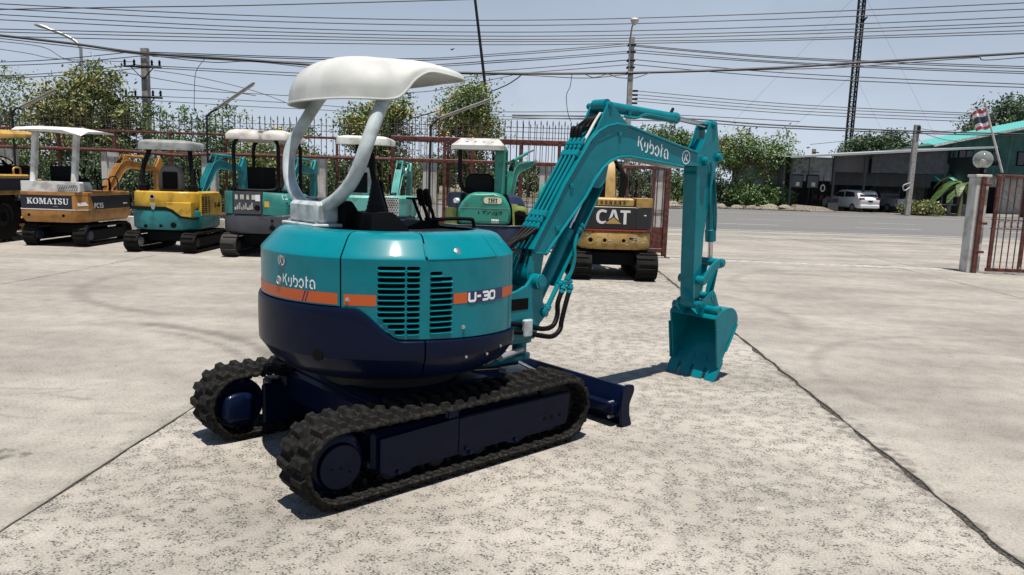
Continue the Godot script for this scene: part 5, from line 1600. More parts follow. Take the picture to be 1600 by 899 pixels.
func garage() -> void:
	var sheet := worn(M(0.24, 0.245, 0.25, 0.55, 0.2), noise_tex(81, 0.01, Color(0.85, 0.85, 0.85), Color(1, 1, 1), 512, 4, 0.25, 0.7), 0.3)
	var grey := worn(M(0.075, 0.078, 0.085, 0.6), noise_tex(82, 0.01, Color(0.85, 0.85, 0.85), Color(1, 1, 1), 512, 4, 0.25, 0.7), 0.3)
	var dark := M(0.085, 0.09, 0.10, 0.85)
	var roof := M(0.40, 0.42, 0.42, 0.5, 0.3)
	var g := thing("garage", "low open workshop shed with grey sheet front across the road", "building", Vector3(0, 0, -58))
	# sloping roof sheets
	for k in 13:
		var x0 := 20.6 + k * 1.18
		var r := S()
		var y0 := 4.0 + (x0 - 21.1) * 0.078; var y1 := y0 + 1.18 * 0.078
		r.add(corrugated(1.17, 14.0, 0.3, 0.04).moved(Transform3D(Basis(Vector3(1, 0.078, 0).normalized(), Vector3(0, 0.02, -1), Vector3(0, 1, 0)), Vector3(x0, y0 + 0.06, 1.6))))
		part(g, "roof_sheet", r, roof)
	part(g, "fascia", S().bar(Vector3(20.6, 3.98, 1.6), Vector3(36.0, 5.19, 1.6), 0.06, 0.14), roof)
	part(g, "front_sheet", corrugated(1.75, 1.75, 0.35, 0.04).moved(Transform3D(Basis(), Vector3(22.5, 2.3, 0.5))), sheet)
	part(g, "front_sheet", corrugated(1.4, 1.7, 0.35, 0.04).moved(Transform3D(Basis(), Vector3(21.05, 2.25, 0.5))), sheet)
	part(g, "header_sheet", S().ext(v2([24.3, 3.02, 27.0, 3.02, 27.0, 4.46, 24.3, 4.25]), 0.5, 0.54), M(0.10, 0.095, 0.10, 0.7))
	part(g, "header_sheet", S().ext(v2([27.05, 3.02, 32.6, 3.08, 32.6, 4.9, 27.05, 4.46]), 0.9, 0.95), grey)
	for k in 16:
		part(g, "roof_rib", S().box(Vector3(24.4 + k * 0.17, 4.2 + k * 0.013, 0.6), Vector3(0.05, 0.16, 0.05)), roof)
	for x in [24.25, 26.6, 32.65, 21.0]:
		part(g, "column", S().bar(Vector3(x, 0, 0.9), Vector3(x, 3.95 + (x - 21) * 0.078, 0.9), 0.14, 0.14, 0.01), M(0.045, 0.05, 0.06, 0.6))
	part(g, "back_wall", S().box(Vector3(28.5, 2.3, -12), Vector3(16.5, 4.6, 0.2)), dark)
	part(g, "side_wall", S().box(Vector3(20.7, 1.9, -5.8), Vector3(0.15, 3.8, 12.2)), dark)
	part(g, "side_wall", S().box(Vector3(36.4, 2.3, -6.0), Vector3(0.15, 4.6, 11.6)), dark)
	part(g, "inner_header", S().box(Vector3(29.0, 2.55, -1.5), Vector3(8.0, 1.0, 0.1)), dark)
	for q in [[21.15, 2.25], [22.35, 2.3]]:
		var wn := part(g, "window", S().box(Vector3(q[0] + 0.45, 2.2, 0.62), Vector3(0.95, 1.05, 0.05), 0.01), mt.black)
		part(wn, "pane", S().box(Vector3(q[0] + 0.45, 2.2, 0.655), Vector3(0.82, 0.9, 0.02)), mt.glass)
		part(wn, "sticker", S().box(Vector3(q[0] + 0.5, 2.0, 0.668), Vector3(0.3, 0.3, 0.004)), mt.white_paint)
	part(g, "awning", S().bar(Vector3(21.9, 2.95, 0.9), Vector3(23.1, 2.98, 0.9), 0.6, 0.05), grey)
	# clutter on the ground in the workshop: boards, tyres, shelves
	var rk := thing("storage_rack", "dark rack of parts in the shade of the workshop", "rack", Vector3(25.3, 0.02, -61.5))
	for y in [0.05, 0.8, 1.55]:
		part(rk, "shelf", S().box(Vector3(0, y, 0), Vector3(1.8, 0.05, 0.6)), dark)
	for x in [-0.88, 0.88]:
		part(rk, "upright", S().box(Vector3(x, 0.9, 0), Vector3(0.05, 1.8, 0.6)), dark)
	for k in 6:
		part(rk, "carton", S().box(Vector3(-0.6 + 0.5 * (k % 3), 0.25 + 0.75 * (k / 3), 0), Vector3(0.35, 0.35, 0.4), 0.02), M(0.09 + 0.02 * k, 0.07, 0.06, 0.8))
	single("leaning_board", S().box(Vector3(24.35, 0.5, -57.0), Vector3(0.8, 1.0, 0.06), 0.01, Basis(Vector3.RIGHT, -0.2)), M(0.02, 0.021, 0.026, 0.7), "grey board leaning beside the white car", "board")
	var ty := thing("tyre", "pale painted tyre hung on the workshop front", "tyre", Vector3(23.5, 1.75, -57.1))
	var tr := PackedVector3Array()
	for k in 21: tr.append(Vector3(cos(TAU * k / 20) * 0.15, sin(TAU * k / 20) * 0.24, 0))
	part(ty, "carcass", S().tube(tr, 0.045, 8, false), mt.white_paint)
	part(ty, "hook", S().bar(Vector3(0, 0.36, 0), Vector3(0, 0.9, 0), 0.03, 0.03), mt.black)

func dwelling() -> void:
	var turq := M(0.09, 0.36, 0.34, 0.5)
	var green := worn(M(0.035, 0.13, 0.105, 0.7), noise_tex(83, 0.01, Color(0.85, 0.85, 0.85), Color(1, 1, 1), 256, 4, 0.25, 0.7), 0.3)
	var white: Material = mt.white_paint
	var h := thing("house", "two-storey green house with bright turquoise roof behind the flag", "house", Vector3(0, 0, -64))
	var sl := (7.5 - 5.75) / 7.7
	for k in 10:
		var x0 := 34.9 + k * 1.2
		var r := corrugated(1.19, 2.6, 0.24, 0.04).moved(Transform3D(Basis(Vector3(1, sl, 0).normalized(), Vector3(0, 0.16, -1).normalized(), Vector3(0, 1, 0.16)), Vector3(x0, 5.66 + (x0 - 35.0) * sl, 1.0)))
		part(h, "roof_sheet", r, turq)
	part(h, "eave_board", S().bar(Vector3(34.9, 5.55, 1.0), Vector3(46.5, 5.55 + 11.6 * sl, 1.0), 0.05, 0.16), white)
	part(h, "upper_wall", S().ext(v2([37.0, 3.3, 48.0, 3.3, 48.0, 8.2, 37.0, 5.85]), -8.0, 0.0), green)
	part(h, "lower_wall", S().box(Vector3(42.5, 1.65, -4.5), Vector3(11.0, 3.3, 7.0)), white)
	for x in [38.2, 40.4, 43.2]:
		var w := part(h, "window", S().box(Vector3(x, 4.75, 0.03), Vector3(1.25, 1.2, 0.08), 0.01), mt.black)
		part(w, "pane", S().box(Vector3(x - 0.3, 4.75, 0.08), Vector3(0.5, 1.05, 0.02)), mt.glass)
		part(w, "pane", S().box(Vector3(x + 0.3, 4.75, 0.08), Vector3(0.5, 1.05, 0.02)), mt.glass)
	for q in [[38.5, 1.3, 2.2], [41.3, 1.4, 2.3]]:
		part(h, "door", S().box(Vector3(q[0], q[2] / 2, -0.95), Vector3(q[1], q[2], 0.1)), mt.black)
	# porch with a slab, railing and turquoise awning on the left
	part(h, "balcony_slab", S().box(Vector3(35.0, 3.1, -0.4), Vector3(5.2, 0.14, 3.0), 0.01), white)
	for k in 18:
		part(h, "railing_board", S().box(Vector3(32.6 + k * 0.235, 3.66, 1.0), Vector3(0.21, 0.85, 0.03), 0.004), M(0.36, 0.40, 0.40, 0.7))
	part(h, "awning", S().add(corrugated(5.0, 2.2, 0.24, 0.04).moved(Transform3D(Basis(Vector3(1, 0, 0), Vector3(0, 0.35, -1).normalized(), Vector3(0, 1, 0.35).normalized()), Vector3(32.4, 2.55, 3.2)))), turq)
	part(h, "porch_roof", S().bar(Vector3(31.6, 5.1, 0.9), Vector3(37.0, 5.35, 0.9), 3.2, 0.09), M(0.35, 0.37, 0.37, 0.5, 0.3))
	for x in [32.6, 34.6, 36.6]:
		part(h, "column", S().bar(Vector3(x, 0, 1.1), Vector3(x, 5.2, 1.1), 0.16, 0.16, 0.01), M(0.03, 0.035, 0.04, 0.6))
	part(h, "porch_wall", S().box(Vector3(35.6, 1.5, -2.0), Vector3(1.6, 3.0, 0.2)), white)
	part(h, "back_wall", S().box(Vector3(34.5, 1.5, -3.2), Vector3(5.0, 3.0, 0.2)), M(0.12, 0.13, 0.14, 0.8))
	part(h, "upper_back", S().box(Vector3(33.4, 4.4, -2.2), Vector3(1.6, 1.2, 0.2)), white)
	# things on the terrace
	for q in [[32.3, "pale stone table at the left of the banana plant"], [34.6, "pale stone table beneath the banana plant"]]:
		var t := thing("stone_table", q[1], "table", Vector3(q[0], 0.02, -56.6), 0, "terrace tables")
		part(t, "table_top", S().box(Vector3(0, 0.78, 0), Vector3(1.9, 0.08, 0.8), 0.02), M(0.33, 0.36, 0.36, 0.6))
		for x in [-0.6, 0.6]:
			part(t, "leg", S().box(Vector3(x, 0.37, 0), Vector3(0.3, 0.74, 0.5), 0.03), mt.concrete_post)
	var sh := thing("spirit_house", "small pale spirit shrine standing on the terrace table", "shrine", Vector3(33.4, 0.84, -56.6))
	part(sh, "shelf", S().box(Vector3(0, 0.6, 0), Vector3(0.7, 0.05, 0.45), 0.01), mt.white_paint)
	for x in [-0.28, 0.28]:
		part(sh, "leg", S().box(Vector3(x, 0.3, 0), Vector3(0.06, 0.6, 0.3)), mt.white_paint)
	part(sh, "box", S().box(Vector3(0, 0.78, 0), Vector3(0.42, 0.32, 0.3), 0.01), M(0.45, 0.27, 0.09, 0.6))
	part(sh, "roof", S().ext(v2([-0.34, 0.94, 0.34, 0.94, 0.0, 1.16]), -0.2, 0.2, 0.01), mt.white_paint)
	# the wall with grilles seen through the right gate
	var an := thing("annex", "red-brown annex with pale window grilles behind the gate leaf", "building", Vector3(39.6, 0, -52))
	part(an, "wall", S().box(Vector3(3, 2.4, -2.5), Vector3(8, 4.8, 4.8)), M(0.11, 0.045, 0.035, 0.8))
	for k in 3:
		var w := part(an, "window", S().box(Vector3(0.6 + k * 1.7, 3.9, -0.05), Vector3(1.4, 1.0, 0.12), 0.01), mt.white_paint)
		part(w, "pane", S().box(Vector3(0.6 + k * 1.7, 3.9, 0.02), Vector3(1.2, 0.8, 0.02)), mt.glass)
	part(an, "door", S().box(Vector3(2.0, 1.2, -0.06), Vector3(2.4, 2.4, 0.1)), mt.black)

func wheel(parent: Node, at: Vector3, r: float, w: float, axis := Vector3.BACK) -> void:
	var t := part(parent, "wheel", S().lathe(at - axis * w / 2, axis, [[0.0, 0.02], [r * 0.62, 0.0], [r * 0.9, 0.0], [r, w * 0.2], [r, w * 0.8], [r * 0.9, w], [r * 0.62, w], [0.0, w - 0.02]], 22), M(0.015, 0.015, 0.016, 0.8))
	part(t, "rim", S().cyl(at + axis * w * 0.42, at + axis * (w / 2 + 0.01), r * 0.58, 16), mt.galv)
	part(t, "rim", S().cyl(at - axis * w * 0.42, at - axis * (w / 2 + 0.01), r * 0.58, 16), mt.galv)

func cars() -> void:
	var white := M(0.62, 0.64, 0.66, 0.3, 0.0, 0.5)
	var c := thing("parked_car", "white sport utility car parked nose-in under the workshop roof", "car", Vector3(26.5, 0.02, -58.9), deg_to_rad(104))
	# own axes: x forward (into the shed), z to the right
	var side := curve2([-2.25, 0.55, -2.28, 0.95, -2.1, 1.12, -1.9, 1.45, -1.6, 1.62, -0.6, 1.68, 0.3, 1.6, 1.0, 1.15, 1.9, 1.0, 2.25, 0.8, 2.3, 0.5], 3)
	var s := PackedVector2Array(side)
	s.append_array(v2([2.2, 0.3, -2.15, 0.3]))
	part(c, "body", S().ext(s, -0.9, 0.9, 0.09), white)
	part(c, "rear_window", S().loft([v3([-1.69, 1.57, -0.66, -1.69, 1.57, 0.66, -1.99, 1.2, 0.78, -1.99, 1.2, -0.78]), v3([-1.76, 1.58, -0.66, -1.76, 1.58, 0.66, -2.09, 1.22, 0.78, -2.09, 1.22, -0.78])]), mt.glass)
	for z in [-0.905, 0.905]:
		part(c, "side_window", S().ext(v2([-1.65, 1.15, -1.5, 1.5, -0.55, 1.56, -0.5, 1.12]), z - 0.008, z + 0.008), mt.glass)
		part(c, "side_window", S().ext(v2([-0.4, 1.12, -0.42, 1.55, 0.3, 1.5, 0.75, 1.14]), z - 0.008, z + 0.008), mt.glass)
		for x in [-1.4, 1.4]:
			wheel(c, Vector3(x, 0.34, z * 0.88), 0.34, 0.22)
	for z in [-0.72, 0.72]:
		part(c, "tail_lamp", S().box(Vector3(-2.21, 1.02, z), Vector3(0.16, 0.13, 0.44), 0.03), M(0.12, 0.01, 0.012, 0.2))
	part(c, "bumper", S().box(Vector3(-2.24, 0.45, 0), Vector3(0.16, 0.26, 1.7), 0.06), white)
	part(c, "number_plate", S().box(Vector3(-2.30, 0.83, 0), Vector3(0.02, 0.13, 0.4)), mt.plastic)
	part(c, "roof_rail", S().bar(Vector3(-1.4, 1.70, -0.6), Vector3(0.2, 1.68, -0.6), 0.04, 0.04).bar(Vector3(-1.4, 1.70, 0.6), Vector3(0.2, 1.68, 0.6), 0.04, 0.04), mt.dark_steel)
	var p := thing("parked_pickup", "dark pickup truck with pale tailgate parked beside the white car", "pickup truck", Vector3(29.9, 0.02, -60.2), deg_to_rad(100))
	var pm := M(0.05, 0.055, 0.065, 0.3, 0.0, 0.5)
	part(p, "cab", S().ext(curve2([-0.6, 0.5, -0.6, 1.1, -0.45, 1.62, 0.6, 1.66, 1.1, 1.15, 2.2, 1.02, 2.4, 0.5], 3), -0.88, 0.88, 0.08), pm)
	part(p, "bed", S().box(Vector3(-1.5, 0.78, 0), Vector3(1.85, 0.62, 1.76), 0.05), M(0.24, 0.26, 0.28, 0.4))
	part(p, "tailgate", S().box(Vector3(-2.45, 0.86, 0), Vector3(0.06, 0.42, 1.5), 0.02), M(0.34, 0.37, 0.40, 0.35))
	part(p, "rear_window", S().box(Vector3(-0.53, 1.36, 0), Vector3(0.06, 0.38, 1.4), 0.01, Basis(Vector3.BACK, -0.28)), mt.glass)
	part(p, "bumper", S().box(Vector3(-2.5, 0.5, 0), Vector3(0.14, 0.14, 1.7), 0.03), mt.galv)
	for z in [-0.8, 0.8]:
		part(p, "tail_lamp", S().box(Vector3(-2.44, 0.88, z), Vector3(0.06, 0.34, 0.14), 0.01), M(0.16, 0.012, 0.012, 0.2))
		for x in [-1.5, 1.6]:
			wheel(p, Vector3(x, 0.36, z * 0.98), 0.36, 0.24)

func wires() -> void:
	for w in WIRES:
		var pts := curve(v3(w[2]), 8)
		var o := single("overhead_wire", S().tube(pts, w[0] * 1.45, 5, false), mt.cable, w[1], "wire", "overhead wires")
	# broken chunks of concrete along the far kerb
	var cm := worn(M(0.34, 0.30, 0.24, 0.9), noise_tex(91, 0.05, Color(0.5, 0.5, 0.5), Color(1, 1, 1), 256, 4, 0.25, 0.7), 0.6)
	for k in 12:
		var x := 12.0 + k * 0.95 + rng.randf_range(-0.3, 0.3)
		var s := S()
		var r := rng.randf_range(0.25, 0.6)
		var rings := []
		for i in 5:
			var t := i / 4.0
			var ring := PackedVector3Array()
			for j in 9:
				var a := TAU * j / 9
				var q := r * (1.0 - 0.55 * t) * rng.randf_range(0.7, 1.1) if i < 4 else 0.12
				ring.append(Vector3(cos(a) * q * 1.5, t * r * 0.7, sin(a) * q))
			rings.append(ring)
		s.loft(rings)
		var o := put(self, "concrete_chunk", s.mesh(0.6), cm, Vector3(x, 0.03, -56.2 + rng.randf_range(-0.3, 0.3)))
		tag(o, "broken concrete chunk on the far verge, %s of its row from the left" % ["first", "second", "third", "fourth", "fifth", "sixth", "seventh", "eighth", "ninth", "tenth", "eleventh", "twelfth"][k], "chunk", "rubble along the far kerb")
	var slabm := S().loft([v3([21.0, 0.03, -55.7, 24.0, 0.03, -55.6, 24.3, 0.03, -56.6, 21.0, 0.03, -57.0]), v3([21.2, 0.42, -55.9, 23.2, 0.34, -55.8, 23.3, 0.34, -56.5, 21.2, 0.45, -56.8])])
	single("broken_slab", slabm, cm, "pale broken concrete slab heaped at the corner before the workshop", "slab")

# ---------------------------------------------------------------- trees
func leaf_material(r: float, g: float, b: float) -> StandardMaterial3D:
	var m := M(r, g, b, 0.55)
	m.vertex_color_use_as_albedo = true
	m.backlight_enabled = true
	m.backlight = Color(0.35, 0.42, 0.12)
	return m

# crowns: ellipsoids [cx, cy, cz, rx, ry, rz]; leaves gather in clumps along twigs
func tree(called: String, label: String, at: Vector3, trunk_r: float, lobes: Array, leaves: int, size: float, tones: Array, group: String, category := "tree", clump := 0.34, stem := true) -> void:
	var t := thing(called, label, category, at, 0.0, group)
	var s := S()
	var fork := 1e9
	for l in lobes: fork = minf(fork, l[1] - l[4] * 0.7)
	fork = maxf(0.25, fork)
	if stem:
		s.tube(curve(v3([0, -0.12, 0, 0.06, fork * 0.5, 0.04, 0, fork, 0]), 3), trunk_r, 8, true, trunk_r * 0.75)
		for l in lobes:
			for k in 3:
				var e := Vector3(l[0] + rng.randf_range(-0.5, 0.5) * l[3], l[1] + rng.randf_range(-0.2, 0.6) * l[4], l[2] + rng.randf_range(-0.5, 0.5) * l[5])
				s.tube(curve(PackedVector3Array([Vector3(0, fork * 0.9, 0), Vector3(e.x * 0.35, lerpf(fork, e.y, 0.5), e.z * 0.35), e]), 4), trunk_r * 0.5, 6, false, trunk_r * 0.12)
		part(t, "trunk", s, M(0.10, 0.075, 0.055, 0.9))
	var pv := PackedVector3Array(); var pn := PackedVector3Array(); var pc := PackedColorArray()
	# smaller lobes stand out of the crown so that its outline is uneven
	var more := []
	for l in lobes:
		for k in 4:
			var d := Vector3(rng.randfn(), rng.randfn() * 0.8 + 0.25, rng.randfn()).normalized()
			var q := rng.randf_range(0.22, 0.42)
			more.append([l[0] + d.x * l[3] * 1.02, l[1] + d.y * l[4] * 1.02, l[2] + d.z * l[5], l[3] * q, l[4] * q, l[5] * q])
	lobes = lobes + more
	var vol := 0.0
	for l in lobes: vol += l[3] * l[4] * l[5]
	for l in lobes:
		var n := int(1.7 * leaves * l[3] * l[4] * l[5] / vol)
		var nc := maxi(4, n / 38)
		for c in nc:
			var d := Vector3(rng.randfn(), rng.randfn(), rng.randfn()).normalized() * pow(rng.randf(), 0.45)
			var cc := Vector3(l[0] + d.x * l[3], l[1] + d.y * l[4], l[2] + d.z * l[5])
			var tone: Color = tones[rng.randi() % tones.size()]
			var cr := clump * rng.randf_range(0.6, 1.3)
			for k in n / nc:
				var p := cc + Vector3(rng.randfn(), rng.randfn() * 0.75, rng.randfn()) * cr * 0.5
				p.y = maxf(p.y, 0.05)
				var nr := Vector3(rng.randfn() * 0.8, rng.randfn() * 0.5 + 0.55, rng.randfn() * 0.8).normalized()
				var ax := nr.cross(Vector3(rng.randfn(), rng.randfn(), rng.randfn())).normalized()
				var bx := nr.cross(ax)
				var sz := size * rng.randf_range(0.6, 1.25)
				var tip := p + ax * sz; var base := p - ax * sz; var w := bx * sz * 0.42
				var up := nr * sz * 0.14
				pv.append(base); pv.append(p + w + up); pv.append(tip)
				pv.append(base); pv.append(tip); pv.append(p - w + up)
				var n1 := (tip - base).cross(p + w + up - base).normalized()
				var n2 := (p - w + up - base).cross(tip - base).normalized()
				for q in 3: pn.append(n1)
				for q in 3: pn.append(n2)
				var f := rng.randf_range(0.7, 1.25)
				var col := Color(tone.r * f, tone.g * f, tone.b * f)
				for q in 6: pc.append(col)
	put(t, "crown", Soup.made(pv, pn, pc), leafm)

var leafm: StandardMaterial3D
func trees() -> void:
	leafm = leaf_material(1, 1, 1)
	var olive := [Color(0.131, 0.166, 0.049), Color(0.193, 0.210, 0.061), Color(0.096, 0.131, 0.049), Color(0.263, 0.245, 0.088)]
	var green := [Color(0.079, 0.149, 0.044), Color(0.105, 0.193, 0.052), Color(0.061, 0.114, 0.042), Color(0.149, 0.219, 0.070)]
	var fruit := [Color(0.131, 0.193, 0.052), Color(0.096, 0.149, 0.049), Color(0.193, 0.219, 0.070), Color(0.158, 0.175, 0.061), Color(0.131, 0.193, 0.052), Color(0.096, 0.149, 0.049), Color(0.193, 0.219, 0.070), Color(0.158, 0.175, 0.061), Color(0.193, 0.219, 0.070), Color(0.560, 0.350, 0.052)]
	var deep := [Color(0.049, 0.096, 0.038), Color(0.070, 0.123, 0.049), Color(0.038, 0.074, 0.035)]
	var grey := [Color(0.158, 0.210, 0.105), Color(0.210, 0.263, 0.140), Color(0.123, 0.175, 0.088)]
	var B := "trees and shrubs behind the fence"
	tree("leafy_tree", "large rounded olive-green tree behind the left canopy roof", Vector3(-13.2, 0, -23), 0.14, [[0, 3.3, 0, 1.25, 1.2, 1.0], [-0.9, 3.2, 0.1, 0.75, 0.9, 0.7], [1.0, 3.0, 0, 0.7, 0.85, 0.7], [0.3, 4.2, 0, 0.8, 0.5, 0.7], [0, 2.2, 0.1, 1.4, 0.7, 0.9]], 7600, 0.075, olive, B)
	tree("sparse_tree", "sparse grey-green tree at the far left edge", Vector3(-18.9, 0, -28), 0.12, [[0, 3.9, 0, 1.1, 1.1, 0.9], [-0.6, 2.8, 0, 1.0, 0.9, 0.8], [0.7, 2.7, 0, 0.9, 0.8, 0.8]], 2200, 0.07, grey, B, "tree", 0.5)
	for q in [[-17.0, -22.6, 2.6, 1.5, 0, "dense dark shrub behind the wheel loader"], [-15.0, -22.2, 2.7, 1.3, 1, "dense shrub behind the orange and white machine's roof"], [-12.0, -21.6, 2.3, 1.4, 3, "dark shrub below the large rounded tree"], [-10.9, -23.6, 3.6, 1.5, 1, "tall green bush right of the large rounded tree"], [-9.1, -23.8, 3.5, 1.4, 1, "second tall green bush behind the yellow machine"], [-10.0, -21.4, 2.2, 1.3, 3, "low dark shrub behind the yellow machine's boom"], [-7.6, -22.2, 2.5, 1.2, 2, "low yellowish shrub behind the fence tube lamp"], [-6.9, -22.6, 3.2, 1.1, 2, "yellow-flecked bush above the grey and teal machine's roof"], [-5.9, -21.6, 2.0, 1.0, 3, "low dark shrub beside the bent white post"]]:
		var tones: Array = [olive, green, fruit, deep][q[4]]
		var h: float = q[2]; var r: float = q[3]
		tree("shrub", q[5], Vector3(q[0], 0, q[1]), 0.08, [[0, h * 0.68, 0, r * 0.8, h * 0.34, 0.8], [-r * 0.5, h * 0.4, 0.1, r * 0.75, h * 0.36, 0.8], [r * 0.5, h * 0.4, 0, r * 0.75, h * 0.36, 0.8]], 5600, 0.062, tones, B, "shrub", 0.32)
	tree("fruit_tree", "bushy green tree with yellow flecks seen under the white canopy", Vector3(-4.3, 0, -23), 0.11, [[0.0, 2.9, 0, 0.95, 0.85, 0.8], [0.75, 3.55, 0, 0.42, 0.6, 0.5], [-0.6, 3.0, 0, 0.7, 0.6, 0.7], [0.2, 3.4, 0, 0.5, 0.55, 0.5], [0.3, 1.8, 0, 1.2, 0.8, 0.8]], 8800, 0.06, fruit + green, B)
	tree("fruit_tree", "small orange-flecked tree behind the ribbed pale roof", Vector3(-1.4, 0, -21.5), 0.09, [[0.05, 3.6, 0, 0.75, 0.7, 0.7], [0.35, 2.9, 0, 0.65, 0.7, 0.6], [-0.45, 3.1, 0, 0.55, 0.6, 0.6], [0.3, 4.1, 0, 0.3, 0.35, 0.3], [0, 2.1, 0, 0.7, 0.6, 0.6]], 6800, 0.055, green + fruit, B)
	# beyond the road
	var R := "trees beyond the road"
	tree("roadside_tree", "airy green roadside tree right of the bucket arm", Vector3(19.6, 0, -58.5), 0.17, [[-1.6, 4.9, 0, 1.8, 1.2, 1.5], [0.6, 4.4, 0, 1.6, 1.4, 1.4], [-2.8, 4.0, 0, 1.3, 1.0, 1.2], [1.2, 3.2, 0, 1.1, 1.0, 1.0], [-0.6, 3.4, 0, 1.2, 1.0, 1.0]], 2500, 0.15, green + [Color(0.22, 0.24, 0.11)], R, "tree", 0.75)
	tree("roadside_tree", "slim roadside tree in front of the bushes by the verge", Vector3(17.3, 0, -59.5), 0.12, [[0, 3.6, 0, 1.3, 0.9, 1.0], [-0.8, 4.6, 0, 0.9, 0.9, 0.9]], 1800, 0.14, olive, R, "tree", 0.7)
	for q in [[13.2, -60.5, 2.9, 1.9, 1, "broad dark bush behind the bucket arm on the verge"], [15.9, -58.8, 2.6, 1.7, 0, "green bush at the left foot of the airy tree"], [18.2, -58.0, 2.3, 1.7, 1, "round green bush below the airy tree"], [20.4, -58.6, 1.9, 1.1, 1, "green bush beside the workshop's left end"], [10.0, -62.0, 3.4, 2.0, 0, "dark bush seen between boom and arm"], [29.6, -54.6, 0.9, 0.9, 2, "yellowish tuft of plants at the foot of the leaning pole"]]:
		var tones: Array = [deep, green, olive][q[4]]
		var h: float = q[2]; var r: float = q[3]
		tree("bush", q[5], Vector3(q[0], 0, q[1]), 0.1, [[0, h * 0.66, 0, r * 0.8, h * 0.36, 1.1], [-r * 0.5, h * 0.4, 0, r * 0.75, h * 0.38, 1.1], [r * 0.5, h * 0.4, 0.2, r * 0.75, h * 0.38, 1.1]], 2200, 0.13, tones, R, "bush", 0.5, h > 1.2)
	tree("roadside_tree", "dark spreading tree showing under the arm cylinder", Vector3(9.9, 0, -52.5), 0.2, [[0, 4.75, 0, 2.1, 0.95, 1.4], [-1.2, 4.2, 0, 1.3, 0.8, 1.2], [1.4, 4.4, 0, 1.2, 0.75, 1.2]], 3600, 0.13, deep + green, R, "tree", 0.6)
	tree("spreading_tree", "wide dark tree behind the workshop roof", Vector3(36.5, 0, -76), 0.3, [[0, 6.0, 0, 3.0, 1.5, 2.2], [-2.2, 5.5, 0, 2.0, 1.2, 1.8], [2.4, 5.8, 0, 2.2, 1.3, 1.8]], 4200, 0.19, deep, R, "tree", 0.8)
	tree("spreading_tree", "dark tree behind the turquoise roof and flag", Vector3(50.5, 0, -78), 0.35, [[0, 9.3, 0, 3.4, 2.6, 2.4], [-2.6, 8.2, 0, 2.2, 1.8, 2.0], [3.0, 8.8, 0, 2.4, 2.0, 2.0]], 4200, 0.2, deep, R, "tree", 0.8)
	for k in 9:
		var x := -26.0 + k * 4.6 + rng.randf_range(-0.8, 0.8)
		var h := rng.randf_range(2.6, 4.2)
		var name: String = ["first", "second", "third", "fourth", "fifth", "sixth", "seventh", "eighth", "ninth"][k]
		tree("distant_tree", "dark distant tree across the road, %s of its row from the left" % name, Vector3(x, 0, -74 + rng.randf_range(-3, 3)), 0.2, [[0, h * 0.7, 0, 2.2, h * 0.3, 1.6], [-1.4, h * 0.45, 0, 1.7, h * 0.32, 1.4], [1.4, h * 0.45, 0, 1.7, h * 0.3, 1.4]], 1500, 0.2, deep + [Color(0.11, 0.14, 0.06)], "row of trees across the road", "tree", 0.8)
	banana(Vector3(33.2, 0.02, -55.6))

func banana(at: Vector3) -> void:
	var t := thing("banana_plant", "banana plant with broad torn leaves beside the white gate pillar", "plant", at)
	part(t, "stem", S().tube(v3([0, 0, 0, 0.05, 1.2, 0, 0, 2.3, 0]), 0.16, 10, true, 0.09), M(0.12, 0.13, 0.06, 0.7))
	var lm := M(0.055, 0.10, 0.028, 0.5)
	lm.backlight_enabled = true
	lm.backlight = Color(0.2, 0.26, 0.07)
	for q in [[200, 2.2, 0.9, 0.5], [165, 2.6, 0.55, -0.6], [140, 2.0, 1.1, 0.3], [60, 2.1, 0.9, 0.2], [20, 2.0, 0.55, -0.4], [95, 1.9, 1.25, 0.6], [250, 1.8, 0.8, -0.3], [320, 1.9, 0.7, 0.4], [185, 2.9, 0.35, 0.4], [115, 2.3, 1.5, -0.2], [10, 2.3, 1.0, 0.3], [230, 2.0, 0.2, 0.2]]:
		var a := deg_to_rad(q[0])
		var dir := Vector3(cos(a), 0, -sin(a) * 0.5).normalized()
		var mid := PackedVector3Array()
		var L: float = q[1] * 0.85
		for k in 11:
			var u := k / 10.0
			mid.append(Vector3(0, 2.2, 0) + dir * L * u + Vector3(0, L * (q[2] * u - (0.85 + q[2] * 0.55) * u * u), 0))
		var sd := dir.cross(Vector3.UP).normalized()
		var s := S()
		for k in 10:
			for e in [-1.0, 1.0]:
				var w0: float = 0.44 * pow(sin(PI * clampf(k / 10.0 * 0.93 + 0.05, 0, 1)), 0.6) * L / 2.2; var w1: float = 0.44 * pow(sin(PI * clampf((k + 0.92) / 10.0 * 0.93 + 0.05, 0, 1)), 0.6) * L / 2.2
				var dr := Vector3(0, -0.10 + q[3] * 0.1 * e, 0)
				var m1: Vector3 = mid[k].lerp(mid[k + 1], 0.93)
				s.quad(mid[k], m1, m1 + (sd * e + dr) * w1, mid[k] + (sd * e + dr) * w0)
		part(t, "leaf", s, lm, 0.5)

# ---------------------------------------------------------------- machines parked in a row, facing the fence
func flatv(poly: Array, y0: float, y1: float, b := 0.0, round_r := 0.0) -> Soup:
	# polygon in x, z pulled up from y0 to y1
	var q := PackedVector2Array()
	for v in v2(poly): q.append(Vector2(v.x, -v.y))
	if round_r > 0: q = rounded(q, round_r, 5)
	return S().ext(q, y0, y1, b).moved(Transform3D(Basis(Vector3.RIGHT, -PI / 2), Vector3.ZERO))

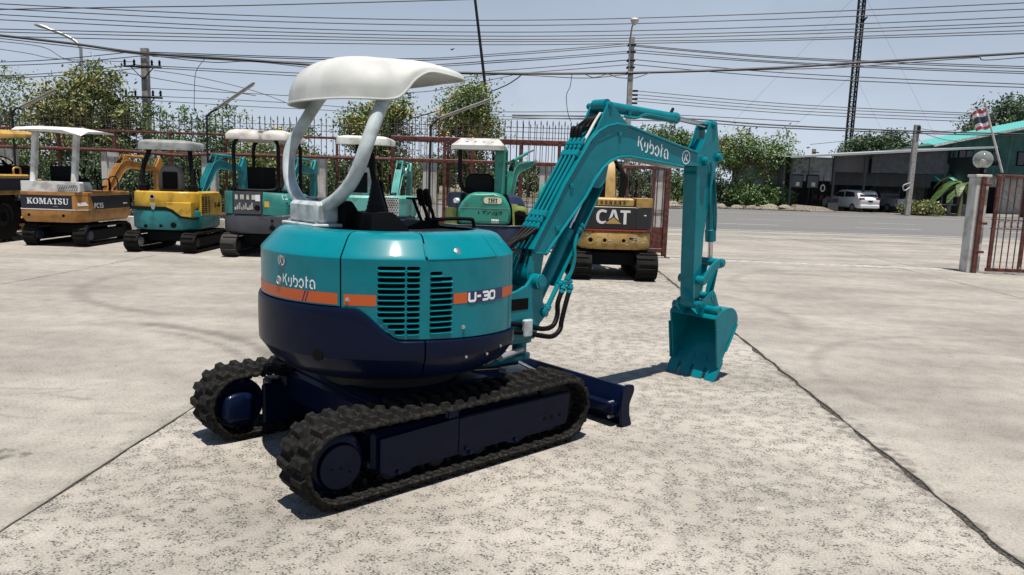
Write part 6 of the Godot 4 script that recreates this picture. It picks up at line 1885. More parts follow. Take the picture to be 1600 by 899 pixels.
func crawler(root: Node3D, zc: float, x0: float, x1: float, h: float, w: float, rub: Material, frame: Material, hub: Material, ribs := 44) -> void:
	var r := h / 2
	var path := PackedVector2Array()
	for i in 13:
		var a := PI / 2 + PI * i / 12
		path.append(Vector2(x0 + r + cos(a) * (r - 0.02), r + sin(a) * (r - 0.02)))
	for i in 13:
		var a := -PI / 2 + PI * i / 12
		path.append(Vector2(x1 - r + cos(a) * (r - 0.02), r + sin(a) * (r - 0.02)))
	var inner := PackedVector2Array()
	for i in path.size():
		var c := Vector2(x0 + r if i < 13 else x1 - r, r)
		inner.append(c + (path[i] - c) * ((r - 0.06) / (r - 0.02)))
	var s := S()
	var n := path.size()
	for j in n:
		var k := (j + 1) % n
		var A := [path[j], path[j], inner[j], inner[j]]; var B := [path[k], path[k], inner[k], inner[k]]
		var zz := [zc - w / 2, zc + w / 2, zc + w / 2, zc - w / 2]
		for e in 4:
			var f := (e + 1) % 4
			s.quad(Vector3(A[e].x, A[e].y, zz[e]), Vector3(B[e].x, B[e].y, zz[e]), Vector3(B[f].x, B[f].y, zz[f]), Vector3(A[f].x, A[f].y, zz[f]))
	# ribs of the tread
	var per := 2.0 * (x1 - x0 - h) + TAU * (r - 0.02)
	var st := x1 - x0 - h
	var half := PI * (r - 0.02)
	for q in ribs:
		var d := per * q / ribs
		var p: Vector2; var nr: Vector2
		if d < half:
			var a := PI / 2 + d / (r - 0.02); nr = Vector2(cos(a), sin(a)); p = Vector2(x0 + r, r) + nr * (r - 0.02)
		elif d < half + st:
			nr = Vector2(0, -1); p = Vector2(x0 + r + d - half, 0.02)
		elif d < half * 2 + st:
			var a := -PI / 2 + (d - half - st) / (r - 0.02); nr = Vector2(cos(a), sin(a)); p = Vector2(x1 - r, r) + nr * (r - 0.02)
		else:
			nr = Vector2(0, 1); p = Vector2(x1 - r - (d - 2 * half - st), h - 0.02)
		var y := Vector3(nr.x, nr.y, 0); var x := Vector3(nr.y, -nr.x, 0)
		var sd := 1.0 if q % 2 else -1.0
		s.box(Vector3(p.x, p.y, zc + sd * w * 0.06) + y * 0.006, Vector3(0.045, 0.028, w * 0.86), 0.006, Basis(x, y, x.cross(y)))
	var t := part(root, "track", s, rub, 0.6)
	part(t, "track_frame", S().box(Vector3((x0 + x1) / 2, h * 0.5, zc), Vector3(x1 - x0 - h * 1.3, h * 0.5, w * 0.62), 0.02), frame)
	part(t, "drive_hub", S().lathe(Vector3(x0 + r, r, zc - w * 0.42), Vector3.BACK, [[0, 0], [r * 0.45, 0], [r * 0.7, 0.03], [r * 0.7, w * 0.6], [r * 0.45, w * 0.8], [r * 0.42, w * 0.9], [0, w * 0.9]], 22), hub)
	part(t, "idler", S().cyl(Vector3(x1 - r, r, zc - w * 0.25), Vector3(x1 - r, r, zc + w * 0.25), r * 0.72, 22), frame)

func front_gear(root: Node3D, foot: Vector3, sc: float, swing: float, paint: Material, tilt := 0.0, open_arm := 0.0) -> void:
	var T := Transform3D(Basis(Vector3.UP, deg_to_rad(swing)) * Basis(Vector3.BACK, deg_to_rad(tilt)) * Basis.from_scale(Vector3.ONE * sc), foot) * Transform3D(Basis(), Vector3(-0.895, -0.985, 0))
	var up := v2(BOOM); var un := v2(BOOM_UNDER)
	var body := PackedVector2Array(up)
	body.append_array(v2([2.835, 1.845])); body.append_array(un); body.append_array(v2([0.955, 0.985, 0.895, 0.932, 0.838, 0.985]))
	var b := part(root, "boom", S().ext(body, -0.08, 0.08, 0.004).moved(T), paint)
	part(b, "upper_flange", S().ext(along(up.slice(1, 14), 0.014), -0.095, 0.095, 0.003).moved(T), paint)
	part(b, "lower_flange", S().ext(along(un.slice(1, 13), 0.014), -0.095, 0.095, 0.003).moved(T), paint)
	for z in [-0.075, 0.075]:
		part(b, "ear_plate", S().ext(v2([1.385, 1.90, 1.575, 2.228, 1.815, 2.05, 1.62, 1.99]), z - 0.01, z + 0.01, 0.003).moved(T), paint)
	for z in [-0.06, -0.02, 0.02, 0.06]:
		part(b, "oil_pipe", S().tube(v3([0.93, 1.34, z, 1.30, 1.87, z, 1.40, 1.98, z]), 0.012, 6).moved(T), paint)
		part(b, "hose", S().tube(curve(v3([1.40, 1.98, z, 1.47, 2.08, z * 0.6, 1.60, 2.12, z * 0.5]), 4), 0.015, 6).moved(T), mt.hose)
	for z in [-0.05, 0.0, 0.05]:
		part(b, "hose", S().tube(curve(v3([0.93, 1.34, z, 0.80, 1.30, z, 0.65, 1.18, z, 0.62, 0.98, z]), 5), 0.017, 6).moved(T), mt.hose)
	part(root, "swing_bracket", S().ext(v2([0.60, 0.70, 0.60, 0.92, 0.85, 1.03, 0.95, 1.0, 0.98, 0.75, 0.88, 0.55, 0.66, 0.55]), -0.12, 0.12, 0.006).moved(T), paint)
	var c := part(root, "boom_cylinder", S().cyl(Vector3(0.965, 0.772, 0), Vector3(1.30, 1.33, 0), 0.045, 14).moved(T), paint)
	part(c, "rod", S().cyl(Vector3(1.30, 1.33, 0), Vector3(1.5, 1.655, 0), 0.022, 10).moved(T), mt.steel)
	var a := part(root, "arm_cylinder", S().cyl(Vector3(1.577, 2.192, 0), Vector3(2.46, 2.172, 0), 0.042, 14).moved(T), paint)
	part(a, "rod", S().cyl(Vector3(2.46, 2.172, 0), Vector3(2.9, 2.15, 0), 0.022, 10).moved(T), mt.steel)
	var A := T * Transform3D(Basis(), Vector3(2.775, 1.848, 0)) * Transform3D(Basis(Vector3.BACK, deg_to_rad(open_arm - tilt)), Vector3(-2.775, -1.848, 0))
	part(root, "arm", S().ext(v2([2.70, 1.90, 2.80, 2.05, 2.855, 2.165, 2.905, 2.188, 2.955, 2.155, 3.008, 1.93, 3.0, 1.835, 2.925, 1.6, 2.868, 1.22, 2.872, 0.74, 2.862, 0.64, 2.785, 0.64, 2.748, 1.0, 2.705, 1.75]), -0.065, 0.065, 0.006).moved(A), paint)
	var bc := part(root, "bucket_cylinder", S().cyl(Vector3(2.99, 1.885, 0), Vector3(3.07, 1.2, 0), 0.042, 14).moved(A), paint)
	part(bc, "rod", S().cyl(Vector3(3.07, 1.2, 0), Vector3(3.09, 1.0, 0), 0.022, 10).moved(A), mt.steel)
	part(root, "link", S().bar(Vector3(3.09, 0.995, 0), Vector3(2.82, 0.86, 0), 0.2, 0.05, 0.006).bar(Vector3(3.09, 0.995, 0), Vector3(3.01, 0.7, 0), 0.12, 0.06, 0.006).moved(A), paint)
	var outer := curve2([2.955, 0.085, 3.10, 0.30, 3.215, 0.485, 3.15, 0.605, 2.98, 0.61, 2.875, 0.54], 3)
	var bk := part(root, "bucket", S().ext(along(outer, 0.014), -0.2, 0.2, 0.002).moved(A), paint)
	var side := PackedVector2Array(outer); side.append_array(v2([2.895, 0.45, 2.945, 0.13]))
	for z in [-0.2, 0.2]:
		part(bk, "side_plate", S().ext(side, z - 0.008, z + 0.008).moved(A), paint)

func on_rear(root: Node, called: String, m: Mesh, mat: Material, at: Vector3) -> void:
	var o := put(root, called, m, mat, at)
	o.rotation.y = -PI / 2

func levers(root: Node3D, x: float, y: float, zs: Array) -> void:
	for z in zs:
		var l := part(root, "lever", S().tube(v3([x, y, z, x - 0.03, y + 0.22, z, x - 0.07, y + 0.36, z]), 0.012, 7), mt.black)
		part(l, "grip", S().cyl(Vector3(x - 0.07, y + 0.34, z), Vector3(x - 0.09, y + 0.46, z), 0.022, 8), mt.black)

# moulded roof: a shallow dome whose rim rises towards the front
func dome_roof(x0: float, x1: float, z0: float, z1: float, y0: float, y1: float, rad: float, lift: float) -> Soup:
	var base := rounded(v2([x0, z0, x1, z0, x1, z1, x0, z1]), rad, 6)
	var c := Vector2((x0 + x1) / 2, (z0 + z1) / 2)
	var rings := []
	for k in 9:
		var t := k / 8.0
		var h := pow(1.0 - pow(1.0 - t, 3.0), 0.42) if t > 0 else 0.0
		var ring := PackedVector3Array()
		for p in base:
			var q := c + (p - c) * (1.0 - t * t * 0.9)
			var f := clampf((p.x - (x0 + x1) / 2) / (x1 - x0) * 2.0, 0, 1)
			var rim := y0 + lift * f * f
			ring.append(Vector3(q.x, lerpf(rim, y1 - 0.02 * f, h), q.y))
		rings.append(ring)
	return S().loft(rings)

func seat(root: Node3D, x: float, y: float, z: float, w: float, h: float, m: Material) -> void:
	part(root, "seat", S().ext(rounded(v2([x, y, x + 0.46, y, x + 0.46, y + 0.1, x + 0.12, y + 0.12, x + 0.05, y + h, x - 0.06, y + h, x - 0.04, y]), 0.03), z - w / 2, z + w / 2, 0.03), m)

func grime(m: StandardMaterial3D, sd: int) -> StandardMaterial3D:
	return worn(m, noise_tex(sd, 0.016, Color(0.82, 0.80, 0.77), Color(1, 1, 1), 256, 6, 0.2, 0.5), 0.7)

func parked_machines() -> void:
	var track_rub := grime(M(0.014, 0.014, 0.0135, 0.8), 101)
	track_rub.metallic_specular = 0.2
	var frame := M(0.010, 0.011, 0.013, 0.7)
	frame.metallic_specular = 0.2
	orange_white(track_rub, frame)
	yellow_teal(track_rub, frame)
	grey_teal(track_rub, frame)
	pale_roofed(track_rub, frame)
	green_navy(track_rub, frame)
	yellow_black(track_rub, frame)
	loader(track_rub, frame)

const G := "compact excavators parked along the fence"

func orange_white(rub: Material, frame: Material) -> void:
	var ora := grime(M(0.40, 0.185, 0.040, 0.45), 111)
	var nv := M(0.006, 0.009, 0.022, 0.4)
	var wh := grime(M(0.62, 0.63, 0.62, 0.5), 112)
	var r := thing("parked_excavator", "orange and white compact excavator with a flat white roof, second machine from the left", "excavator", Vector3(-9.42, 0, -16.02), PI / 2, G)
	crawler(r, -0.52, -0.95, 0.95, 0.46, 0.27, rub, frame, M(0.012, 0.02, 0.05, 0.5))
	crawler(r, 0.52, -0.95, 0.95, 0.46, 0.27, rub, frame, M(0.012, 0.02, 0.05, 0.5))
	part(r, "centre_frame", S().box(Vector3(0, 0.33, 0), Vector3(0.8, 0.2, 0.8), 0.02).cyl(Vector3(0, 0.4, 0), Vector3(0, 0.52, 0), 0.36, 24), frame)
	var plan := [-0.97, -0.60, -0.97, 0.50, -0.80, 0.67, 0.85, 0.67, 0.97, 0.5, 0.97, -0.6, 0.85, -0.67, -0.88, -0.67]
	var low := [-0.93, -0.50, -0.93, 0.42, -0.76, 0.60, 0.82, 0.60, 0.9, 0.5, 0.9, -0.55, 0.82, -0.6, -0.85, -0.6]
	var a := PackedVector3Array(); var b := PackedVector3Array(); var c := PackedVector3Array()
	for k in plan.size() / 2:
		a.append(Vector3(low[k * 2], 0.50, low[k * 2 + 1])); b.append(Vector3(plan[k * 2], 0.62, plan[k * 2 + 1])); c.append(Vector3(plan[k * 2], 0.76, plan[k * 2 + 1]))
	part(r, "counterweight", S().loft([a, b, c]), ora)
	part(r, "dark_band", flatv([-0.962, -0.60, -0.962, 0.50, -0.795, 0.662, 0.85, 0.662, 0.962, 0.5, 0.962, -0.6, 0.85, -0.662, -0.88, -0.662], 0.76, 1.045, 0.0), nv)
	part(r, "pinstripe", flatv([-0.975, -0.60, -0.975, 0.502, -0.81, 0.674, -0.7, 0.674, -0.7, -0.67, -0.885, -0.672], 0.755, 0.768, 0.0), mt.letter)
	var ov := part(r, "upper_body", flatv(plan, 1.045, 1.12, 0.01), ora)
	part(r, "flash_decal", S().loft([v3([-0.945, 0.84, 0.542, -0.80, 0.85, 0.682]), v3([-0.955, 0.90, 0.535, -0.84, 0.92, 0.642])], false, false), mt.letter)
	part(r, "corner_panel", S().loft([v3([-0.972, 0.77, 0.44, -0.975, 0.77, 0.505, -0.80, 0.77, 0.677, -0.60, 0.77, 0.677]), v3([-0.972, 1.044, 0.44, -0.975, 1.044, 0.505, -0.80, 1.044, 0.677, -0.72, 1.044, 0.677])], false, false), ora)
	var hood := part(r, "rear_hood", S().ext(v2([-0.965, 1.12, -0.42, 1.12, -0.55, 1.325, -0.965, 1.325]), -0.6, 0.60, 0.02), wh)
	part(hood, "side_hood", flatv([-0.8, 0.4, -0.55, 0.665, 0.75, 0.665, 0.75, 0.4], 1.12, 1.125, 0.0), ora)
	# grille of slanting strips on the white hood
	part(hood, "grille", S().box(Vector3(-0.966, 1.20, 0.36), Vector3(0.006, 0.13, 0.40)), mt.black)
	for k in 5:
		part(hood, "grille_bar", S().box(Vector3(-0.971, 1.145 + k * 0.027, 0.36), Vector3(0.006, 0.009, 0.40)), wh)
	for k in 9:
		part(hood, "grille_bar", S().box(Vector3(-0.972, 1.2, 0.18 + k * 0.045), Vector3(0.006, 0.13, 0.008), 0, Basis(Vector3.RIGHT, 0.5)), wh)
	on_rear(r, "lettering", text_mesh("KOMATSU", 0.118, 0.004, "Droid Serif"), mt.letter, Vector3(-0.966, 0.925, -0.06))
	on_rear(r, "lettering", text_mesh("........", 0.03, 0.003), wh, Vector3(-0.966, 0.83, 0.1))
	put(r, "lettering", text_mesh("PC15", 0.11, 0.004), mt.letter, Vector3(-0.40, 0.84, 0.664))
	put(r, "lettering", text_mesh("KOMATSU", 0.026, 0.004), wh, Vector3(0.66, 0.86, 0.664))
	for z in [-0.45, 0.25]:
		part(r, "tow_eye", S().cyl(Vector3(-0.975, 0.64, z), Vector3(-0.96, 0.64, z), 0.03, 14), mt.black)
	for q in [[-0.36, -0.44], [0.44, 0.40]]:
		part(r, "canopy_post", S().bar(Vector3(-0.78, 1.30, q[1]), Vector3(-0.70, 2.34, q[1] + 0.05), 0.13, 0.10, 0.02), wh)
	var rf := S()
	rf.loft([v3([-0.98, 2.33, -0.70, -0.98, 2.36, -0.25, -0.98, 2.36, 0.3, -0.98, 2.25, 0.70, -0.90, 2.27, 0.70, -0.90, 2.34, -0.70]), v3([-0.80, 2.40, -0.72, -0.80, 2.43, -0.25, -0.80, 2.42, 0.3, -0.80, 2.34, 0.74, -0.80, 2.30, 0.74, -0.80, 2.36, -0.72]), v3([-0.2, 2.42, -0.72, -0.2, 2.45, -0.25, -0.2, 2.44, 0.3, -0.2, 2.37, 0.74, -0.2, 2.33, 0.74, -0.2, 2.38, -0.72]), v3([0.25, 2.39, -0.68, 0.25, 2.42, -0.25, 0.25, 2.41, 0.3, 0.25, 2.36, 0.70, 0.25, 2.33, 0.70, 0.25, 2.36, -0.68])])
	part(r, "canopy", rf, wh, 0.5)
	seat(r, -0.42, 1.28, -0.02, 0.52, 0.36, mt.black)
	levers(r, 0.25, 1.15, [-0.3, 0.05, 0.3])
	part(r, "handrail", S().tube(curve(v3([0.35, 1.12, 0.5, 0.35, 1.4, 0.5, 0.65, 1.42, 0.5, 0.7, 1.12, 0.5]), 5), 0.013, 7), mt.black)
	part(r, "handrail", S().tube(curve(v3([0.5, 1.12, 0.25, 0.5, 1.35, 0.25, 0.8, 1.36, 0.25, 0.85, 1.12, 0.25]), 5), 0.013, 7), mt.black)
	front_gear(r, Vector3(0.95, 0.92, 0.05), 0.83, -18, ora)
	part(r, "sign_plate", S().box(Vector3(1.95, 1.95, -0.25), Vector3(0.32, 0.1, 0.02), 0, Basis(Vector3.UP, deg_to_rad(-18))), wh)

func yellow_teal(rub: Material, frame: Material) -> void:
	var yel := grime(M(0.55, 0.33, 0.025, 0.42), 121)
	var tl := grime(M(0.012, 0.165, 0.175, 0.5), 122)
	var r := thing("parked_excavator", "yellow and teal compact excavator with grey roof parked third from the left", "excavator", Vector3(-6.98, 0, -15.35), PI / 2, G)
	crawler(r, -0.56, -0.88, 0.92, 0.42, 0.28, rub, frame, mt.galv)
	crawler(r, 0.56, -0.88, 0.92, 0.42, 0.28, rub, frame, mt.dark_steel)
	part(r, "centre_frame", S().box(Vector3(0, 0.3, 0), Vector3(0.8, 0.2, 0.9), 0.02).cyl(Vector3(0, 0.36, 0), Vector3(0, 0.46, 0), 0.36, 24), frame)
	var cap := [-0.74, -0.42, -0.74, 0.42, -0.52, 0.68, 0.55, 0.68, 0.70, 0.5, 0.70, -0.5, 0.55, -0.68, -0.52, -0.68]
	part(r, "counterweight", flatv(cap, 0.45, 0.86, 0.05, 0.2), tl, 0.6)
	var R := Transform3D(Basis(Vector3(0, 0, 1), Vector3.UP, Vector3(-1, 0, 0)), Vector3.ZERO)
	part(r, "dark_band", S().ext(v2([-0.60, 0.85, 0.10, 0.85, 0.22, 0.80, 0.38, 0.69, 0.66, 0.67, 0.66, 0.71, 0.40, 0.73, 0.24, 0.85, 0.10, 0.905, -0.60, 0.905]), 0.40, 0.742, 0.0).moved(R), mt.plastic)
	part(r, "lower_hood", S().ext(v2([0.10, 0.90, 0.24, 0.845, 0.40, 0.725, 0.60, 0.71, 0.60, 1.0, 0.1, 1.0]), 0.40, 0.735, 0.01).moved(R), yel)
	part(r, "engine_hood", flatv([-0.725, -0.40, -0.725, 0.40, -0.50, 0.665, 0.50, 0.665, 0.50, -0.665, -0.50, -0.665], 0.86, 1.205, 0.035, 0.16), yel, 0.6)
	var sc := part(r, "side_cover", S().ext(v2([-0.45, 0.72, 0.62, 0.70, 0.62, 1.12, 0.5, 1.2, -0.42, 1.2]), 0.56, 0.684, 0.02), yel)
	for k in 3:
		for j in 9:
			part(sc, "vent_slot", S().box(Vector3(-0.36 + k * 0.15, 0.80 + j * 0.038, 0.686), Vector3(0.11 if k < 2 else 0.07, 0.018, 0.006)), mt.black)
	put(sc, "lettering", text_mesh("U-40", 0.10, 0.004), mt.plastic, Vector3(0.36, 0.93, 0.687))
	for q in [[-0.3, 0.52, 0.035], [0.25, 0.55, 0.055], [0.0, 0.53, 0.03]]:
		part(r, "tow_hole", S().cyl(Vector3(-0.752, q[1], q[0]), Vector3(-0.73, q[1], q[0]), q[2], 18), mt.black)
	part(r, "emblem", S().lathe(Vector3(-0.715, 1.10, -0.16), Vector3.LEFT, [[0.03, 0.0], [0.05, 0.005], [0.05, 0.02], [0.035, 0.02], [0.03, 0.01], [0.0, 0.01]], 20), mt.steel)
	part(r, "latch", S().ext(v2([-0.06, 0.96, 0.06, 0.96, 0.03, 0.86, 0.0, 0.84, -0.03, 0.86]), 0.0, 0.02, 0.003).moved(Transform3D(Basis(Vector3.UP, -PI / 2), Vector3(-0.73, 0, -0.14))), mt.galv)
	for q in [[-0.50, -0.42], [-0.32, 0.48]]:
		part(r, "canopy_post", S().tube(curve(v3([q[0], 1.19, q[1], q[0], 1.6, q[1] - 0.02, q[0] + 0.12, 2.08, q[1] - 0.1 * signf(q[1])]), 4), 0.045, 10), mt.plastic)
		part(r, "post_foot", S().box(Vector3(q[0], 1.27, q[1]), Vector3(0.16, 0.14, 0.14), 0.015), mt.black)
	var grey := grime(M(0.25, 0.27, 0.27, 0.6), 123)
	part(r, "canopy", dome_roof(-0.62, 0.42, -0.54, 0.50, 2.02, 2.225, 0.24, 0.13), grey, 0.3)
	var sg := M(0.12, 0.125, 0.125, 0.7)
	part(r, "seat", S().ext(rounded(v2([-0.26, 1.19, 0.26, 1.19, 0.26, 1.55, 0.15, 1.74, -0.15, 1.74, -0.26, 1.55]), 0.10, 5), 0.14, 0.27, 0.04).moved(R), sg, 0.4)
	part(r, "seat_cover", S().box(Vector3(-0.285, 1.42, 0.0), Vector3(0.03, 0.34, 0.3), 0.01), mt.black)
	levers(r, 0.2, 1.2, [0.32, 0.4])
	front_gear(r, Vector3(0.85, 0.95, 0.1), 0.86, -12, grime(M(0.006, 0.20, 0.23, 0.4), 124))

func grey_teal(rub: Material, frame: Material) -> void:
	var tl := grime(M(0.02, 0.20, 0.185, 0.42), 131)
	var gr := grime(M(0.045, 0.05, 0.06, 0.5), 132)
	var wh := grime(M(0.50, 0.49, 0.47, 0.6), 133)
	var r := thing("parked_excavator", "teal and dark grey compact excavator under a two-part white roof, left of the bent posts", "excavator", Vector3(-4.98, 0, -15.05), PI / 2, G)
	crawler(r, -0.50, -0.95, 0.95, 0.46, 0.3, grime(M(0.022, 0.019, 0.018, 0.8), 134), frame, mt.dark_steel, 30)
	crawler(r, 0.50, -0.95, 0.95, 0.46, 0.3, grime(M(0.022, 0.019, 0.018, 0.8), 134), frame, mt.dark_steel, 30)
	part(r, "centre_frame", S().box(Vector3(0, 0.33, 0), Vector3(0.8, 0.2, 0.8), 0.02).cyl(Vector3(0, 0.4, 0), Vector3(0, 0.5, 0), 0.36, 24), frame)
	var plan := [-0.80, -0.46, -0.80, 0.40, -0.58, 0.72, 0.62, 0.74, 0.76, 0.55, 0.76, -0.55, 0.62, -0.72, -0.60, -0.70]
	var cw := part(r, "counterweight", flatv(plan, 0.46, 0.84, 0.05, 0.2), gr, 0.6)
	part(cw, "tow_hole", S().cyl(Vector3(-0.815, 0.58, 0.32), Vector3(-0.78, 0.58, 0.32), 0.05, 18), mt.black)
	part(cw, "tow_hole", S().cyl(Vector3(-0.812, 0.72, 0.32), Vector3(-0.78, 0.72, 0.32), 0.028, 14), mt.plastic)
	part(r, "rear_panel", flatv([-0.80, -0.42, -0.80, 0.12, -0.5, 0.15, -0.5, -0.42], 0.84, 1.265, 0.02, 0.02), gr)
	part(r, "left_cover", flatv([-0.785, -0.44, -0.5, -0.44, 0.5, -0.46, 0.6, -0.66, -0.58, -0.68, -0.72, -0.58], 0.84, 1.26, 0.04, 0.06), tl)
	# side cover swept round the right rear corner
	var sw := curve(v3([-0.795, 0, 0.14, -0.77, 0, 0.34, -0.66, 0, 0.54, -0.45, 0, 0.67, -0.1, 0, 0.73, 0.3, 0, 0.745, 0.66, 0, 0.73]), 4)
	var at_side := func(t: float, y: float, proud: float) -> Vector3:
		var f := clampf(t, 0, 1) * (sw.size() - 1)
		var i := mini(int(f), sw.size() - 2)
		var p := sw[i].lerp(sw[i + 1], f - i)
		var tn := (sw[i + 1] - sw[i]).normalized()
		var o := Vector3(-tn.z, 0, tn.x) * -1.0
		if o.dot(Vector3(p.x - 0.1, 0, p.z)) < 0: o = -o
		var slope := pow(clampf((y - 1.02) / 0.25, 0, 1), 2.0)
		return Vector3(p.x, y - 0.05 * t * clampf((y - 0.84) / 0.4, 0, 1), p.z) + o * (proud - slope * 0.13 * (0.4 + t))
	var rows := []
	for y in [0.835, 0.95, 1.05, 1.12, 1.18, 1.23, 1.265]:
		var ring := PackedVector3Array()
		for k in 25: ring.append(at_side.call(k / 24.0, y - (0.1 * k / 24.0 if y == 0.835 else 0.0), 0.0))
		rows.append(ring)
	var inn := PackedVector3Array()
	for k in 25: inn.append(Vector3(lerpf(-0.6, 0.6, k / 24.0), 1.26 - 0.05 * k / 24.0, 0.1))
	rows.append(inn)
	var cov := part(r, "side_cover", S().loft(rows, false, false), tl, 0.5)
	part(r, "white_cap", S().loft([v3([0.05, 1.272, 0.57, 0.56, 1.20, 0.54, 0.56, 1.22, 0.2, 0.05, 1.272, 0.2]), v3([0.05, 1.31, 0.55, 0.52, 1.26, 0.52, 0.52, 1.27, 0.22, 0.05, 1.31, 0.22])]), wh)
	# six slanting vents with dark insides
	for i in 3:
		for j in 2:
			var t := 0.36 + i * 0.13 + j * 0.075; var y := 1.10 - j * 0.125
			var v := S()
			v.quad(at_side.call(t, y - 0.05, 0.004), at_side.call(t + 0.105, y - 0.05, 0.004), at_side.call(t + 0.075, y + 0.05, 0.004), at_side.call(t - 0.045, y + 0.05, 0.004))
			part(cov, "vent", v, mt.black)
			part(cov, "vent_rim", S().tube(PackedVector3Array([at_side.call(t, y - 0.055, 0.004), at_side.call(t + 0.105, y - 0.055, 0.004)]), 0.007, 5), tl)
	var stk := func(t0: float, t1: float, y0: float, y1: float) -> Soup: return S().loft([PackedVector3Array([at_side.call(t0, y0, 0.004), at_side.call(t1, y0, 0.004)]), PackedVector3Array([at_side.call(t0, y1, 0.004), at_side.call(t1, y1, 0.004)])], false, false)
	part(cov, "warning_sticker", stk.call(0.04, 0.11, 0.98, 1.09), M(0.5, 0.33, 0.03, 0.5))
	part(cov, "sticker", stk.call(0.3, 0.38, 1.14, 1.24), wh)
	for k in 4:
		part(r, "sticker", S().box(Vector3(-0.802, 1.16, -0.36 + 0.11 * k), Vector3(0.004, 0.09, 0.05 + 0.02 * (k % 2))), wh)
	part(r, "sticker", S().box(Vector3(-0.802, 1.15, 0.05), Vector3(0.004, 0.12, 0.09)), mt.letter)
	for k in 9:
		part(r, "faded_letter", S().box(Vector3(-0.802, 0.94 + 0.025 * (k % 3), -0.38 + 0.04 * k), Vector3(0.003, 0.05 + 0.035 * ((k * 7) % 3), 0.028)), wh)
	part(r, "lock_plate", S().cyl(Vector3(-0.804, 0.96, 0.04), Vector3(-0.795, 0.96, 0.04), 0.055, 18), mt.black)
	for q in [[-0.62, -0.46], [-0.50, 0.36], [0.45, -0.45], [0.5, 0.5]]:
		part(r, "canopy_post", S().tube(curve(v3([q[0], 1.2, q[1], q[0], 1.7, q[1], q[0], 2.12, q[1], q[0] + 0.04, 2.26, q[1] - 0.06 * signf(q[1])]), 4), 0.035, 10), mt.plastic)
	part(r, "post_loop", S().tube(curve(v3([-0.62, 1.5, -0.46, -0.63, 1.34, -0.42, -0.62, 1.29, -0.3, -0.56, 1.29, 0.2, -0.52, 1.34, 0.33, -0.50, 1.5, 0.36]), 5), 0.035, 10), mt.plastic)
	for q in [[-0.72, -0.62, 0.04], [-0.68, 0.06, 0.60]]:
		var a := PackedVector3Array()
		var rings := []
		for k in 4:
			var ins: float = [0.0, 0.0, 0.05, 0.14][k]; var y: float = [2.24, 2.33, 2.40, 2.43][k]
			var ring := PackedVector3Array()
			var zl: float = q[1] + ins; var zr: float = q[2] - ins
			for p in rounded(v2([q[0] + ins, zl, 0.62 - ins, zl, 0.62 - ins, zr, q[0] + ins, zr]), 0.16, 4):
				ring.append(Vector3(p.x, y + (0.02 if p.x < -0.4 else 0.0), p.y))
			rings.append(ring)
		part(r, "canopy", S().loft(rings), wh, 0.5)
	part(r, "canopy_crack", S().box(Vector3(-0.40, 2.425, -0.10), Vector3(0.3, 0.02, 0.22), 0.0, Basis(Vector3.BACK, 0.1)), M(0.22, 0.17, 0.13, 0.9))
	seat(r, -0.36, 1.24, -0.02, 0.52, 0.5, mt.black)
	levers(r, 0.25, 1.22, [0.3])
	part(r, "handrail", S().tube(curve(v3([0.1, 1.25, 0.5, 0.12, 1.38, 0.5, 0.5, 1.38, 0.5, 0.55, 1.24, 0.5]), 5), 0.016, 7), mt.black)
	front_gear(r, Vector3(0.92, 0.95, 0.05), 0.84, -6, grime(M(0.012, 0.21, 0.22, 0.42), 135))

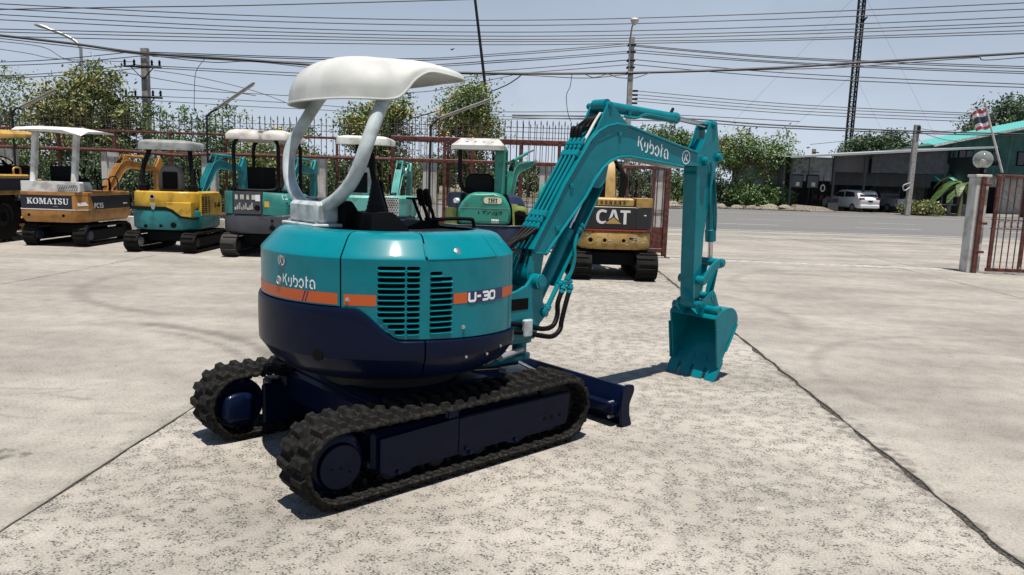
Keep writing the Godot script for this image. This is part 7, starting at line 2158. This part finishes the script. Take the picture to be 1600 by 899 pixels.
func pale_roofed(rub: Material, frame: Material) -> void:
	var tl := grime(M(0.10, 0.36, 0.33, 0.45), 141)
	var dk := M(0.012, 0.018, 0.05, 0.4)
	var r := thing("parked_excavator", "pale teal compact excavator with flat pale roof seen through the bent white posts", "excavator", Vector3(-2.78, 0, -15.2), PI / 2, G)
	crawler(r, -0.5, -0.9, 0.9, 0.44, 0.28, rub, frame, mt.dark_steel)
	crawler(r, 0.5, -0.9, 0.9, 0.44, 0.28, rub, frame, mt.dark_steel)
	part(r, "centre_frame", S().box(Vector3(0, 0.33, 0), Vector3(0.8, 0.2, 0.8), 0.02).cyl(Vector3(0, 0.4, 0), Vector3(0, 0.5, 0), 0.36, 24), frame)
	part(r, "counterweight", flatv([-0.75, -0.45, -0.75, 0.45, -0.5, 0.68, 0.7, 0.68, 0.75, 0.5, 0.75, -0.5, 0.6, -0.68, -0.5, -0.68], 0.46, 0.84, 0.05, 0.15), dk)
	part(r, "engine_hood", flatv([-0.74, -0.44, -0.74, 0.44, -0.5, 0.66, 0.2, 0.67, 0.2, -0.67, -0.5, -0.66], 0.84, 1.25, 0.04, 0.12), tl)
	var sc := part(r, "side_cover", flatv([0.2, 0.36, 0.2, 0.69, 0.72, 0.69, 0.78, 0.55, 0.78, 0.36], 0.80, 1.24, 0.04, 0.1), tl)
	var gl := part(r, "grille", S().box(Vector3(-0.742, 1.06, 0.35), Vector3(0.012, 0.36, 0.36), 0.004), grime(M(0.42, 0.44, 0.42, 0.6), 142))
	for i in 7:
		for j in 8:
			part(gl, "hole", S().box(Vector3(-0.7495, 0.90 + j * 0.046, 0.21 + i * 0.045 + (0.022 if j % 2 else 0.0)), Vector3(0.003, 0.022, 0.022), 0, Basis(Vector3.RIGHT, PI / 4)), mt.black)
	part(r, "rust_patch", S().box(Vector3(-0.744, 1.14, 0.06), Vector3(0.004, 0.14, 0.2)), M(0.30, 0.12, 0.07, 0.8))
	part(r, "canopy_post", S().box(Vector3(-0.28, 1.75, -0.2), Vector3(0.1, 1.06, 0.08), 0.012), mt.plastic)
	part(r, "canopy_post", S().box(Vector3(-0.28, 1.75, -0.36), Vector3(0.1, 1.06, 0.08), 0.012), mt.plastic)
	part(r, "canopy", dome_roof(-0.55, 0.55, -0.78, 0.28, 2.24, 2.42, 0.2, 0.03), grime(M(0.52, 0.55, 0.53, 0.6), 143), 0.3)
	var sb := part(r, "seat", flatv([-0.36, -0.56, -0.22, -0.56, -0.22, -0.1, -0.36, -0.1], 1.25, 1.80, 0.05, 0.05), grime(M(0.35, 0.36, 0.36, 0.6), 144))
	part(sb, "seat_pad", S().box(Vector3(-0.368, 1.50, -0.33), Vector3(0.02, 0.40, 0.34), 0.006), mt.black)
	part(r, "handrail", S().tube(curve(v3([0.1, 1.26, 0.45, 0.12, 1.42, 0.45, 0.4, 1.44, 0.45, 0.46, 1.26, 0.45]), 5), 0.016, 7), mt.black)
	levers(r, 0.25, 1.22, [0.2])
	front_gear(r, Vector3(0.92, 1.0, 0.16), 0.80, -4, grime(M(0.04, 0.34, 0.32, 0.42), 145))
	part(r, "round_sticker", S().cyl(Vector3(1.75, 1.77, 0.28), Vector3(1.75, 1.77, 0.31), 0.07, 18), mt.letter)

func green_navy(rub: Material, frame: Material) -> void:
	var gn := grime(M(0.022, 0.205, 0.155, 0.45), 151)
	var lime := grime(M(0.16, 0.21, 0.05, 0.5), 152)
	var nv := M(0.012, 0.02, 0.055, 0.4)
	var wh := grime(M(0.42, 0.43, 0.42, 0.6), 153)
	var r := thing("parked_excavator", "green, lime and navy compact excavator with a ribbed grey roof", "excavator", Vector3(-0.52, 0, -14.1), PI / 2, G)
	crawler(r, -0.52, -0.95, 0.95, 0.45, 0.3, rub, frame, mt.dark_steel)
	crawler(r, 0.52, -0.95, 0.95, 0.45, 0.3, rub, frame, mt.dark_steel)
	part(r, "centre_frame", S().box(Vector3(0, 0.33, 0), Vector3(0.8, 0.2, 0.8), 0.02).cyl(Vector3(0, 0.4, 0), Vector3(0, 0.5, 0), 0.36, 24), frame)
	part(r, "counterweight", flatv([-0.84, -0.5, -0.84, 0.48, -0.62, 0.76, 0.62, 0.76, 0.76, 0.55, 0.76, -0.55, 0.62, -0.76, -0.62, -0.76], 0.46, 0.82, 0.05, 0.18), nv, 0.6)
	part(r, "trim_line", flatv([-0.845, -0.5, -0.845, 0.48, -0.625, 0.765, 0.2, 0.765, 0.2, -0.765, -0.625, -0.765], 0.818, 0.83, 0.0, 0.18), mt.galv)
	part(r, "left_cover", flatv([-0.77, -0.52, -0.4, -0.4, 0.5, -0.4, 0.5, -0.74, -0.62, -0.74], 0.83, 1.12, 0.03, 0.06), lime)
	part(r, "left_hood", flatv([-0.75, -0.46, -0.4, -0.4, 0.4, -0.4, 0.4, -0.7, -0.6, -0.7], 1.12, 1.38, 0.06, 0.1), nv)
	# rear door: rounded shoulders
	var dp := rounded(v2([-0.50, 0.835, 0.46, 0.835, 0.46, 1.16, 0.28, 1.41, -0.28, 1.41, -0.50, 1.14]), 0.14, 6)
	var door := part(r, "rear_door", S().ext(dp, -0.78, 0.862, 0.045).moved(Transform3D(Basis(Vector3(0, 0, 1), Vector3.UP, Vector3(-1, 0, 0)), Vector3.ZERO)), gn, 0.5)
	part(door, "crease", S().box(Vector3(-0.864, 1.13, -0.02), Vector3(0.004, 0.006, 0.9)), mt.galv)
	var pl := part(door, "name_plate", S().ext(rounded(v2([-0.03, 1.215, 0.29, 1.215, 0.29, 1.325, -0.03, 1.325]), 0.054, 6), -0.004, 0.006).moved(Transform3D(Basis(Vector3.UP, -PI / 2), Vector3(-0.862, 0, 0))), M(0.62, 0.60, 0.42, 0.5))
	on_rear(door, "lettering", text_mesh("IHI", 0.075, 0.004, "Droid Serif"), mt.black, Vector3(-0.871, 1.27, 0.13))
	var at := func(x: float, y: float) -> Vector3: return Vector3(-0.863, 1.015 + y, -0.06 + x)
	var kana := [v2([0.0, 0.85, 0.85, 0.85, 0.45, 0.35]), v2([0.3, 0.55, 0.6, 0.2]), v2([1.1, 0.8, 1.35, 0.65]), v2([1.1, 0.1, 1.6, 0.3, 1.9, 0.8]), v2([2.15, 0.85, 2.15, 0.4]), v2([2.7, 0.9, 2.7, 0.4, 2.4, 0.05]), v2([3.0, 0.6, 3.55, 0.6, 3.5, 0.1]), v2([2.95, 0.1, 3.75, 0.1]), v2([3.95, 0.55, 3.95, 0.75, 4.75, 0.75, 4.65, 0.4, 4.25, 0.0]), v2([4.35, 0.95, 4.35, 0.75]), v2([-0.75, 0.8, -0.75, 0.2]), v2([-0.9, 0.6, -0.6, 0.6]), v2([-0.9, 0.3, -0.6, 0.3])]
	part(door, "lettering", letters(kana, 0.075, 0.14, at, func(_p: Vector3) -> Vector3: return Vector3.LEFT, 0.002), mt.black)
	part(door, "handle", S().box(Vector3(-0.866, 0.90, 0.18), Vector3(0.012, 0.06, 0.14), 0.004), mt.galv)
	part(r, "round_sticker", S().cyl(Vector3(-0.79, 1.25, -0.55), Vector3(-0.74, 1.25, -0.50), 0.045, 16), mt.letter)
	# right rear: lime arch around a black louvre, navy hood above
	var arch := S().loft([v3([-0.74, 0.83, 0.50, -0.60, 0.83, 0.765, 0.0, 0.83, 0.80, 0.4, 0.83, 0.78, 0.4, 0.83, 0.4]), v3([-0.74, 1.12, 0.48, -0.56, 1.10, 0.74, 0.0, 1.08, 0.78, 0.4, 1.05, 0.76, 0.4, 1.08, 0.4]), v3([-0.70, 1.22, 0.46, -0.50, 1.20, 0.66, 0.0, 1.18, 0.70, 0.4, 1.15, 0.70, 0.4, 1.16, 0.4])])
	var rc := part(r, "right_cover", arch, lime, 0.6)
	part(rc, "louvre", S().loft([v3([-0.72, 0.835, 0.54, -0.60, 0.835, 0.772, -0.10, 0.835, 0.806, -0.10, 0.835, 0.7]), v3([-0.72, 1.02, 0.53, -0.58, 1.0, 0.758, -0.22, 0.98, 0.795, -0.22, 0.98, 0.7]), v3([-0.71, 1.12, 0.51, -0.60, 1.08, 0.70, -0.50, 1.04, 0.75, -0.5, 1.04, 0.6])]), mt.black)
	for k in 6:
		var y := 0.86 + k * 0.04
		part(rc, "louvre_blade", S().bar(Vector3(-0.73, y, 0.54), Vector3(-0.60, y, 0.780), 0.02, 0.008).bar(Vector3(-0.60, y, 0.780), Vector3(-0.2 - k * 0.06, y, 0.805), 0.02, 0.008), mt.plastic)
	part(r, "right_hood", S().loft([v3([-0.70, 1.20, 0.44, -0.50, 1.19, 0.70, 0.5, 1.15, 0.74, 0.5, 1.17, 0.3]), v3([-0.66, 1.33, 0.42, -0.48, 1.33, 0.62, 0.45, 1.30, 0.66, 0.45, 1.33, 0.3]), v3([-0.55, 1.38, 0.38, -0.42, 1.38, 0.5, 0.4, 1.36, 0.54, 0.4, 1.38, 0.3])]), nv, 0.6)
	part(r, "cab_pillar", S().ext(v2([-0.62, 1.38, -0.42, 1.38, -0.40, 2.20, -0.60, 2.20]), 0.14, 0.32, 0.02), gn)
	var fr := part(r, "window_frame", S().bar(Vector3(-0.5, 1.38, 0.30), Vector3(-0.5, 2.2, 0.30), 0.06, 0.06, 0.008).bar(Vector3(0.15, 1.38, 0.34), Vector3(0.1, 2.2, 0.34), 0.06, 0.06, 0.008).bar(Vector3(-0.5, 2.17, 0.32), Vector3(0.12, 2.17, 0.34), 0.05, 0.06, 0.008), gn)
	for y in [1.72, 1.98]:
		part(fr, "guard_bar", S().cyl(Vector3(-0.5, y, 0.34), Vector3(0.14, y - 0.02, 0.36), 0.014, 8), gn)
	part(r, "canopy_post", S().tube(curve(v3([-0.42, 1.44, -0.22, -0.52, 1.43, -0.38, -0.56, 1.55, -0.47, -0.56, 1.8, -0.49, -0.54, 2.16, -0.49]), 5), 0.038, 10), mt.plastic)
	var cn := S().loft([v3([-0.80, 2.16, -0.64, -0.80, 2.16, 0.30, 0.75, 2.20, 0.34, 0.75, 2.20, -0.62]), v3([-0.80, 2.23, -0.63, -0.80, 2.24, 0.31, 0.75, 2.26, 0.34, 0.75, 2.26, -0.62]), v3([-0.60, 2.36, -0.48, -0.60, 2.37, 0.20, 0.55, 2.37, 0.22, 0.55, 2.37, -0.48])])
	var cno := part(r, "canopy", cn, wh, 0.7)
	for k in 4:
		part(cno, "rib", S().bar(Vector3(-0.72, 2.30, -0.36 + k * 0.15), Vector3(0.5, 2.375, -0.34 + k * 0.15), 0.05, 0.03, 0.01), wh)
	var st := part(r, "seat", S().ext(rounded(v2([-0.30, 1.38, 0.24, 1.38, 0.24, 1.66, 0.16, 1.74, -0.22, 1.74, -0.30, 1.62]), 0.05), 0.30, 0.46, 0.03).moved(Transform3D(Basis(Vector3(0, 0, 1), Vector3.UP, Vector3(-1, 0, 0)), Vector3(0, 0, -0.1))), mt.plastic)
	part(st, "seat_handle", S().box(Vector3(-0.462, 1.66, -0.12), Vector3(0.01, 0.02, 0.09), 0.003), mt.black)
	levers(r, 0.4, 1.2, [0.0])
	front_gear(r, Vector3(0.9, 0.95, 0.36), 0.80, -24, gn, 16.0, -4.0)

func yellow_black(rub: Material, frame: Material) -> void:
	var yel := grime(M(0.37, 0.235, 0.065, 0.55), 161)
	var bk := M(0.010, 0.010, 0.011, 0.35)
	var r := thing("parked_excavator", "yellow and black compact excavator seen from behind under the raised boom", "excavator", Vector3(1.72, 0, -13.42), PI / 2, G)
	crawler(r, -0.56, -1.02, 1.0, 0.5, 0.36, rub, frame, mt.dark_steel)
	crawler(r, 0.56, -1.02, 1.0, 0.5, 0.36, rub, frame, mt.dark_steel)
	part(r, "centre_frame", S().box(Vector3(0, 0.36, 0), Vector3(0.9, 0.16, 0.9), 0.02).cyl(Vector3(0, 0.4, 0), Vector3(0, 0.56, 0), 0.4, 24).box(Vector3(-0.55, 0.34, 0), Vector3(0.06, 0.22, 0.8), 0.01), frame)
	var rp := [-0.94, -0.44, -0.94, 0.40, -0.82, 0.60, 0.7, 0.72, 0.8, 0.5, 0.8, -0.5, 0.7, -0.72, -0.82, -0.60]
	var cw := part(r, "counterweight", flatv([-0.94, -0.40, -0.94, 0.36, -0.80, 0.62, 0.7, 0.70, 0.7, -0.70, -0.80, -0.62], 0.53, 0.84, 0.05, 0.12), yel, 0.6)
	for q in [[-0.42, 0.055], [-0.18, 0.045], [0.14, 0.045]]:
		part(cw, "socket_ring", S().lathe(Vector3(-0.935, 0.685, q[0]), Vector3.LEFT, [[q[1] * 0.7, 0.0], [q[1] + 0.012, 0.004], [q[1] + 0.01, 0.014], [q[1] * 0.75, 0.014], [q[1] * 0.7, 0.006]], 18), yel)
		part(cw, "socket", S().cyl(Vector3(-0.945, 0.685, q[0]), Vector3(-0.93, 0.685, q[0]), q[1] * 0.72, 16), mt.black)
	var pr := RandomNumberGenerator.new()
	pr.seed = 4
	for k in 26:
		# chipped paint showing pale primer
		var z := pr.randf_range(0.2, 0.5) if k < 12 else pr.randf_range(-0.5, 0.35)
		var y := pr.randf_range(0.64, 0.74) if k < 12 else pr.randf_range(0.62, 0.80)
		var ch := PackedVector2Array()
		var w := pr.randf_range(0.02, 0.07); var h := pr.randf_range(0.008, 0.025)
		for j in 8:
			var a := TAU * j / 8
			ch.append(Vector2(z + cos(a) * w * pr.randf_range(0.4, 1), y + sin(a) * h * pr.randf_range(0.4, 1)))
		part(cw, "paint_chip", S().ext(ch, 0.9405, 0.942).moved(Transform3D(Basis(Vector3(0, 0, 1), Vector3.UP, Vector3(-1, 0, 0)), Vector3.ZERO)), M(0.40, 0.38, 0.33, 0.8))
	part(r, "red_line", flatv([-0.935, -0.44, -0.935, 0.42, -0.80, 0.625, -0.2, 0.65, -0.2, -0.65, -0.80, -0.625], 0.845, 0.872, 0.0, 0.08), M(0.25, 0.03, 0.03, 0.5))
	var hd := part(r, "engine_hood", flatv([-0.93, -0.46, -0.93, 0.40, -0.82, 0.64, 0.4, 0.68, 0.4, -0.68, -0.82, -0.64], 0.872, 1.25, 0.02, 0.08), bk, 0.6)
	part(hd, "corner_seam", S().box(Vector3(-0.928, 1.06, 0.33), Vector3(0.008, 0.36, 0.006)), mt.plastic)
	part(r, "upper_hood", flatv([-0.90, -0.60, -0.90, 0.30, -0.35, 0.30, -0.35, -0.60], 1.25, 1.395, 0.025, 0.05), yel)
	part(r, "upper_hood", flatv([-0.90, 0.325, -0.90, 0.46, -0.80, 0.63, -0.35, 0.66, -0.35, 0.325], 1.25, 1.40, 0.03, 0.04), yel)
	on_rear(r, "lettering", text_mesh("CAT", 0.235, 0.006), M(0.62, 0.62, 0.60, 0.5), Vector3(-0.934, 1.075, -0.06))
	part(r, "logo_triangle", S().ext(v2([-0.19, 0.968, 0.09, 0.968, -0.05, 1.075]), 0.936, 0.944).moved(Transform3D(Basis(Vector3(0, 0, 1), Vector3.UP, Vector3(-1, 0, 0)), Vector3.ZERO)), yel)
	part(r, "logo_triangle", S().ext(v2([-0.225, 0.955, 0.125, 0.955, -0.05, 1.10]), 0.93, 0.941).moved(Transform3D(Basis(Vector3(0, 0, 1), Vector3.UP, Vector3(-1, 0, 0)), Vector3.ZERO)), bk)
	# worn dark characters along the yellow hood
	var at := func(x: float, y: float) -> Vector3: return Vector3(-0.902, 1.29 + y, -0.52 + x)
	var han := []
	for k in 9:
		var o := k * 1.25
		han.append(v2([o, 0.8, o + 0.9, 0.8])); han.append(v2([o + 0.45, 1.0, o + 0.45 * (k % 2 + 1) * 0.9, 0.0])); han.append(v2([o + 0.1, 0.45, o + 0.85, 0.45])); han.append(v2([o + 0.05, 0.1, o + 0.85, 0.15]))
	part(r, "lettering", letters(han, 0.062, 0.16, at, func(_p: Vector3) -> Vector3: return Vector3.LEFT, 0.002), mt.plastic)
	part(r, "sticker", S().box(Vector3(-0.90, 1.12, 0.48), Vector3(0.004, 0.02, 0.06), 0, Basis(Vector3.UP, deg_to_rad(-28))), mt.letter)
	# boom raised straight away from the viewer: broad sunlit back of the boom
	var bp := PackedVector3Array([Vector3(0.55, 0.95, 0.05), Vector3(0.62, 1.3, 0.05), Vector3(0.85, 1.9, 0.05), Vector3(1.35, 2.35, 0.05)])
	var bs := S()
	var rings := []
	for p in curve(bp, 4):
		rings.append(PackedVector3Array([p + Vector3(-0.09, 0.05, -0.13), p + Vector3(-0.09, 0.05, 0.11), p + Vector3(0.14, -0.05, 0.11), p + Vector3(0.14, -0.05, -0.13)]))
	var bm := part(r, "boom", bs.loft(rings), yel)
	for k in 5:
		part(bm, "hose", S().tube(curve(v3([0.5, 1.35, 0.22 + k * 0.02, 0.6, 1.7, 0.26 + k * 0.03, 0.7, 2.0 - k * 0.03, 0.22 + k * 0.02, 1.0, 2.15, 0.1, 1.3, 2.3, 0.06]), 5), 0.018, 7), mt.hose)
		part(bm, "hose", S().tube(curve(v3([0.45, 1.3, -0.2, 0.6, 1.6 + 0.03 * k, -0.2 + k * 0.03, 0.9, 1.98, -0.1 + k * 0.05, 0.85, 2.05 - k * 0.05, 0.3]), 5), 0.015, 7), mt.hose)
	part(r, "arm", S().bar(Vector3(1.35, 2.35, 0.05), Vector3(1.75, 1.2, 0.05), 0.14, 0.18, 0.02), yel)
	part(r, "bucket", S().ext(curve2([1.55, 0.02, 1.8, 0.3, 1.95, 0.7, 1.85, 1.0, 1.6, 1.05, 1.55, 0.7, 1.5, 0.3], 3), -0.2, 0.3, 0.02), yel)
	part(r, "cab_post", S().box(Vector3(0.0, 1.75, -0.18), Vector3(0.12, 1.0, 0.16), 0.02), mt.black)
	part(r, "cab_post", S().box(Vector3(-0.1, 1.6, -0.5), Vector3(0.1, 0.7, 0.1), 0.02), mt.black)
	seat(r, -0.3, 1.3, -0.42, 0.4, 0.4, mt.black)
	levers(r, 0.1, 1.35, [-0.62, -0.3])

func loader(rub: Material, frame: Material) -> void:
	var yel := grime(M(0.44, 0.27, 0.06, 0.45), 171)
	var nv := M(0.010, 0.015, 0.035, 0.4)
	var r := thing("wheel_loader", "yellow and navy wheel loader with a yellow roof cut by the left edge", "wheel loader", Vector3(-11.35, 0, -16.2), PI / 2)
	for q in [[-0.55, 0.42], [-0.55, -0.55], [0.95, 0.42], [0.95, -0.55]]:
		var prof := [[0.0, 0.05], [0.26, 0.04], [0.28, 0.0], [0.48, 0.0], [0.53, 0.05], [0.53, 0.27], [0.48, 0.32], [0.28, 0.32], [0.26, 0.28], [0.0, 0.27]]
		var t := part(r, "wheel", S().lathe(Vector3(q[0], 0.55, q[1] - 0.16), Vector3.BACK, prof, 30), mt.black)
		for k in 18:
			var a := TAU * k / 18
			for sd in [-1.0, 1.0]:
				var aa := a + (0.17 if sd > 0 else 0.0)
				part(t, "tread_bar", S().box(Vector3(q[0] + cos(aa) * 0.535, 0.55 + sin(aa) * 0.535, q[1] + sd * 0.09), Vector3(0.045, 0.06, 0.17), 0.008, Basis(Vector3.BACK, aa) * Basis(Vector3.RIGHT, sd * 0.0)), rub)
		part(t, "rim", S().lathe(Vector3(q[0], 0.55, q[1] + 0.10), Vector3.BACK, [[0.0, 0.0], [0.1, 0.0], [0.12, 0.03], [0.24, 0.02], [0.27, 0.06], [0.28, 0.06], [0.28, 0.0]], 22), mt.dark_steel)
	part(r, "chassis", S().box(Vector3(0.1, 0.68, -0.06), Vector3(2.2, 0.3, 0.6), 0.03), frame)
	part(r, "fender", S().box(Vector3(-0.5, 1.06, 0.38), Vector3(1.1, 0.12, 0.5), 0.03), yel)
	var b := part(r, "body", S().box(Vector3(-0.35, 1.25, 0.02), Vector3(1.25, 0.36, 1.2), 0.03), yel)
	part(b, "dark_panel", S().box(Vector3(-0.35, 1.22, 0.625), Vector3(1.2, 0.26, 0.02), 0.004), nv)
	part(b, "dark_panel", S().box(Vector3(-0.98, 1.22, 0.02), Vector3(0.02, 0.26, 1.1), 0.004), nv)
	part(b, "white_line", S().box(Vector3(-0.981, 1.08, 0.1), Vector3(0.024, 0.02, 1.0)), mt.letter)
	on_rear(b, "lettering", text_mesh("WA20", 0.12, 0.004), mt.letter, Vector3(-0.992, 1.19, 0.42))
	part(r, "side_body", S().box(Vector3(0.45, 1.2, 0.45), Vector3(0.6, 0.26, 0.3), 0.02), yel)
	part(r, "canopy_post", S().ext(v2([-0.62, 1.4, -0.45, 1.4, -0.52, 2.26, -0.70, 2.26]), 0.10, 0.26, 0.02), mt.black)
	part(r, "canopy_post", S().ext(v2([-0.62, 1.4, -0.45, 1.4, -0.52, 2.26, -0.70, 2.26]), -0.55, -0.40, 0.02), mt.black)
	part(r, "canopy", S().loft([v3([-0.88, 2.14, -0.65, -0.88, 2.14, 0.42, 0.75, 2.26, 0.55, 0.75, 2.26, -0.65]), v3([-0.86, 2.26, -0.62, -0.86, 2.26, 0.40, 0.75, 2.32, 0.55, 0.75, 2.32, -0.65]), v3([-0.70, 2.36, -0.5, -0.70, 2.36, 0.30, 0.6, 2.38, 0.42, 0.6, 2.38, -0.5])]), yel, 0.7)
	seat(r, -0.3, 1.43, -0.1, 0.5, 0.4, mt.black)
	part(r, "dashboard", S().box(Vector3(0.4, 1.52, 0.1), Vector3(0.4, 0.2, 0.7), 0.03), mt.black)
	var ring := PackedVector3Array()
	for k in 21: ring.append(Vector3(0.18, 1.72, 0.1) + Basis(Vector3.BACK, -0.5) * Vector3(cos(TAU * k / 20) * 0.19, 0, sin(TAU * k / 20) * 0.19))
	var sw := part(r, "steering_wheel", S().tube(ring, 0.016, 7, false), mt.black)
	part(sw, "column", S().cyl(Vector3(0.18, 1.72, 0.1), Vector3(0.34, 1.5, 0.1), 0.03, 8).bar(Vector3(0.02, 1.80, 0.1), Vector3(0.34, 1.63, 0.1), 0.03, 0.015), mt.black)
	part(r, "handle", S().tube(curve(v3([-0.1, 1.42, 0.52, -0.1, 1.56, 0.52, 0.1, 1.56, 0.52, 0.1, 1.42, 0.52]), 4), 0.02, 8), yel)
	part(r, "lift_arm", S().bar(Vector3(0.7, 1.3, 0.3), Vector3(1.9, 0.4, 0.3), 0.1, 0.2, 0.02), yel)
	part(r, "bucket", S().ext(curve2([1.7, 0.05, 2.4, 0.05, 2.5, 0.1, 2.0, 0.5, 1.75, 0.5, 1.6, 0.25], 3), -0.85, 0.75, 0.01), yel)
